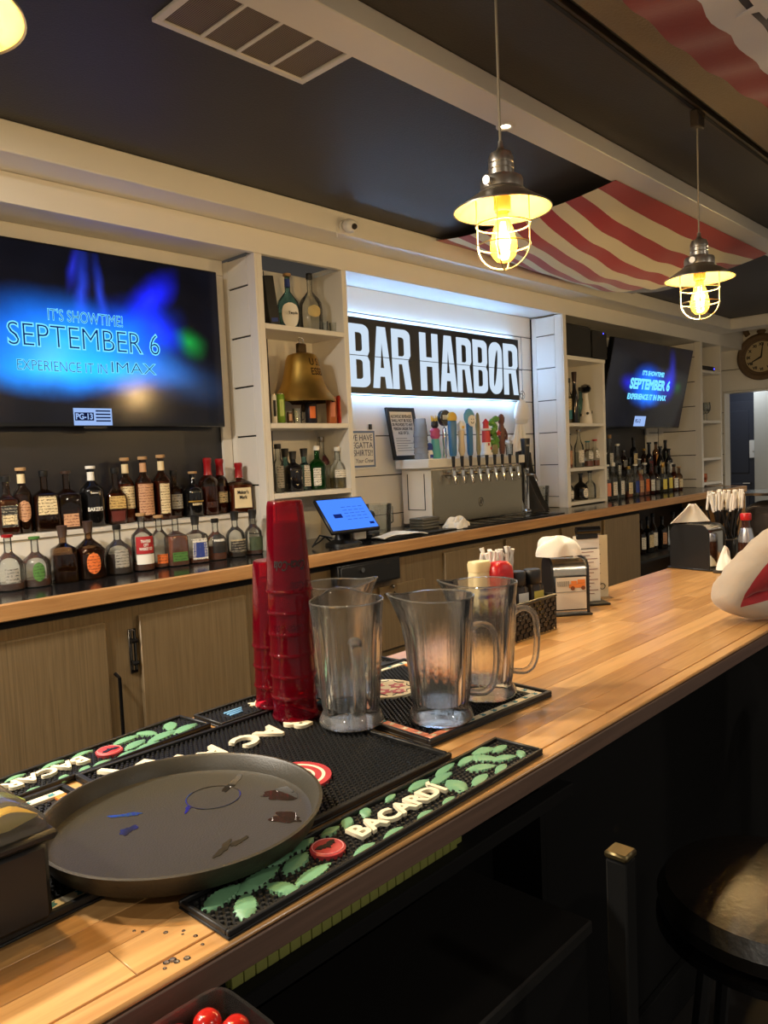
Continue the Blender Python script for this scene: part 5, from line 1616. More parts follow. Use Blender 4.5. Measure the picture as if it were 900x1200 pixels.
for k in range(4):
    a = -L / 2 + fr + k * (L - 2 * fr) / 4; b_x = a + (L - 2 * fr) / 4
    M().box(a + .006, b_x - .006, -Wd / 2 + fr + .0005, Wd / 2 - fr - .0005, -.006, -.004).build('grille_panel', gm, t)
    if k:
        M().box(a - .0055, a + .0055, -Wd / 2 + fr, Wd / 2 - fr, -.011, 0, .001).build('divider', WHITE_TRIM, t)
# recessed spotlights in the beam
for i, (x, y, z) in enumerate(DOWNLIGHTS):
    t = thing('recessed_spotlight', ['small lit recessed spotlight in the white ceiling beam near the pendant', 'added unseen recessed spotlight in the beam behind the viewer', 'added unseen recessed spotlight in the beam beyond the flag', 'added unseen recessed spotlight in the beam by the end wall'][i], 'light', (x, y, 2.6895), group='spotlights in the white beam')
    M().lathe([(.016, 0), (.034, 0), (.034, -.004), (.03, -.005), (.02, -.004), (.016, 0)], 24, False, False).build('trim_ring', WHITE_TRIM, t)
    M().lathe([(.016, -.001), (.0, -.001)], 24, False, False).build('lens', LENS, t)
    l = bpy.data.lights.new('spotlight_beam', 'SPOT'); l.energy = 52; l.color = WARM; l.spot_size = 1.9; l.spot_blend = .7; l.shadow_soft_size = .03
    lo = bpy.data.objects.new('spotlight_beam', l); COL.objects.link(lo); lo.location = (x, y, 2.675)
for i, (x, y, z) in enumerate(ADDED_ROOM_LIGHTS):
    zc_ = 2.6995 if y < 1.05 else ZCEIL - .0005
    t = thing('added_ceiling_light', 'added round ceiling light outside the picture, number word %s' % ('one', 'two', 'three', 'four', 'five', 'six')[i], 'light', (x, y, zc_), group='added ceiling lights out of view')
    t['label'] = ['added round ceiling light left of the viewer', 'added round ceiling light just behind the viewer', 'added round ceiling light above the seated customer side', 'added round ceiling light near the end wall on the customer side', 'added round ceiling light over the working aisle', 'added round ceiling light over the bottles at the near end'][i]
    M().lathe([(.075, 0), (.095, 0), (.095, -.006), (.085, -.01), (.075, -.004)], 28, False, False).build('trim_ring', WHITE_TRIM, t)
    M().lathe([(.075, -.003), (.0, -.003)], 28, False, False).build('lens', LENS, t)
    area('downlight_%d' % i, (x, y, zc_ - .02), .16, 42 if y > 1.5 else 11, WARM)

# lighting track and pendants
t = thing('lighting_track', 'dark lighting track running along the soffit edge', 'track', (0, 1.125, ZCEIL - .0005))
M().box(-1.5, 8.0, -.018, .018, -.022, 0, .002).build('rail', mat('brown_track', (70, 58, 44), .5, .3), t)
m = M(); m.box(-1.5, 8.0, -.006, .006, -.0235, -.0222); m.build('slot', GAP, t)
PEND = [(0.362, 1.125), (1.655, 1.125), (2.905, 1.125)]


def pendant(x, y, label, zr=2.137):
    t = thing('pendant_lamp', label, 'lamp', (x, y, zr), 0, 'nautical pendant lamps over the bar')
    a = M().box(-.03, .03, -.016, .016, ZCEIL - zr - .085, ZCEIL - zr - .026, .004).build('track_adapter', mat('brown_track', (70, 58, 44), .5, .3), t)
    M().box(-.03, .03, -.0175, -.0162, ZCEIL - zr - .045, ZCEIL - zr - .030).build('adapter_band', NICKEL, a)
    M().tube([(0, 0, .155), (0, 0, ZCEIL - zr - .084)], .0032, 8).build('cord', mat('grey_cord', (150, 140, 122), .6), t)
    M().lathe([(.006, .165), (.007, .15), (.012, .142), (.026, .136), (.0315, .122), (.0315, .112), (.029, .110), (.0315, .108), (.0315, .098), (.029, .096), (.0315, .094), (.0315, .082), (.036, .079)], 28).build('socket_cap', SATIN, t)
    M().lathe([(.036, .0788), (.050, .075), (.053, .068), (.053, .048), (.058, .044), (.053, .041)], 28).build('collar', SATIN, t)
    for s in (-1, 1):
        M().tube([(s * .05, 0, .06), (s * .066, 0, .058)], [.008, .011], 10).build('thumb_screw', SATIN, t)
    M().lathe([(.053, .0408), (.07, .033), (.10, .014), (.118, .003), (.122, .0), (.1225, -.004), (.119, -.003)], 48, False, False).build('shade', SATIN, t)
    M().lathe([(.02, .0405), (.053, .0385), (.07, .0305), (.10, .0115), (.118, .0), (.119, -.002)], 48, False, False).build('shade_lining', ENAMEL, t)
    M().lathe([(.021, .036), (.021, .0), (.018, -.006)], 20, True, False).build('lamp_holder', ENAMEL, t)
    cg = M()
    for k in range(4):
        a_ = k * PI / 2 + .4
        pts = [(.066, .030), (.066, -.03), (.066, -.085)] + [(.066 * math.cos(b * PI / 12), -.085 - .062 * math.sin(b * PI / 12)) for b in range(1, 7)]
        cg.tube([(r * math.cos(a_), r * math.sin(a_), z) for r, z in pts], .002, 6)
    cg.build('cage_wires', mat('pale_wire', (214, 196, 150), .3, .8), t)
    for zz in (-.038, -.088):
        M().tube([(.0675 * math.cos(b * PI / 16), .0675 * math.sin(b * PI / 16), zz) for b in range(32)], .002, 6, True).build('cage_ring', mat('pale_wire', (214, 196, 150), .3, .8), t)
    b = M().lathe([(.013, -.006), (.014, -.018), (.024, -.045), (.032, -.075), (.034, -.092), (.030, -.112), (.018, -.126), (.0, -.131)], 24, False, False).build('bulb', BULBGLASS, t)
    fl = M()
    for k in range(6):
        a_ = k * PI / 3
        fl.tube([(.005 * math.cos(a_), .005 * math.sin(a_), -.03), (.012 * math.cos(a_), .012 * math.sin(a_), -.10)], .0013, 5)
    fl.build('filament', FILAMENT, b)
    l = bpy.data.lights.new('pendant_glow', 'POINT'); l.energy = 20; l.color = (1.0, .89, .70); l.shadow_soft_size = .022
    lo = bpy.data.objects.new('pendant_glow', l); COL.objects.link(lo); lo.location = (x, y, zr - .07)
    return t


pendant(PEND[1][0], PEND[1][1], 'chrome caged pendant lamp hanging in front of the lit sign')
pendant(PEND[2][0], PEND[2][1], 'chrome caged pendant lamp hanging in front of the striped flag')
pendant(PEND[0][0], PEND[0][1], 'chrome pendant lamp cut off at the upper left')
pendant(4.155, 1.125, 'added chrome caged pendant lamp further along the track, just outside the picture')  # this and the next pendant are added, unseen, to light the far part
pendant(5.405, 1.125, 'added unseen chrome caged pendant lamp over the far end of the track')

# ================================================================== FLAG AND BUNTING
A = Vector((3.22, 1.60, 2.688)); Bq = Vector((5.2, 1.60, 2.688)); D = Vector((3.45, 2.795, 2.735)); Cq = Vector((5.85, 2.795, 2.735))


def flag_pt(u, v):
    p = A * (1 - u) * (1 - v) + Bq * u * (1 - v) + Cq * u * v + D * (1 - u) * v
    e = .22 + .78 * (1 - (2 * u - 1) ** 2)
    s = math.sin(PI * min(1, v * 1.0)) ** .9
    p.z -= (.035 + .17 * (1 - (2 * u - 1) ** 2)) * s
    p.z += .006 * math.sin(23 * u + 5 * v) * s + .004 * math.sin(41 * u - 9 * v) * s
    return p


t = thing('hanging_flag', 'red and white striped flag slung as a canopy between the ceiling beams', 'flag', A)
NS = 13
for k in range(NS):
    v0, v1 = k / NS, (k + 1) / NS
    if k % 2 == 0: fm = FLAGRED
    else: fm = FLAGWHITE
    u1 = .62 if k >= 6 else 1.0
    M().grid(lambda u, v: flag_pt(u * u1, v0 + (v1 - v0) * v) - A, 36, 4, .0012).build('stripe', fm, t)
M().grid(lambda u, v: flag_pt(.62 + .38 * u, 6 / NS + 7 / NS * v) - A, 20, 20, .0012).build('canton', FLAGNAVY, t)

t = thing('bunting_fan', 'red white and navy bunting cloth hanging under the taupe soffit', 'bunting', (2.3, .5, 2.69))


def fan(y0f, y1f, zoff):
    def fn(u, v):
        x = -1.2 + 2.4 * u
        a, b = y0f(x), y1f(x)
        y = a + (b - a) * v
        return (x, y, -.038 - .022 * math.sin(PI * (y + .2) / .65) + .006 * math.sin(26 * x + 3 * y) + zoff)
    return fn


yo = lambda x: .422 - .085 * (x + .2) ** 2
yw = lambda x: .290 + .008 * math.sin(30 * x) - .02 * (x) ** 2
yn = lambda x: .205 + .006 * math.sin(24 * x) - .03 * x ** 2
ye = lambda x: -.35
M().grid(fan(yo, yw, 0), 70, 6, .002).build('red_band', BUNTRED, t)
M().grid(fan(yw, yn, -.001), 70, 6, .002).build('white_band', BUNTWHITE, t)
M().grid(fan(yn, ye, -.002), 70, 8, .002).build('navy_band', FLAGNAVY, t)
st = [(.075 * (1 if k % 2 == 0 else .4) * math.sin(k * PI / 5), .075 * (1 if k % 2 == 0 else .4) * math.cos(k * PI / 5)) for k in range(10)]
q = at(884, 10, Z=2.625)
M().prism(st, -.003, .0).build('star', BUNTWHITE, t, loc=(q.x - 2.3, q.y - .5 - .03, -.066))

# ================================================================== THE BAR
BX0, BX1, BY0, BY1 = -0.9, 3.35, 0.618, 1.238
t = thing('bar_counter', 'long honey maple butcher block bar top', 'bar', (0, 0, BAR))
random.seed(4)
rows_n = 11
rw = (BY1 - BY0 - .03) / rows_n
shared = {}
for r in range(rows_n):
    x = BX0 - random.uniform(0, .5)
    while x < BX1:
        L = random.choice((.32, .42, .55, .7, .9))
        a, b = max(x, BX0), min(x + L, BX1)
        if BX1 - b < .12: b = BX1
        if b - a > .03:
            y = BY0 + .03 + r * rw
            dz = random.uniform(-.0002, .0002)
            M().box(-(b - a) / 2, (b - a) / 2, 0, rw - .0004, -.036, dz, .0007).build('plank', MAPLE, t, loc=((a + b) / 2, y, 0))
        x = b if b == BX1 else x + L + .0005
        if b == BX1: break
M().box(BX0, BX1, BY0 + .001, BY0 + .0295, -.0075, 0.0, .003).build('nosing', MAPLE, t)
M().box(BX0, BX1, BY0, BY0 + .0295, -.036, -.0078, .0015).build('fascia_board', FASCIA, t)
t = thing('counter_panelling', 'black boarded panelling under the maple bar', 'panelling', (0, 0, 0))
M().box(1.35, BX1 - .02, .86, .90, 0, 1.033).build('front_board', MATTE, t)
M().box(1.35, BX1 - .02, .84, .859, 0, .12, .003).build('kick_board', MATTE, t)
M().box(BX1 - .06, BX1 - .02, .90, 1.2, 0, 1.033).build('end_board', CABW, t)
M().box(BX0, 1.3495, .985, 1.0, 0, 1.033).build('back_board', MATTE, t)
M().box(1.33, 1.3495, .86, .9845, 0, 1.033).build('return_board', MATTE, t)
M().box(BX0, -.2, .93, .98, 0, 1.033).build('end_board', MATTE, t)

# underbar things below the overhang
t = thing('ribbed_strip', 'ribbed olive metal strip just under the bar edge', 'metal strip', (0, .68, .967))
rib = mat('olive_metal', (196, 200, 112), .3, .7)
x = .449
M().box(.448, .86, .012, .016, 0, .065).build('backing', rib, t)
while x < .84:
    M().box(x, x + .0158, 0.006, .0115, 0, .065, .0008).build('rib', rib, t)
    x += .0164
M().box(.4475, 1.14, -.012, .02, -.022, -.0005, .002).build('rail', MATTE, t)
t = thing('underbar_chest', 'black flat topped chest standing under the bar', 'chest', (.55, .7825, 0))
M().box(-.62, .597, -.13, .13, .05, .70, .006).build('body', MATTE, t)
M().box(-.625, .603, -.1375, .1375, .7005, .725, .004).build('lid', mat('dull_black_lid', (20, 19, 18), .5), t)
M().box(-.55, .55, -.11, .11, 0, .049).build('plinth', GAP, t)
M().tube([(.5975, -.05, .62), (.604, -.05, .62)], .016, 12).build('badge', NICKEL, t)
# container of red garnish
t = thing('cherry_tub', 'clear plastic tub of red cherries at the bottom edge of the picture', 'tub', (.335, .556, .9155))
M().rings([(0, .036, .036, 5), (.004, .039, .039, 5), (.125, .0465, .0465, 6), (.135, .048, .048, 6), (.135, .0445, .0445, 6), (.006, .0365, .0365, 5)], 28, True, False).build('tub', thin_glass('clear_tub_plastic', (248, 246, 244), 1.0, .06, .04, (220, 214, 208)), t)
random.seed(8)
CHR = mat('cherry_red', (176, 30, 22), .2, coat=.5)
first_cherry = None
for lay in range(5):
    for k in range(7):
        a = k * 2 * PI / 6 + lay * .5; r = .0285 if k else .0
        z = .934 + lay * .0262
        loc = (.335 + r * math.cos(a), .556 + r * math.sin(a), z + (.004 if k == 0 else 0))
        if first_cherry is None:
            o = thing('cherry', 'red cherry packed in the clear tub', 'cherry', loc, a, 'cherries in the clear tub')
            M().rings([(-.0132, .0015, .0015, 2), (-.0115, .007, .007, 2), (-.007, .0115, .0115, 2), (0, .0135, .0135, 2), (.0065, .0117, .0117, 2), (.0105, .0078, .0078, 2), (.012, .004, .004, 2), (.0115, .0008, .0008, 2)], 18).build('flesh', CHR, o, smooth=80)
            first_cherry = o
        else:
            dup(first_cherry, loc, a)

t = thing('service_stand', 'small black stand holding the cherry tub beside the bar', 'stand', (.30, .53, 0))
M().box(-.12, .10, -.08, .08, .895, .915, .003).build('stand_top', MATTE, t)
M().tube([(-.01, 0, .02), (-.01, 0, .8945)], .02, 10).build('column', MATTE, t)
M().lathe([(.13, 0), (.13, .012), (.03, .02)], 24).build('base', MATTE, t, loc=(-.01, 0, 0))

# ------------------------------------------------------------------ bar mats
def nubs(parent, x0, x1, y0, y1, z, pitch=.0085, r=.0032, h=.004, holes=()):
    m = M(); j = 0
    y = y0 + pitch / 2
    while y < y1:
        x = x0 + (pitch / 2 if j % 2 else 0) + pitch / 2
        while x < x1:
            if not any(((x - cx) / rx) ** 2 + ((y - cy) / ry) ** 2 < 1 for cx, cy, rx, ry in holes):
                o = len(m.v)
                for rr, zz in ((r, z), (r * .7, z + h)):
                    for k in range(6):
                        m.v.append((x + rr * math.cos(k * PI / 3), y + rr * math.sin(k * PI / 3), zz))
                for k in range(6):
                    m.f.append((o + k, o + (k + 1) % 6, o + 6 + (k + 1) % 6, o + 6 + k))
                m.f.append(tuple(o + 6 + k for k in range(6)))
            x += pitch
        y += pitch * .87; j += 1
    me = bpy.data.meshes.new('nubs'); me.from_pydata(m.v, [], m.f)
    return put('nubs', me, RUBBER, parent, kind='stuff')


def mat_base(name, label, loc, rz, L, W, h=.0085, rim=.006):
    t = thing(name, label, 'bar mat', loc, rz, 'rubber mats on the bar')
    M().box(-L / 2, L / 2, -W / 2, W / 2, 0, .0035, .001).build('base', RUBBER, t)
    for x0, x1, y0, y1 in ((-L / 2, L / 2, -W / 2, -W / 2 + rim), (-L / 2, L / 2, W / 2 - rim, W / 2), (-L / 2, -L / 2 + rim, -W / 2 + rim, W / 2 - rim), (L / 2 - rim, L / 2, -W / 2 + rim, W / 2 - rim)):
        M().box(x0, x1, y0, y1, .0036, h, .0012).build('rim', RUBBER, t)
    return t


def leaf(parent, x, y, ang, L, W, z=.0036, h=.0052):
    """a plump palm leaf with a finely notched edge, raised along its rib"""
    n = 20; W = W * 1.35
    vs = []; fs = []
    for i in range(n + 1):
        u = i / n
        w = W * math.sin(PI * min(1, .05 + .95 * u)) ** .75 * (1 - .12 * u)
        notch = .86 if i % 2 else 1.0
        px = (u - .5) * L
        hh = h * (.4 + .6 * math.sin(PI * min(1, .05 + .95 * u)))
        vs += [(px, w * notch / 2, z), (px + .001, w * .42 * notch, z + hh * .75), (px, 0, z + hh), (px + .001, -w * .42 * notch, z + hh * .75), (px, -w * notch / 2, z)]
    for i in range(n):
        for k in range(4):
            a = i * 5 + k
            fs.append((a, a + 1, a + 6, a + 5))
    c, s_ = math.cos(ang), math.sin(ang)
    m = M(); m.v = [(x + px * c - py * s_, y + px * s_ + py * c, pz) for px, py, pz in vs]; m.f = fs
    return m.build('leaf', LEAF, parent, smooth=50)


def bat(parent, x, y, s, z, material, flip=False):
    half = [(0, .30), (.06, .36), (.10, .26), (.30, .42), (.62, .44), (.95, .30), (.78, .16), (.66, -.06), (.46, .02), (.34, -.14), (.16, -.06), (.06, -.30), (0, -.36)]
    poly = half + [(-a, b) for a, b in half[-2:0:-1]]
    k = -1 if flip else 1
    m = M().prism([(x + a * s * k, y + b * s * k) for a, b in poly], z, z + .0008)
    return m.build('bat_emblem', material, parent)


def bacardi_rail(label, loc, rz, leaves, flip):
    L, W = .585, .088
    t = mat_base('bar_rail_mat', label, loc, rz, L, W, .010, .005)
    nubs(t, -L / 2 + .006, L / 2 - .006, -W / 2 + .006, W / 2 - .006, .0035, .0085, .003, .003)
    ex = -.118
    e = M().lathe([(.021, .0036), (.0215, .009), (.0195, .0105), (.0005, .0105)], 28, False, False).build('red_emblem', MATRED, t, loc=(ex, .0, 0))
    M().tube([(.0185 * math.cos(a * PI / 14), .0185 * math.sin(a * PI / 14), .0106) for a in range(28)], .0006, 5, True).build('emblem_ring', mat('pale_pink', (226, 150, 150), .5), e)
    bat(e, 0, 0, .0165, .0106, BLACK)
    me = text_mesh('BACARDÍ', .040, .0024, .0012, xs=.86)
    k = .172 / (max(v.co.x for v in me.vertices) - min(v.co.x for v in me.vertices))
    for v in me.vertices: v.co.x *= k
    put('lettering', me, MATWHITE, t, (ex + .125, -.004, .0085))
    for args in leaves: leaf(t, *args)
    return t


random.seed(13)
lv = []
for k in range(9):
    lv.append((-.285 + .014 + .018 * (k % 5) * 1.3, -.028 + .028 * (k // 3), .25 + 1.0 * ((k * 37) % 10) / 10 - .2, .052, .02))
lv = [(-.255, .018, .2, .06, .022), (-.25, -.016, .9, .05, .022), (-.205, -.02, 1.9, .045, .02), (-.21, .014, .15, .07, .022), (-.165, -.026, .1, .06, .018), (-.16, .008, .3, .055, .02), (-.17, .03, -.05, .05, .014),
      (-.128, .032, .2, .045, .013), (-.085, .031, .1, .035, .013), (-.055, .031, .7, .035, .014), (-.02, .033, .9, .03, .014), (.03, .034, .3, .03, .01), (-.09, -.033, .1, .04, .012), (-.04, -.034, .1, .04, .012), (.02, -.034, .1, .035, .011), (.07, -.034, .2, .035, .011),
      (.085, .030, .1, .05, .016), (.12, .018, .1, .06, .016), (.15, .034, .2, .06, .015), (.115, -.012, 1.2, .045, .026), (.15, -.028, .2, .05, .016), (.195, .028, .1, .05, .015), (.185, -.005, -.5, .05, .020), (.215, .012, -1.0, .05, .022), (.24, .03, -.3, .045, .022), (.235, -.012, -.4, .045, .018), (.262, .014, .1, .04, .016), (.20, -.03, .3, .04, .014), (.265, -.022, .8, .03, .012)]
bacardi_rail('long black rail mat with cream BACARDÍ lettering along the front bar edge', (.698, .6705, BAR + .0005), math.radians(1.0), lv, False)
lv2 = [(x, y, a, L, W) for x, y, a, L, W in lv]
bacardi_rail('long rail mat with green leaves turned upside down at the back bar edge', (.452, 1.170, BAR + .0005), math.radians(180 + 6.0), lv2, True)

# rail mat with blue print behind the cups
t = mat_base('bar_rail_mat', 'short black rail mat with small blue print behind the red cups', (1.005, 1.188, BAR + .0005), math.radians(1.5), .50, .085, .010, .005)
nubs(t, -.244, .244, -.036, .036, .0035, .0085, .003, .003, holes=((-.185, 0, .03, .018), (.2, 0, .04, .02)))
bp_ = mat('sky_blue_print', (110, 164, 206), .5)
for x in (-.185, .2):
    for k in range(3):
        M().box(x - .02, x + .02 - .006 * k, .008 - k * .009, .013 - k * .009, .0036, .0065, .0006).build('print_line', bp_, t)
M().prism([(-.135 + .02 * (1 if k % 2 == 0 else .5) * math.cos(k * PI / 6), .0 + .02 * (1 if k % 2 == 0 else .5) * math.sin(k * PI / 6)) for k in range(12)], .0036, .0075).build('star_print', MATWHITE, t)

# large square mat with upside-down lettering and red ring
CX, CY, CL, CW = .690, .930, .405, .40
cmr = math.radians(2.0)
t = mat_base('bar_service_mat', 'large square black mat with white arched letters and red ring under the tray', (CX, CY, BAR + .0005), 0, CL, CW, .011, .008)
hl = []


def loc2(px, py, z=1.08):
    q = at(px, py, Z=z)
    return q.x - CX, q.y - CY


nubs(t, -CL / 2 + .009, CL / 2 - .009, -CW / 2 + .009, CW / 2 - .009, .0035, .0088, .0031, .0038)
for ch, px, py, ang in (('I', 130, 905, 206), ('D', 172, 899, 204), ('R', 212, 893, 203), ('A', 250, 882, 200), ('C', 287, 868, 197), ('A', 317, 858, 195), ('B', 346, 848, 190)):
    x, y = loc2(px, py)
    if abs(x) > CL / 2 - .02 or abs(y) > CW / 2 - .02: continue
    me = text_mesh(ch, .062, .0026, .0022)
    xs_ = [v.co.x for v in me.vertices]; cxx = (min(xs_) + max(xs_)) / 2
    for v in me.vertices: v.co.x -= cxx
    put('lettering', me, MATWHITE, t, (x, y, .0095), rot=(0, 0, math.radians(ang)))
x, y = loc2(344, 905)
for r0, r1, m_ in ((.052, .043, MATRED), (.043, .038, MATWHITE), (.038, .028, MATRED), (.028, .024, MATWHITE), (.024, .0, MATRED)):
    M().lathe([(r0, .0036), (r0, .0095), (max(r1, .0004), .0095)], 36, False, False).build('ring_print', m_, t, loc=(x - .006, y - .012, 0))
bat(t, x - .006, y - .012, .02, .0096, BLACK, True)


def picture_mat(label, loc, rz, L, W, skull):
    t = mat_base('bar_service_mat', label, loc, rz, L, W, .0115, .008)
    hx, hy = skull
    nubs(t, -L / 2 + .036, L / 2 - .036, -W / 2 + .03, W / 2 - .03, .0035, .009, .0031, .0038, holes=((hx, hy, .062, .062),))
    segs = [TEAL, SALMON, MATWHITE, TEAL, ORANGE, MATWHITE]
    b = .016
    def strip(x0, x1, y0, y1, m_, lets, along_x):
        o = M().box(x0, x1, y0, y1, .0036, .0082, .0008).build('border_print', m_, t)
        n = max(1, int((x1 - x0 if along_x else y1 - y0) / .03))
        for k in range(n):
            if along_x:
                cx_, cy_ = x0 + (k + .5) * (x1 - x0) / n, (y0 + y1) / 2
            else:
                cx_, cy_ = (x0 + x1) / 2, y0 + (k + .5) * (y1 - y0) / n
            c2 = TEAL if m_ is MATWHITE else MATWHITE
            M().prism([(cx_ + a_ * .006, cy_ + b_ * .006) for a_, b_ in ((-1, -.6), (-.2, -.9), (.9, -.5), (.6, .2), (1, .8), (0, .5), (-.8, .9), (-.5, 0))], .0083, .0088).build('glyph', c2, o)
    e = .012
    # near and far edges, then the two sides
    strip(-L / 2 + e, -L / 2 + e + L * .28, -W / 2 + e, -W / 2 + e + b, SALMON, 0, True)
    strip(-L / 2 + e + L * .29, L / 2 - e, -W / 2 + e, -W / 2 + e + b, MATWHITE, 0, True)
    strip(-L / 2 + e, -L / 2 + e + L * .5, W / 2 - e - b, W / 2 - e, TEAL, 0, True)
    strip(-L / 2 + e + L * .51, L / 2 - e, W / 2 - e - b, W / 2 - e, MATWHITE, 0, True)
    ins = e + b + .001
    strip(-L / 2 + e, -L / 2 + e + b, -W / 2 + ins, -W / 2 + ins + W * .25, SALMON, 0, False)
    strip(-L / 2 + e, -L / 2 + e + b, -W / 2 + ins + W * .26, W / 2 - ins, TEAL, 0, False)
    strip(L / 2 - e - b, L / 2 - e, -W / 2 + ins, -W / 2 + ins + W * .3, MATWHITE, 0, False)
    strip(L / 2 - e - b, L / 2 - e, -W / 2 + ins + W * .31, W / 2 - ins, ORANGE, 0, False)
    o = M().lathe([(.06, .0036), (.06, .0085), (.0005, .0085)], 36, False, False).build('round_print', MATWHITE, t, loc=(hx, hy, 0))
    for fx, fy, fr in ((-.022, -.012, .02), (.024, -.006, .018), (.0, .026, .016), (.0, -.034, .016)):
        M().prism([(fx + fr * (1 if k % 2 == 0 else .62) * math.cos(k * PI / 6), fy + fr * (1 if k % 2 == 0 else .62) * math.sin(k * PI / 6)) for k in range(12)], .0086, .0094).build('flower_print', MATPINK, o)
        M().lathe([(fr * .3, .0095), (.0004, .0098)], 10, False, False).build('flower_centre', MATWHITE, o, loc=(fx, fy, 0))
    for k in range(9):
        a = k * .7
        M().tube([(.05 * math.cos(a), .05 * math.sin(a), .0087), (.043 * math.cos(a + .25), .043 * math.sin(a + .25), .009), (.05 * math.cos(a + .5), .05 * math.sin(a + .5), .0087)], .0009, 5).build('swirl_print', INK, o)
    return t


picture_mat('square black mat with teal and salmon border under the clear pitchers', (1.088, .976, BAR + .0005), math.radians(-3.0), .335, .395, (-.01, .07))
picture_mat('square black mat with teal border half under the garnish box', (.268, .945, BAR + .0005), math.radians(2), .40, .315, (-.05, -.02))

# ------------------------------------------------------------------ serving tray
t = thing('serving_tray', 'round wet dark grey serving tray lying across the bar mats', 'tray', (.498, .844, BAR + .0115))
R0 = .173
M().lathe([(0.0005, 0), (R0 - .018, 0), (R0 - .010, .004), (R0 - .002, .022), (R0, .026), (R0 + .001, .029), (R0 - .003, .0295), (R0 - .006, .027), (R0 - .014, .0085), (R0 - .022, .005), (0.0005, .005)], 72, False, False).build('tray_body', TRAYM, t)
wet = mat('water_film', (40, 36, 31), .03, coat=.6)


def puddle(cx, cy, r, seed, sx=1.0, sy=1.0, rot=0.0, amp=.3):
    rnd = random.Random(seed)
    ph = [rnd.uniform(0, 6.28) for _ in range(4)]
    poly = []
    for k in range(36):
        a = 2 * PI * k / 36
        rr = r * (1 + amp * math.sin(2 * a + ph[0]) + amp * .6 * math.sin(3 * a + ph[1]) + amp * .4 * math.sin(7 * a + ph[2]))
        x, y = rr * math.cos(a) * sx, rr * math.sin(a) * sy
        poly.append((cx + x * math.cos(rot) - y * math.sin(rot), cy + x * math.sin(rot) + y * math.cos(rot)))
    return M().prism(poly, .00505, .0056).build('puddle', wet, t)


def tp(px, py):
    q = at(px, py, Z=BAR + .017)
    return q.x - .498, q.y - .844


for px, py, r, sd, sx, sy, rt in ((330, 930, .020, 3, .8, 1.5, .9), (335, 958, .016, 4, .7, 1.5, .4), (312, 914, .015, 5, 1.8, .6, .8), (275, 915, .014, 7, 2.2, .5, .6), (262, 994, .010, 8, 1.6, .6, .5), (280, 986, .008, 9, 1.5, .6, .3),
                                  (148, 955, .009, 10, .6, 2.0, .8), (150, 973, .009, 12, 1.2, 1.0, .8), (220, 948, .005, 14, 1.8, .7, .7)):
    x, y = tp(px, py)
    if math.hypot(x, y) < R0 - .030: puddle(x, y, r, sd, sx, sy, rt)
M().tube([(tp(250, 934)[0] + .036 * math.cos(a * PI / 16), tp(250, 934)[1] + .036 * math.sin(a * PI / 16), .0052) for a in range(32)], .0009, 5, True).build('wet_ring', wet, t)

# drops of water on the near wood
drops = M()
for px, py, r in ((195, 1127, .0035), (202, 1124, .004), (207, 1126, .003), (219, 1122, .0035), (193, 1134, .002), (229, 1096, .0025), (237, 1106, .002), (194, 1092, .0025), (167, 1091, .0018), (157, 1090, .0018), (215, 1090, .002), (214, 1094, .0015)):
    q = at(px, py, Z=BAR + .001)
    drops.rings([(BAR + .0004, r, r, 2), (BAR + .0004 + r * .25, r * .8, r * .8, 2), (BAR + .0004 + r * .42, r * .3, r * .3, 2)], 10, cx=q.x, cy=q.y)
o = drops.build('water_drops', thin_glass('water_drop', (255, 252, 246), 3.0, .02, .05), kind='stuff')
tag(o, 'scattered drops of water on the maple bar below the tray', 'water')

# ------------------------------------------------------------------ red tumblers
GT = 'red tumblers in the tall stack'


def tumbler(label, loc, group, text, rz):
    t = thing('red_tumbler', label, 'cup', loc, rz, group)
    prof = [(.0405, 0), (.0415, .002), (.0408, .005), (.0395, .006), (.0322, .150), (.0305, .158), (.029, .16), (.0005, .16)]
    m = M().lathe(prof, 32, False, False)
    m.lathe([(.0392, .0005), (.0378, .006), (.0307, .150), (.0290, .1575), (.0005, .158)], 32, False, False)
    m.build('wall', TUMBLER, t)
    if text:
        rf = lambda h: .0395 + (.0322 - .0395) * (h - .006) / .144
        for s_, sz, zz, sh, w_ in (('Coca-Cola', .024, .050, .35, .058), ('ENJOY', .007, .066, 0, .03)):
            if s_ == 'ENJOY': continue
            me = text_mesh(s_, sz, .0, .0004, shear=sh)
            k = w_ / (max(v.co.x for v in me.vertices) - min(v.co.x for v in me.vertices))
            for v in me.vertices: v.co.x *= -k; v.co.y *= -1
            put('print', wrap_text(me, rf, zz, out=.0006), INK, t)
    return t


xb, yb = .862, 1.062
ords = ['lowest', 'second from the bottom', 'third from the bottom', 'middle', 'third from the top', 'second from the top', 'topmost']
for k in range(7):
    tumbler('%s translucent red tumbler in the tall upside down stack' % ords[k], (xb, yb, BAR + .0120 + k * .0375), GT, k in (6, 5, 3), -.55 + .5 * ((k * 3) % 4 - 1.5) * (k != 6))
xb2, yb2 = .885, 1.143
for k, lab in enumerate(('lowest', 'second from the bottom', 'second from the top', 'topmost')):
    tumbler('%s translucent red tumbler in the short upside down stack' % lab, (xb2, yb2, BAR + .0120 + k * .0375), 'red tumblers in the short stack', k in (3, 2), -.5 + k)

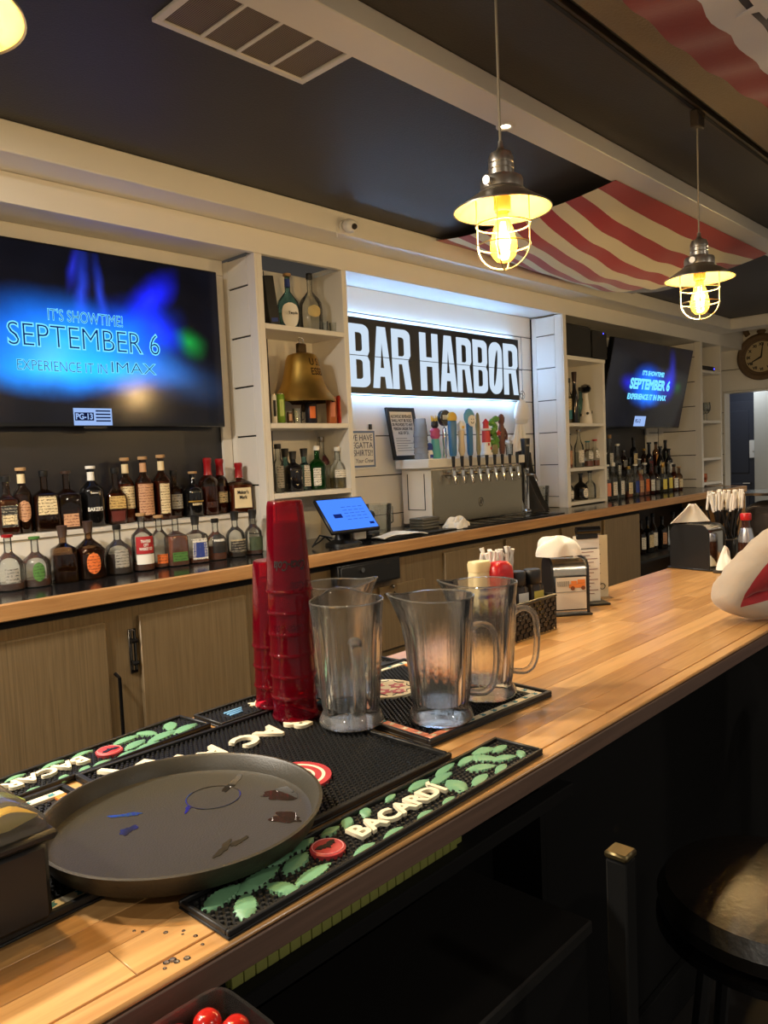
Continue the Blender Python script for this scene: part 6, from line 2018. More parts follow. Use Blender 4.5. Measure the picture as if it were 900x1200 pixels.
# ------------------------------------------------------------------ pitchers
def pitcher(label, loc, rz, scale=1.0, water=0.0):
    """spout towards local -X, handle towards +X"""
    t = thing('clear_pitcher', label, 'pitcher', loc, rz, 'clear plastic pitchers on the mat')
    seg = 144
    def ring(z, r, rib, spout, sgn=1):
        vs = []
        for k in range(seg):
            a = 2 * PI * k / seg
            rr = r * (1 + rib * 2.4 * math.cos(24 * a))
            d = abs(((a - PI + PI) % (2 * PI)) - PI)
            g = math.exp(-(d / .42) ** 2) * spout
            zz = z + g * .38
            vs.append(((rr + g) * math.cos(a), (rr + g) * math.sin(a), zz))
        return vs
    outer = [ring(0, .0530, 0, 0), ring(.004, .0555, 0, 0), ring(.010, .0550, 0, 0), ring(.020, .0490, 0, 0), ring(.026, .0480, .0, 0), ring(.034, .0488, .012, 0), ring(.08, .0525, .014, 0), ring(.13, .0560, .014, 0), ring(.165, .0585, .010, .004),
             ring(.178, .0598, 0, .010), ring(.200, .0625, 0, .017), ring(.212, .0640, 0, .023)]
    inner = [ring(.212, .0616, 0, .023), ring(.200, .0601, 0, .017), ring(.178, .0574, 0, .010), ring(.165, .0563, .0, .004), ring(.13, .0532, .0, 0), ring(.08, .0498, 0, 0), ring(.034, .0460, 0, 0), ring(.030, .0450, 0, 0), ring(.0285, .040, 0, 0)]
    allr = outer + inner
    m = M()
    vs = [p for r in allr for p in r]
    fs = []
    for i in range(len(allr) - 1):
        for k in range(seg):
            k2 = (k + 1) % seg
            fs.append((i * seg + k, i * seg + k2, (i + 1) * seg + k2, (i + 1) * seg + k))
    fs.append(tuple(range(seg))[::-1])
    fs.append(tuple((len(allr) - 1) * seg + k for k in range(seg)))
    m.add(vs, fs)
    m.build('body', PITCHER, t, smooth=35)
    rm = ring(.2122, .0628, 0, .023)
    M().tube(rm, .0017, 6, True).build('rim', PRIM, t)
    M().lathe([(.0555, .002), (.0563, .006), (.0555, .011), (.050, .020)], 48, False, False).build('foot', PRIM, t)
    M().lathe([(.0005, .0292), (.0440, .0292)], 48, False, False).build('floor_disc', PRIM, t)
    pts = [(.0555, .150), (.072, .158), (.092, .152), (.101, .130), (.101, .085), (.094, .052), (.078, .038), (.0530, .040)]
    sm = []
    for i in range(len(pts) - 1):
        for s in range(4):
            u = s / 4
            p0 = pts[max(0, i - 1)]; p1 = pts[i]; p2 = pts[i + 1]; p3 = pts[min(len(pts) - 1, i + 2)]
            f = lambda a, b, c, d: .5 * (2 * b + (c - a) * u + (2 * a - 5 * b + 4 * c - d) * u * u + (3 * b - a - 3 * c + d) * u ** 3)
            sm.append((f(p0[0], p1[0], p2[0], p3[0]), 0, f(p0[1], p1[1], p2[1], p3[1])))
    sm.append((pts[-1][0], 0, pts[-1][1]))
    h = M()
    # flat band handle
    vs = []; fs = []
    for i, p in enumerate(sm):
        a = Vector(sm[max(0, i - 1)]); b = Vector(sm[min(len(sm) - 1, i + 1)])
        tg = (b - a).normalized(); nrm = Vector((tg.z, 0, -tg.x))
        for k in range(10):
            an = 2 * PI * k / 10
            q = Vector(p) + nrm * (.0055 * math.cos(an)) + Vector((0, .0095 * math.sin(an), 0))
            vs.append(q)
    for i in range(len(sm) - 1):
        for k in range(10):
            fs.append((i * 10 + k, i * 10 + (k + 1) % 10, (i + 1) * 10 + (k + 1) % 10, (i + 1) * 10 + k))
    fs.append(tuple(range(10))[::-1]); fs.append(tuple((len(sm) - 1) * 10 + k for k in range(10)))
    h.add(vs, fs)
    h.build('handle', PITCHER, t)
    for sy in (-1, 1):
        M().tube([(x, sy * .0088, z) for x, y, z in sm], .0013, 6).build('handle_edge', PRIM, t)
    if water:
        M().lathe([(.0395, .0290), (.0450, .0305), (.0458, .034), (.0458 + (water - .034) * .082, water), (.0005, water)], 48, True, False).build('water', WATER, t)
    return t


zp = BAR + .0125
pitcher('clear ribbed pitcher with water in it, in front of another beside the red cups', (.897, .954, zp), math.radians(235), water=.06)
pitcher('clear pitcher half hidden behind the water pitcher beside the red cups', (1.005, 1.102, zp), math.radians(134))
pitcher('clear empty ribbed pitcher in the middle with its handle to the right', (1.004, .842, zp), math.radians(-38))
pitcher('clear empty pitcher nearest the condiment basket', (1.157, .857, zp), math.radians(-38))

# ------------------------------------------------------------------ garnish box at the left edge
q = at(62, 975, Z=BAR + .115)
t = thing('garnish_box', 'black condiment box with a clear domed lid of fruit at the left edge', 'box', (.185, .895, BAR + .0120), .0)
GX = .315 - .185 - .002
M().box(-.30, GX - .008, -.118, .11, 0, .082, .006).build('box_body', BLACK, t)
M().box(-.305, GX, -.124, .116, .0825, .094, .004).build('box_rim', BLACK, t)
lid = M()
def lidf(z, i):
    return [(-.30 + i, -.119 + i), (GX - .005 - i, -.119 + i), (GX - .005 - i, .111 - i), (-.30 + i, .111 - i)]
rr = []
for z, i, rd in ((.0945, 0, .012), (.104, .001, .014), (.116, .012, .016), (.121, .026, .02)):
    x0, y0 = -.30 + i, -.119 + i; x1, y1 = GX - .005 - i, .111 - i
    pts = arc(x1 - rd, y0 + rd, rd, rd, -PI / 2, 0, 4) + arc(x1 - rd, y1 - rd, rd, rd, 0, PI / 2, 4) + arc(x0 + rd, y1 - rd, rd, rd, PI / 2, PI, 4) + arc(x0 + rd, y0 + rd, rd, rd, PI, 1.5 * PI, 4)
    rr.append([(x, y, z) for x, y in pts])
n = len(rr[0])
lid.add([p for r in rr for p in r], [(i * n + k, i * n + (k + 1) % n, (i + 1) * n + (k + 1) % n, (i + 1) * n + k) for i in range(3) for k in range(n)] + [tuple(3 * n + k for k in range(n))])
lid.build('lid', LIDCLEAR, t)


def wedge(loc, rz, label, skin, flesh, s=1.0, tilt=.4):
    o = thing('fruit_wedge', label, 'fruit', loc, rz, 'citrus wedges in the garnish box')
    o.rotation_euler = (tilt, .3, rz)
    pts = []
    m = M()
    n = 8
    vs = []; fs = []
    for i in range(n + 1):
        u = i / n; w = math.sin(PI * (.03 + .94 * u)); x = (u - .5) * .055 * s
        vs += [(x, 0, .0), (x, -.016 * w * s, .018 * w * s), (x, 0, .024 * w * s), (x, .016 * w * s, .018 * w * s)]
    for i in range(n):
        b = i * 4
        fs += [(b, b + 1, b + 5, b + 4), (b + 3, b, b + 4, b + 7)]
    m.add(vs, fs); m.build('flesh', flesh, o)
    m2 = M(); m2.add(vs, [(i * 4 + 1, i * 4 + 2, i * 4 + 6, i * 4 + 5) for i in range(n)] + [(i * 4 + 2, i * 4 + 3, i * 4 + 7, i * 4 + 6) for i in range(n)])
    m2.build('peel', skin, o)
    return o


LEMF = mat('lemon_flesh', (236, 220, 140), .35); LIMF = mat('lime_flesh', (200, 206, 130), .35); ORF = mat('orange_flesh', (214, 120, 60), .35)
random.seed(2)
lw = ['yellow lemon wedge under the clear lid, nearest the corner', 'pale green lime wedge beside the nearest lemon wedge', 'yellow lemon wedge lying along the near side of the box', 'lime wedge near the back of the box', 'orange wedge in the middle of the box', 'orange wedge at the back of the box', 'lemon wedge at the far back corner of the box']
OPEEL = mat('orange_peel', (220, 120, 40), .4)
for k, (x, y, s_, f_) in enumerate(((.278, .803, YELLOW, LEMF), (.284, .850, LIME, LIMF), (.232, .800, YELLOW, LEMF), (.27, .945, LIME, LIMF), (.236, .868, OPEEL, ORF), (.205, .940, OPEEL, ORF), (.278, .985, YELLOW, LEMF))):
    wedge((x, y, BAR + .0955 + .011), random.uniform(0, 3), lw[k], s_, f_, 1.0, .3)
q = at(4, 918, Z=1.1)
o = thing('lemon', 'whole yellow lemon peeking out behind the garnish box', 'lemon', (.315, 1.172, BAR + .012 + .022), .4)
M(Matrix.Rotation(PI / 2, 4, 'Y')).rings([(-.038, .003, .003, 2), (-.034, .007, .007, 2), (-.024, .019, .019, 2), (0, .0225, .0225, 2), (.022, .019, .019, 2), (.032, .007, .007, 2), (.036, .003, .003, 2)], 18).build('peel', YELLOW, o)

# ------------------------------------------------------------------ condiment basket and its bottles
q = at(655, 738, Z=BAR)
BKX0, BKX1, BKY0, BKY1 = 1.50, 1.745, 1.062, 1.19
t = thing('condiment_basket', 'black woven plastic basket of condiments on the bar', 'basket', ((BKX0 + BKX1) / 2, (BKY0 + BKY1) / 2, BAR + .0005))
bw, bd_ = (BKX1 - BKX0) / 2, (BKY1 - BKY0) / 2
M().box(-bw + .004, bw - .004, -bd_ + .004, bd_ - .004, 0, .004).build('floor_panel', BLACK, t)
weave = M()
hB = .088
for face in range(4):
    L2 = bw if face % 2 == 0 else bd_
    off = bd_ if face % 2 == 0 else bw
    sgn = 1 if face < 2 else -1
    nx = int(2 * L2 / .0125)
    for r in range(7):
        z0 = .004 + r * .0115
        for k in range(nx):
            a = -L2 + k * 2 * L2 / nx; b = a + 2 * L2 / nx
            out = .0022 if (k + r) % 2 else 0
            if face % 2 == 0:
                weave.box(a + .0012, b - .0012, -sgn * off - .001 - out * sgn, -sgn * off + .0012 - out * sgn, z0 + .001, z0 + .0095)
            else:
                weave.box(sgn * off - .001 + out * sgn, sgn * off + .0012 + out * sgn, a + .0012, b - .0012, z0 + .001, z0 + .0095)
    for k in range(nx + 1):
        a = -L2 + k * 2 * L2 / nx
        if face % 2 == 0: weave.box(a - .0018, a + .0018, -sgn * off - .0005, -sgn * off + .0008, 0, hB)
        else: weave.box(sgn * off - .0005, sgn * off + .0008, a - .0018, a + .0018, 0, hB)
weave.build('weave', BLACK, t, smooth=0, kind='stuff')
m = M().tube([(-bw, -bd_, hB), (bw, -bd_, hB), (bw, bd_, hB), (-bw, bd_, hB)], .005, 8, True)
m.build('rim', BLACK, t)
zb = BAR + .0050
# mayonnaise, ketchup
p = at(563, 690, Y=1.155)
t = thing('mayonnaise_bottle', 'cream squeeze bottle with a blue and yellow label in the basket', 'bottle', (1.515 + .028, 1.153, zb), -.2)
M().rings([(0, .026, .02, 3), (.006, .031, .023, 3), (.09, .031, .023, 3), (.15, .029, .021, 3), (.166, .027, .02, 3)], 22).build('body', MAYO, t)
M().rings([(.1665, .0275, .0205, 3.5), (.186, .0285, .0215, 3.5), (.192, .026, .019, 3.5)], 22).build('cap', mat('cream_cap', (226, 208, 158), .35), t)
R_ = [(0, .031, .023, 3), (.15, .031, .023, 3)]
label_patch(R_, .10, .128, .62, .0012).build('label', BLUEINK, t)
label_patch(R_, .065, .099, .62, .0012).build('label', MATS['yellow_label'], t)
txt('label_print', "HELLMANN'S", .013, PAPER, t, (0, -.0252, .114), ext=.0002, bold=.0005, fit=.034)
t = thing('ketchup_bottle', 'red upside down ketchup squeeze bottle with cream label', 'bottle', (1.590, 1.125, zb), -.2)
M().rings([(.03, .03, .022, 3), (.05, .034, .025, 3), (.12, .034, .025, 3), (.15, .036, .026, 3), (.175, .033, .024, 3), (.186, .022, .016, 3), (.188, .01, .007, 3)], 24).build('body', REDPL, t)
M().rings([(0, .028, .02, 3), (.004, .030, .021, 3), (.0295, .029, .0205, 3)], 22).build('cap', PAPER, t)
R_ = [(0, .034, .025, 3), (.19, .034, .025, 3)]
label_patch(R_, .06, .12, .55, .0012, oval=False).build('label', PAPER, t)
txt('label_print', 'HEINZ', .014, INK, t, (0, -.0272, .104), ext=.0002, bold=.0004, fit=.034)
for i, (x, y, c_) in enumerate(((1.655, 1.118, PAPER), (1.706, 1.105, MATS['yellow_label']))):
    t = thing('pepper_shaker', ['black capped dark shaker with a pale label left of its twin', 'black capped dark shaker with a yellow label at the basket corner'][i], 'shaker', (x, y, zb), -.2, 'shakers in the condiment basket')
    M().rings([(0, .022, .022, 4), (.004, .024, .024, 4), (.11, .024, .024, 4), (.118, .021, .021, 3)], 20).build('jar', mat('pepper_jar', (42, 34, 28), .12), t)
    M().lathe([(.0225, .1185), (.0235, .12), (.0235, .15), (.021, .154)], 20).build('cap', BLACK, t)
    label_patch([(0, .024, .024, 4), (.2, .024, .024, 4)], .03, .10, .5, .0012).build('label', c_, t)
# wrapped straws
random.seed(6)
STRAW = mat('black_straw', (24, 22, 22), .4); WRAP = mat('straw_wrapper', (226, 222, 214), .7)
def straws(n, cx, cy, sx, sy, z0, H, group, label, lean=.05):
    for k in range(n):
        x = cx + random.uniform(-sx, sx); y = cy + random.uniform(-sy, sy)
        a = random.uniform(-lean, lean); b = random.uniform(-lean, lean)
        h = H * random.uniform(.9, 1.0)
        o = thing('wrapped_straw', label, 'straw', (x, y, z0), random.uniform(0, 6), group)
        M().tube([(0, 0, 0), (a * .5, b * .5, h * .72)], .0035, 6).build('straw', STRAW, o)
        w_ = M()
        e1, e2 = random.uniform(-.012, .012), random.uniform(-.012, .012)
        pts = [(a * .5 + e1 * j / 5 * (1 + .3 * math.sin(3 * j)), b * .5 + e2 * j / 5, h * (.66 + .085 * j)) for j in range(6)]
        w_.tube(pts, [.0042, .0052, .0042, .0058, .004, .0064], 6)
        w_.build('wrapper', WRAP, o)
straws(20, 1.655, 1.165, .055, .016, zb, .20, 'wrapped straws in the condiment basket', 'black straw with its white paper top, bunched in the condiment basket')


def napkin_tuft(name, label, loc, rz, s=1.0, tall=1.0):
    def fn(u, v):
        a = 2 * PI * u
        r = (.055 * (1 - v) + .012 * math.sin(3 * a + 4 * v)) * s
        return (r * 1.3 * math.cos(a), r * .8 * math.sin(a), (.075 * v * tall + .012 * math.sin(2 * a + 5 * v) * v) * s)
    o = thing(name, label, 'napkin', loc, rz)
    M().grid(fn, 28, 9).build('paper', CLOTHW, o, smooth=60)
    return o


def dispenser(label, loc, rz, chrome_front, L=.15, W=.115, H=.165):
    """long faces along local X; chrome front towards -Y"""
    t = thing('napkin_dispenser', label, 'dispenser', loc, rz, 'napkin dispensers on the bar')
    prof = []
    for (z, k) in ((0, 1.0), (.004, 1.0), (H * .68, 1.0), (H * .82, .95), (H * .93, .80), (H, .45)):
        prof.append((z, k))
    for s, nm in ((-1, 'side_plate'), (1, 'side_plate')):
        poly = arc(-W / 2 + .035, H - .035, .035, .035, PI, PI / 2, 6) + arc(W / 2 - .035, H - .035, .035, .035, PI / 2, 0, 6) + [(W / 2, 0), (-W / 2, 0)]
        Mx = Matrix(((0, 0, 1, 0), (1, 0, 0, 0), (0, 1, 0, 0), (0, 0, 0, 1)))
        M(Mx).prism(poly[::-1], s * (L / 2 - .006), s * L / 2).build(nm, BLACK, t)
    sh = []
    poly = [(-W / 2 + .004, .006)] + arc(-W / 2 + .038, H - .038, .034, .034, PI, PI / 2, 8) + arc(W / 2 - .038, H - .038, .034, .034, PI / 2, 0, 8) + [(W / 2 - .004, .006)]
    vs = [(x, y, z) for x in (-L / 2 + .0062, L / 2 - .0062) for y, z in poly]
    n = len(poly)
    m = M(); m.add(vs, [(k, k + 1, n + k + 1, n + k) for k in range(n - 1)])
    m.build('chrome_shell', STEEL if chrome_front else CHROME, t)
    M().box(-L / 2 - .004, L / 2 + .004, -W / 2 - .012, W / 2 + .012, 0, .006, .002).build('foot_plate', BLACK, t)
    return t


t = dispenser('chrome napkin dispenser with an orange truck card beside the basket', (1.940, 1.146, BAR + .0005), math.radians(-42), True, .108, .10, .160)
M().box(-.046, .046, -.0525, -.0500, .014, .112, .001).build('card_frame', BLACK, t)
c_ = M().box(-.043, .043, -.0540, -.0530, .018, .108).build('card', mat('pale_card', (206, 194, 176), .4), t)
tr = M(); tr.box(-.006, .040, -.0552, -.0542, .078, .089, .0004); tr.box(.018, .040, -.0552, -.0542, .0895, .101, .0004); tr.box(.0, .016, -.0552, -.0542, .0895, .098, .0004)
tr.build('truck_print', mat('orange_truck', (214, 120, 50), .5), c_)
for x in (.004, .034):
    M().tube([(x, -.0542, .077), (x, -.0556, .077)], .006, 12).build('wheel_print', mat('brown_wheel', (110, 60, 30), .5), c_)
for k in range(6):
    M().box(-.040 + k * .0060, -.036 + k * .0060, -.0552, -.0542, .084, .098).build('block_print', GREYLAB, c_)
M().box(-.042, .042, -.0548, -.0541, .066, .0685).build('band_print', GREYLAB, c_)
o = thing('paper_napkin', 'white napkins bulging from the top of the chrome dispenser', 'napkin', (1.915, 1.158, BAR + .1655), -.75)
def bulge(u, v):
    a = 2 * PI * u; r = math.sin(PI * v * .5); k = 1 + .14 * math.sin(3 * a + 2) + .08 * math.sin(5 * a + 4 * v)
    return (.062 * r * k * math.cos(a), .040 * r * k * math.sin(a), max(.001, .050 * (1 - v ** 2.5) * (1 + .22 * math.sin(4 * a + 7 * v) * v + .12 * math.sin(3 * a)) + .001))
M().grid(bulge, 36, 14).build('paper', CLOTHW, o, smooth=70)
o = napkin_tuft('plastic_bag_tuft', 'crumpled clear wrap lying behind the straws on the basket', (1.79, 1.2, BAR + .135), .5, .9, .6)
bpy.data.objects.remove(o.children[0]); bpy.data.objects.remove(o)

# menus in a clip stand
q = at(695, 702, Z=BAR)
t = thing('clip_menu', 'tall white printed menu held by a black clip on a small stand', 'menu', (2.085, 1.160, BAR + .0005), math.radians(-38))
M().box(-.04, .055, -.05, .02, 0, .006, .002).build('base', BLACK, t)
M().box(-.041, .041, -.008, -.006, .0065, .205).build('sheet', PAPER, t)
M().box(-.004, .004, -.0055, -.001, .006, .21).build('upright', BLACK, t)
M().box(-.032, .036, -.014, -.0003, .195, .215, .003).build('clip', BLACK, t)
M().tube([(-.034, -.016, .222), (.038, -.016, .222)], .012, 12).build('clip_roll', BLACKGLOSS, t)
red2 = mat('faded_print', (150, 120, 118), .7)
for k in range(14):
    M().box(-.038, .034 - .012 * (k % 3), -.0088, -.0081, .165 - k * .0105, .1672 - k * .0105).build('printed_line', INK if k == 0 else red2, t)
t = thing('menu_card', 'cream menu card standing in a clear holder behind the clip menu', 'menu', (2.170, 1.185, BAR + .0005), math.radians(-38))
M().box(-.05, .05, -.003, .0, .002, .195).build('card', mat('cream_card', (228, 214, 184), .6), t)
M().box(-.053, .053, -.0062, -.0042, 0, .2, .001).build('holder', thin_glass('clear_acrylic', (250, 250, 248), .35, .05), t)
M().box(-.056, .056, -.03, .03, -.0, .002).build('holder_foot', MATS['clear_acrylic'], t)
for k in range(9):
    M().box(-.03, .026 - .014 * (k % 2), -.0041, -.0032, .165 - k * .015, .1665 - k * .015).build('printed_line', INK, t)
M().tube([(.03 + .009 * math.cos(a * PI / 8), -.0042, .035 + .009 * math.sin(a * PI / 8)) for a in range(16)], .0011, 5, True).build('printed_ring', INK, t)

# ------------------------------------------------------------------ far napkin holder, straw caddy, sauce bottle
t = dispenser('black sided napkin dispenser further along the bar with a napkin sticking up', (2.90, 1.145, BAR + .0005), math.radians(-8), False, .12, .155, .168)
def tent(u, v):
    x = (u - .5) * .165 * (1 - .85 * v); y = (.5 - abs(u - .5)) * .05 - .02
    return (x + .012 * v, y + .01 * math.sin(8 * u), .068 * v)
o = thing('paper_napkin', 'pointed white napkin standing on the far dispenser', 'napkin', (2.885, 1.172, BAR + .1735), math.radians(-38))
M().grid(tent, 12, 8, .002).build('paper', CLOTHW, o)
t = thing('straw_caddy', 'black caddy packed with wrapped straws beside the far dispenser', 'caddy', (3.06, 1.10, BAR + .0005))
M().box(-.055, .055, -.05, .05, 0, .10, .004).build('bin', BLACK, t)
M().box(-.045, .045, -.0520, -.0505, .02, .08).build('panel', BLACKGLOSS, t)
straws(34, 3.06, 1.10, .046, .036, BAR + .1010, .17, 'wrapped straws in the far caddy', 'black straw with white paper top, bunched in the far caddy', .07)
p = at(870, 640, Y=.98)
t = thing('sauce_bottle', 'dark sauce bottle with a silver neck label and red cap', 'bottle', (2.962, .992, BAR + .0005), -.4)
M().lathe([(.024, 0), (.027, .005), (.027, .10), (.024, .118), (.016, .15), (.014, .165), (.014, .178)], 20).build('glass', BROWNSPIRIT, t)
M().lathe([(.0278, .098), (.0265, .118), (.0195, .150)], 20, False, False).build('neck_label', mat('silver_foil', (196, 198, 206), .25, .9), t)
M().lathe([(.0185, .1785), (.0195, .18), (.0195, .20), (.017, .203)], 18).build('cap', REDPL, t)
t = napkin_tuft('paper_napkin', 'crumpled white napkin in front of the straw caddy', (2.862, 1.028, BAR + .0115), .2, .78, 1.25)
t = thing('bill_tray', 'small dark tray with a pen in front of the crumpled napkin', 'tray', (2.862, 1.01, BAR + .0005), .1)
M().box(-.06, .075, -.05, .05, 0, .010, .003).build('tray', mat('grey_brown_plastic', (66, 58, 48), .4), t)
M().tube([(-.03, -.052, .006), (.0, -.053, .006)], .0035, 8).build('pen_tip', CHROME, t)

# ================================================================== SEATED PERSON AND STOOLS
def skin_mesh(name, verts, edges, material, parent, root=0, sub=2, faces_mat=None):
    me = bpy.data.meshes.new(name)
    me.from_pydata([v[0] for v in verts], edges, [])
    o = bpy.data.objects.new(name, me); COL.objects.link(o)
    sk = o.modifiers.new('skin', 'SKIN'); sk.use_smooth_shade = True
    for i, v in enumerate(verts):
        d = me.skin_vertices[0].data[i]
        r = v[1]
        d.radius = r if isinstance(r, tuple) else (r, r)
        d.use_root = (i == root)
    sb = o.modifiers.new('sub', 'SUBSURF'); sb.levels = sub; sb.render_levels = sub
    dg = bpy.context.evaluated_depsgraph_get(); dg.update()
    m2 = bpy.data.meshes.new_from_object(o.evaluated_get(dg))
    bpy.data.objects.remove(o)
    m2.materials.clear()
    r = put(name, m2, material, parent)
    return r


PX, PY = 2.50, .22
person = thing('person', 'person in white jersey with red panel leaning an elbow on the bar', 'person', (PX, PY, 0))
L_ = lambda x, y, z: (x - PX, y - PY, z)
ELB = (2.035, .750, 1.128)
body = [(L_(2.50, .18, .90), (.15, .11)), (L_(2.49, .24, 1.04), (.145, .11)), (L_(2.47, .32, 1.2), (.165, .12)), (L_(2.46, .38, 1.36), (.12, .085)), (L_(2.46, .42, 1.45), .052), (L_(2.46, .45, 1.52), .05),
        (L_(2.30, .43, 1.385), .078), (L_(2.15, .615, 1.265), .074), (L_(*ELB), .064), (L_(2.15, .62, 1.122), .054), (L_(2.30, .50, 1.122), .042),
        (L_(2.62, .43, 1.375), .062), (L_(2.70, .62, 1.24), .054), (L_(2.72, .78, 1.13), .044), (L_(2.58, .76, 1.115), .036), (L_(2.46, .74, 1.105), .030),
        (L_(2.41, .24, .875), .09), (L_(2.40, .60, .86), .08), (L_(2.40, .62, .50), .06), (L_(2.40, .56, .32), .05),
        (L_(2.60, .24, .875), .09), (L_(2.61, .60, .86), .08), (L_(2.61, .62, .50), .06), (L_(2.61, .56, .32), .05)]
ed = [(0, 1), (1, 2), (2, 3), (3, 4), (4, 5), (3, 6), (6, 7), (7, 8), (8, 9), (9, 10), (3, 11), (11, 12), (12, 13), (13, 14), (14, 15), (0, 16), (16, 17), (17, 18), (18, 19), (0, 20), (20, 21), (21, 22), (22, 23)]
def jersey():
    m = SHIRT.copy(); m.name = 'jersey_with_red_panel'
    nt = m.node_tree
    b = [n for n in nt.nodes if n.type == 'BSDF_PRINCIPLED'][0]
    tc = nt.nodes.new('ShaderNodeTexCoord'); sp = nt.nodes.new('ShaderNodeSeparateXYZ'); nt.links.new(tc.outputs['Object'], sp.inputs[0])
    def math_(op, a, b_):
        n = nt.nodes.new('ShaderNodeMath'); n.operation = op
        for i_, v in ((0, a), (1, b_)):
            if isinstance(v, (int, float)): n.inputs[i_].default_value = v
            else: nt.links.new(v, n.inputs[i_])
        return n.outputs[0]
    zz = math_('SUBTRACT', sp.outputs[2], 1.117)
    yy = math_('SUBTRACT', .69 - PY, sp.outputs[1])
    lim = math_('MULTIPLY', math_('POWER', math_('MAXIMUM', yy, 0.0), .75), 1.0)
    c1 = math_('GREATER_THAN', zz, math_('MULTIPLY', yy, .30)); c2 = math_('LESS_THAN', zz, lim); c3 = math_('LESS_THAN', sp.outputs[0], 2.32 - PX)
    c4 = math_('GREATER_THAN', yy, 0.0)
    arm = math_('MULTIPLY', math_('MULTIPLY', c1, c2), math_('MULTIPLY', c3, c4))
    side = math_('MULTIPLY', math_('LESS_THAN', sp.outputs[0], -.085), math_('LESS_THAN', sp.outputs[1], .20))
    side = math_('MULTIPLY', side, math_('LESS_THAN', sp.outputs[2], 1.27))
    mk = math_('MAXIMUM', arm, side)
    mx = nt.nodes.new('ShaderNodeMix'); mx.data_type = 'RGBA'
    nt.links.new(mk, mx.inputs[0]); mx.inputs[6].default_value = lin((168, 156, 142)); mx.inputs[7].default_value = lin((150, 20, 30))
    nt.links.new(mx.outputs[2], b.inputs['Base Color'])
    return m


bo = skin_mesh('body', body, ed, jersey(), person, sub=3)
bo['label'] = 'white jersey and dark trousers'
bo.data.materials.append(DENIM); bo.data.materials.append(SHIRTRED); bo.data.materials.append(SKIN)
for p in bo.data.polygons:
    c = p.center
    X, Y, Z = c.x + PX, c.y + PY, c.z
    if Z < .985: p.material_index = 1
    elif Z > 1.455 and X > 2.38: p.material_index = 3
# folds of the sleeve
for v in bo.data.vertices:
    X, Y, Z = v.co.x + PX, v.co.y + PY, v.co.z
    if X < 2.36 and Z > 1.05:
        d = .0013 * math.sin(120 * (X * .5 - Y * .6 + Z) + 2 * math.sin(25 * Y)) +   .0011 * math.sin(75 * (X + Y * .3 + Z) + 1)
        v.co += v.normal * d
        if v.co.z < BAR + .0015: v.co.z = BAR + .0015


def hand(parent, wrist, fdir, up, mirror=1):
    f = Vector(fdir).normalized(); u = Vector(up).normalized(); s = f.cross(u).normalized() * mirror
    w = Vector(wrist)
    vs = [(w, (.026, .02)), (w + f * .045, (.036, .016)), (w + f * .085, (.036, .014))]
    e = [(0, 1), (1, 2)]
    for k, (o_, l) in enumerate(((-.030, .070), (-.010, .080), (.010, .075), (.028, .060))):
        b = len(vs)
        base = w + f * .088 + s * o_
        vs += [(base, .010), (base + f * l * .45 - u * .004, .0092), (base + f * l * .8 - u * .016, .0085), (base + f * l * .95 - u * .030, .007)]
        e += [(2, b), (b, b + 1), (b + 1, b + 2), (b + 2, b + 3)]
    b = len(vs)
    vs += [(w + f * .03 - s * .036, .013), (w + f * .06 - s * .058 - u * .006, .0105), (w + f * .09 - s * .062 - u * .012, .0085)]
    e += [(1, b), (b, b + 1), (b + 1, b + 2)]
    return skin_mesh('hand', vs, e, SKIN, parent, sub=1)


hand(person, L_(2.315, .49, 1.125), (.8, -.35, .0), (0, 0, 1))
hand(person, L_(2.445, .735, 1.105), (-.9, -.1, 0), (0, 0, 1), -1)
hd = M()
hc = L_(2.46, .48, 1.63)
for_rings = [(-.115, .03, .04), (-.10, .05, .062), (-.06, .066, .082), (0, .074, .094), (.05, .073, .094), (.09, .055, .075), (.112, .03, .04), (.118, .006, .008)]
hd.rings([(z, a, b, 2) for z, a, b in for_rings], 24)
h_o = hd.build('head', SKIN, person, loc=hc)
M().rings([(.0, .078, .098, 2), (.05, .079, .100, 2), (.095, .062, .082, 2), (.12, .034, .044, 2), (.126, .006, .008, 2)], 24, cy=-.008).build('hair', HAIR, h_o)
for s in (-1, 1):
    M().rings([(-.012, .003, .002, 2), (0, .010, .006, 2), (.012, .003, .002, 2)], 10).build('eye', PAPER, h_o, loc=(s * .03, .086, .01))
    M().rings([(-.03, .004, .008, 2), (0, .009, .018, 2), (.03, .004, .010, 2)], 10).build('ear', SKIN, h_o, loc=(s * .075, -.005, 0))
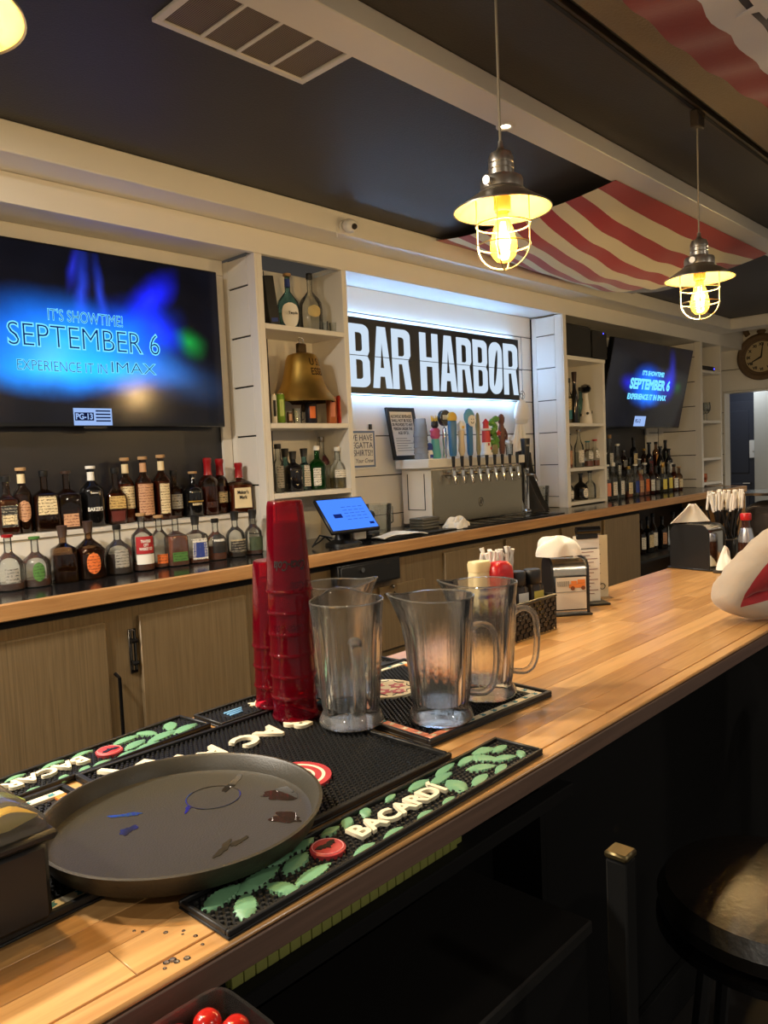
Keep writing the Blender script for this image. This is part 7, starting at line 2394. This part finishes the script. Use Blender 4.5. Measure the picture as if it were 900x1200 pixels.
M().tube([(0, .090, .02), (0, .106, -.012), (0, .096, -.022)], [.007, .012, .009], 8).build('nose', SKIN, h_o)
M().tube([(-.022, .080, -.05), (0, .088, -.052), (.022, .080, -.05)], .005, 6).build('mouth', MATRED, h_o)
for x in (2.40, 2.61):
    M().rings([(0, .04, .105, 3), (.04, .04, .10, 3), (.075, .035, .05, 3), (.09, .03, .035, 3)], 18, cy=.04).build('shoe', BLACK, person, loc=L_(x, .58, .2355))


def stool(label, x, y, rz, back):
    t = thing('bar_stool', label, 'bar stool', (x, y, 0), rz, 'black bar stools along the customer side')
    M().lathe([(.0005, .70), (.17, .70), (.19, .715), (.195, .74), (.18, .765), (.13, .775), (.0005, .778)], 36, False, False).build('seat', VINYL, t)
    M().lathe([(.19, .68), (.197, .685), (.197, .698), (.19, .699)], 36).build('seat_ring', BLACKGLOSS, t)
    for k in range(4):
        a = PI / 4 + k * PI / 2
        M().tube([(.13 * math.cos(a), .13 * math.sin(a), .679), (.215 * math.cos(a), .215 * math.sin(a), 0.01)], .013, 8).build('leg', BLACK, t)
    M().tube([(.192 * math.cos(a * PI / 16), .192 * math.sin(a * PI / 16), .225) for a in range(32)], .011, 8, True).build('foot_ring', CHROME, t)
    if back:
        for s in (-1, 1):
            p = M().tube([(s * .15, -.15, .68), (s * .155, -.19, .85), (s * .155, -.21, 1.0)], .017, 8).build('back_post', BLACK, t)
            M().box(s * .155 - .022, s * .155 + .022, -.228, -.192, 1.0005, 1.012, .003).build('post_cap', mat('dull_brass_cap', (40, 35, 25), .55, .2), p)
        M().box(-.135, .135, -.215, -.18, .84, .98, .012).build('backrest', VINYL, t)
    return t


t = thing('partition_post', 'square black post with a dull brass cap beside the bar overhang', 'post', (.932, .478, 0))
M().box(-.015, .015, -.015, .015, 0, .985, .003).build('shaft', MATTE, t)
M().box(-.0165, .0165, -.0165, .0165, .9855, .996, .003).build('cap', mat('dull_brass_cap', (96, 84, 56), .35, .8), t)
stool('round black vinyl stool with a shiny seat beside the bar', 1.38, .42, 0.15, True)
stool('black stool under the person in the white jersey', 2.50, .19, 0, False)
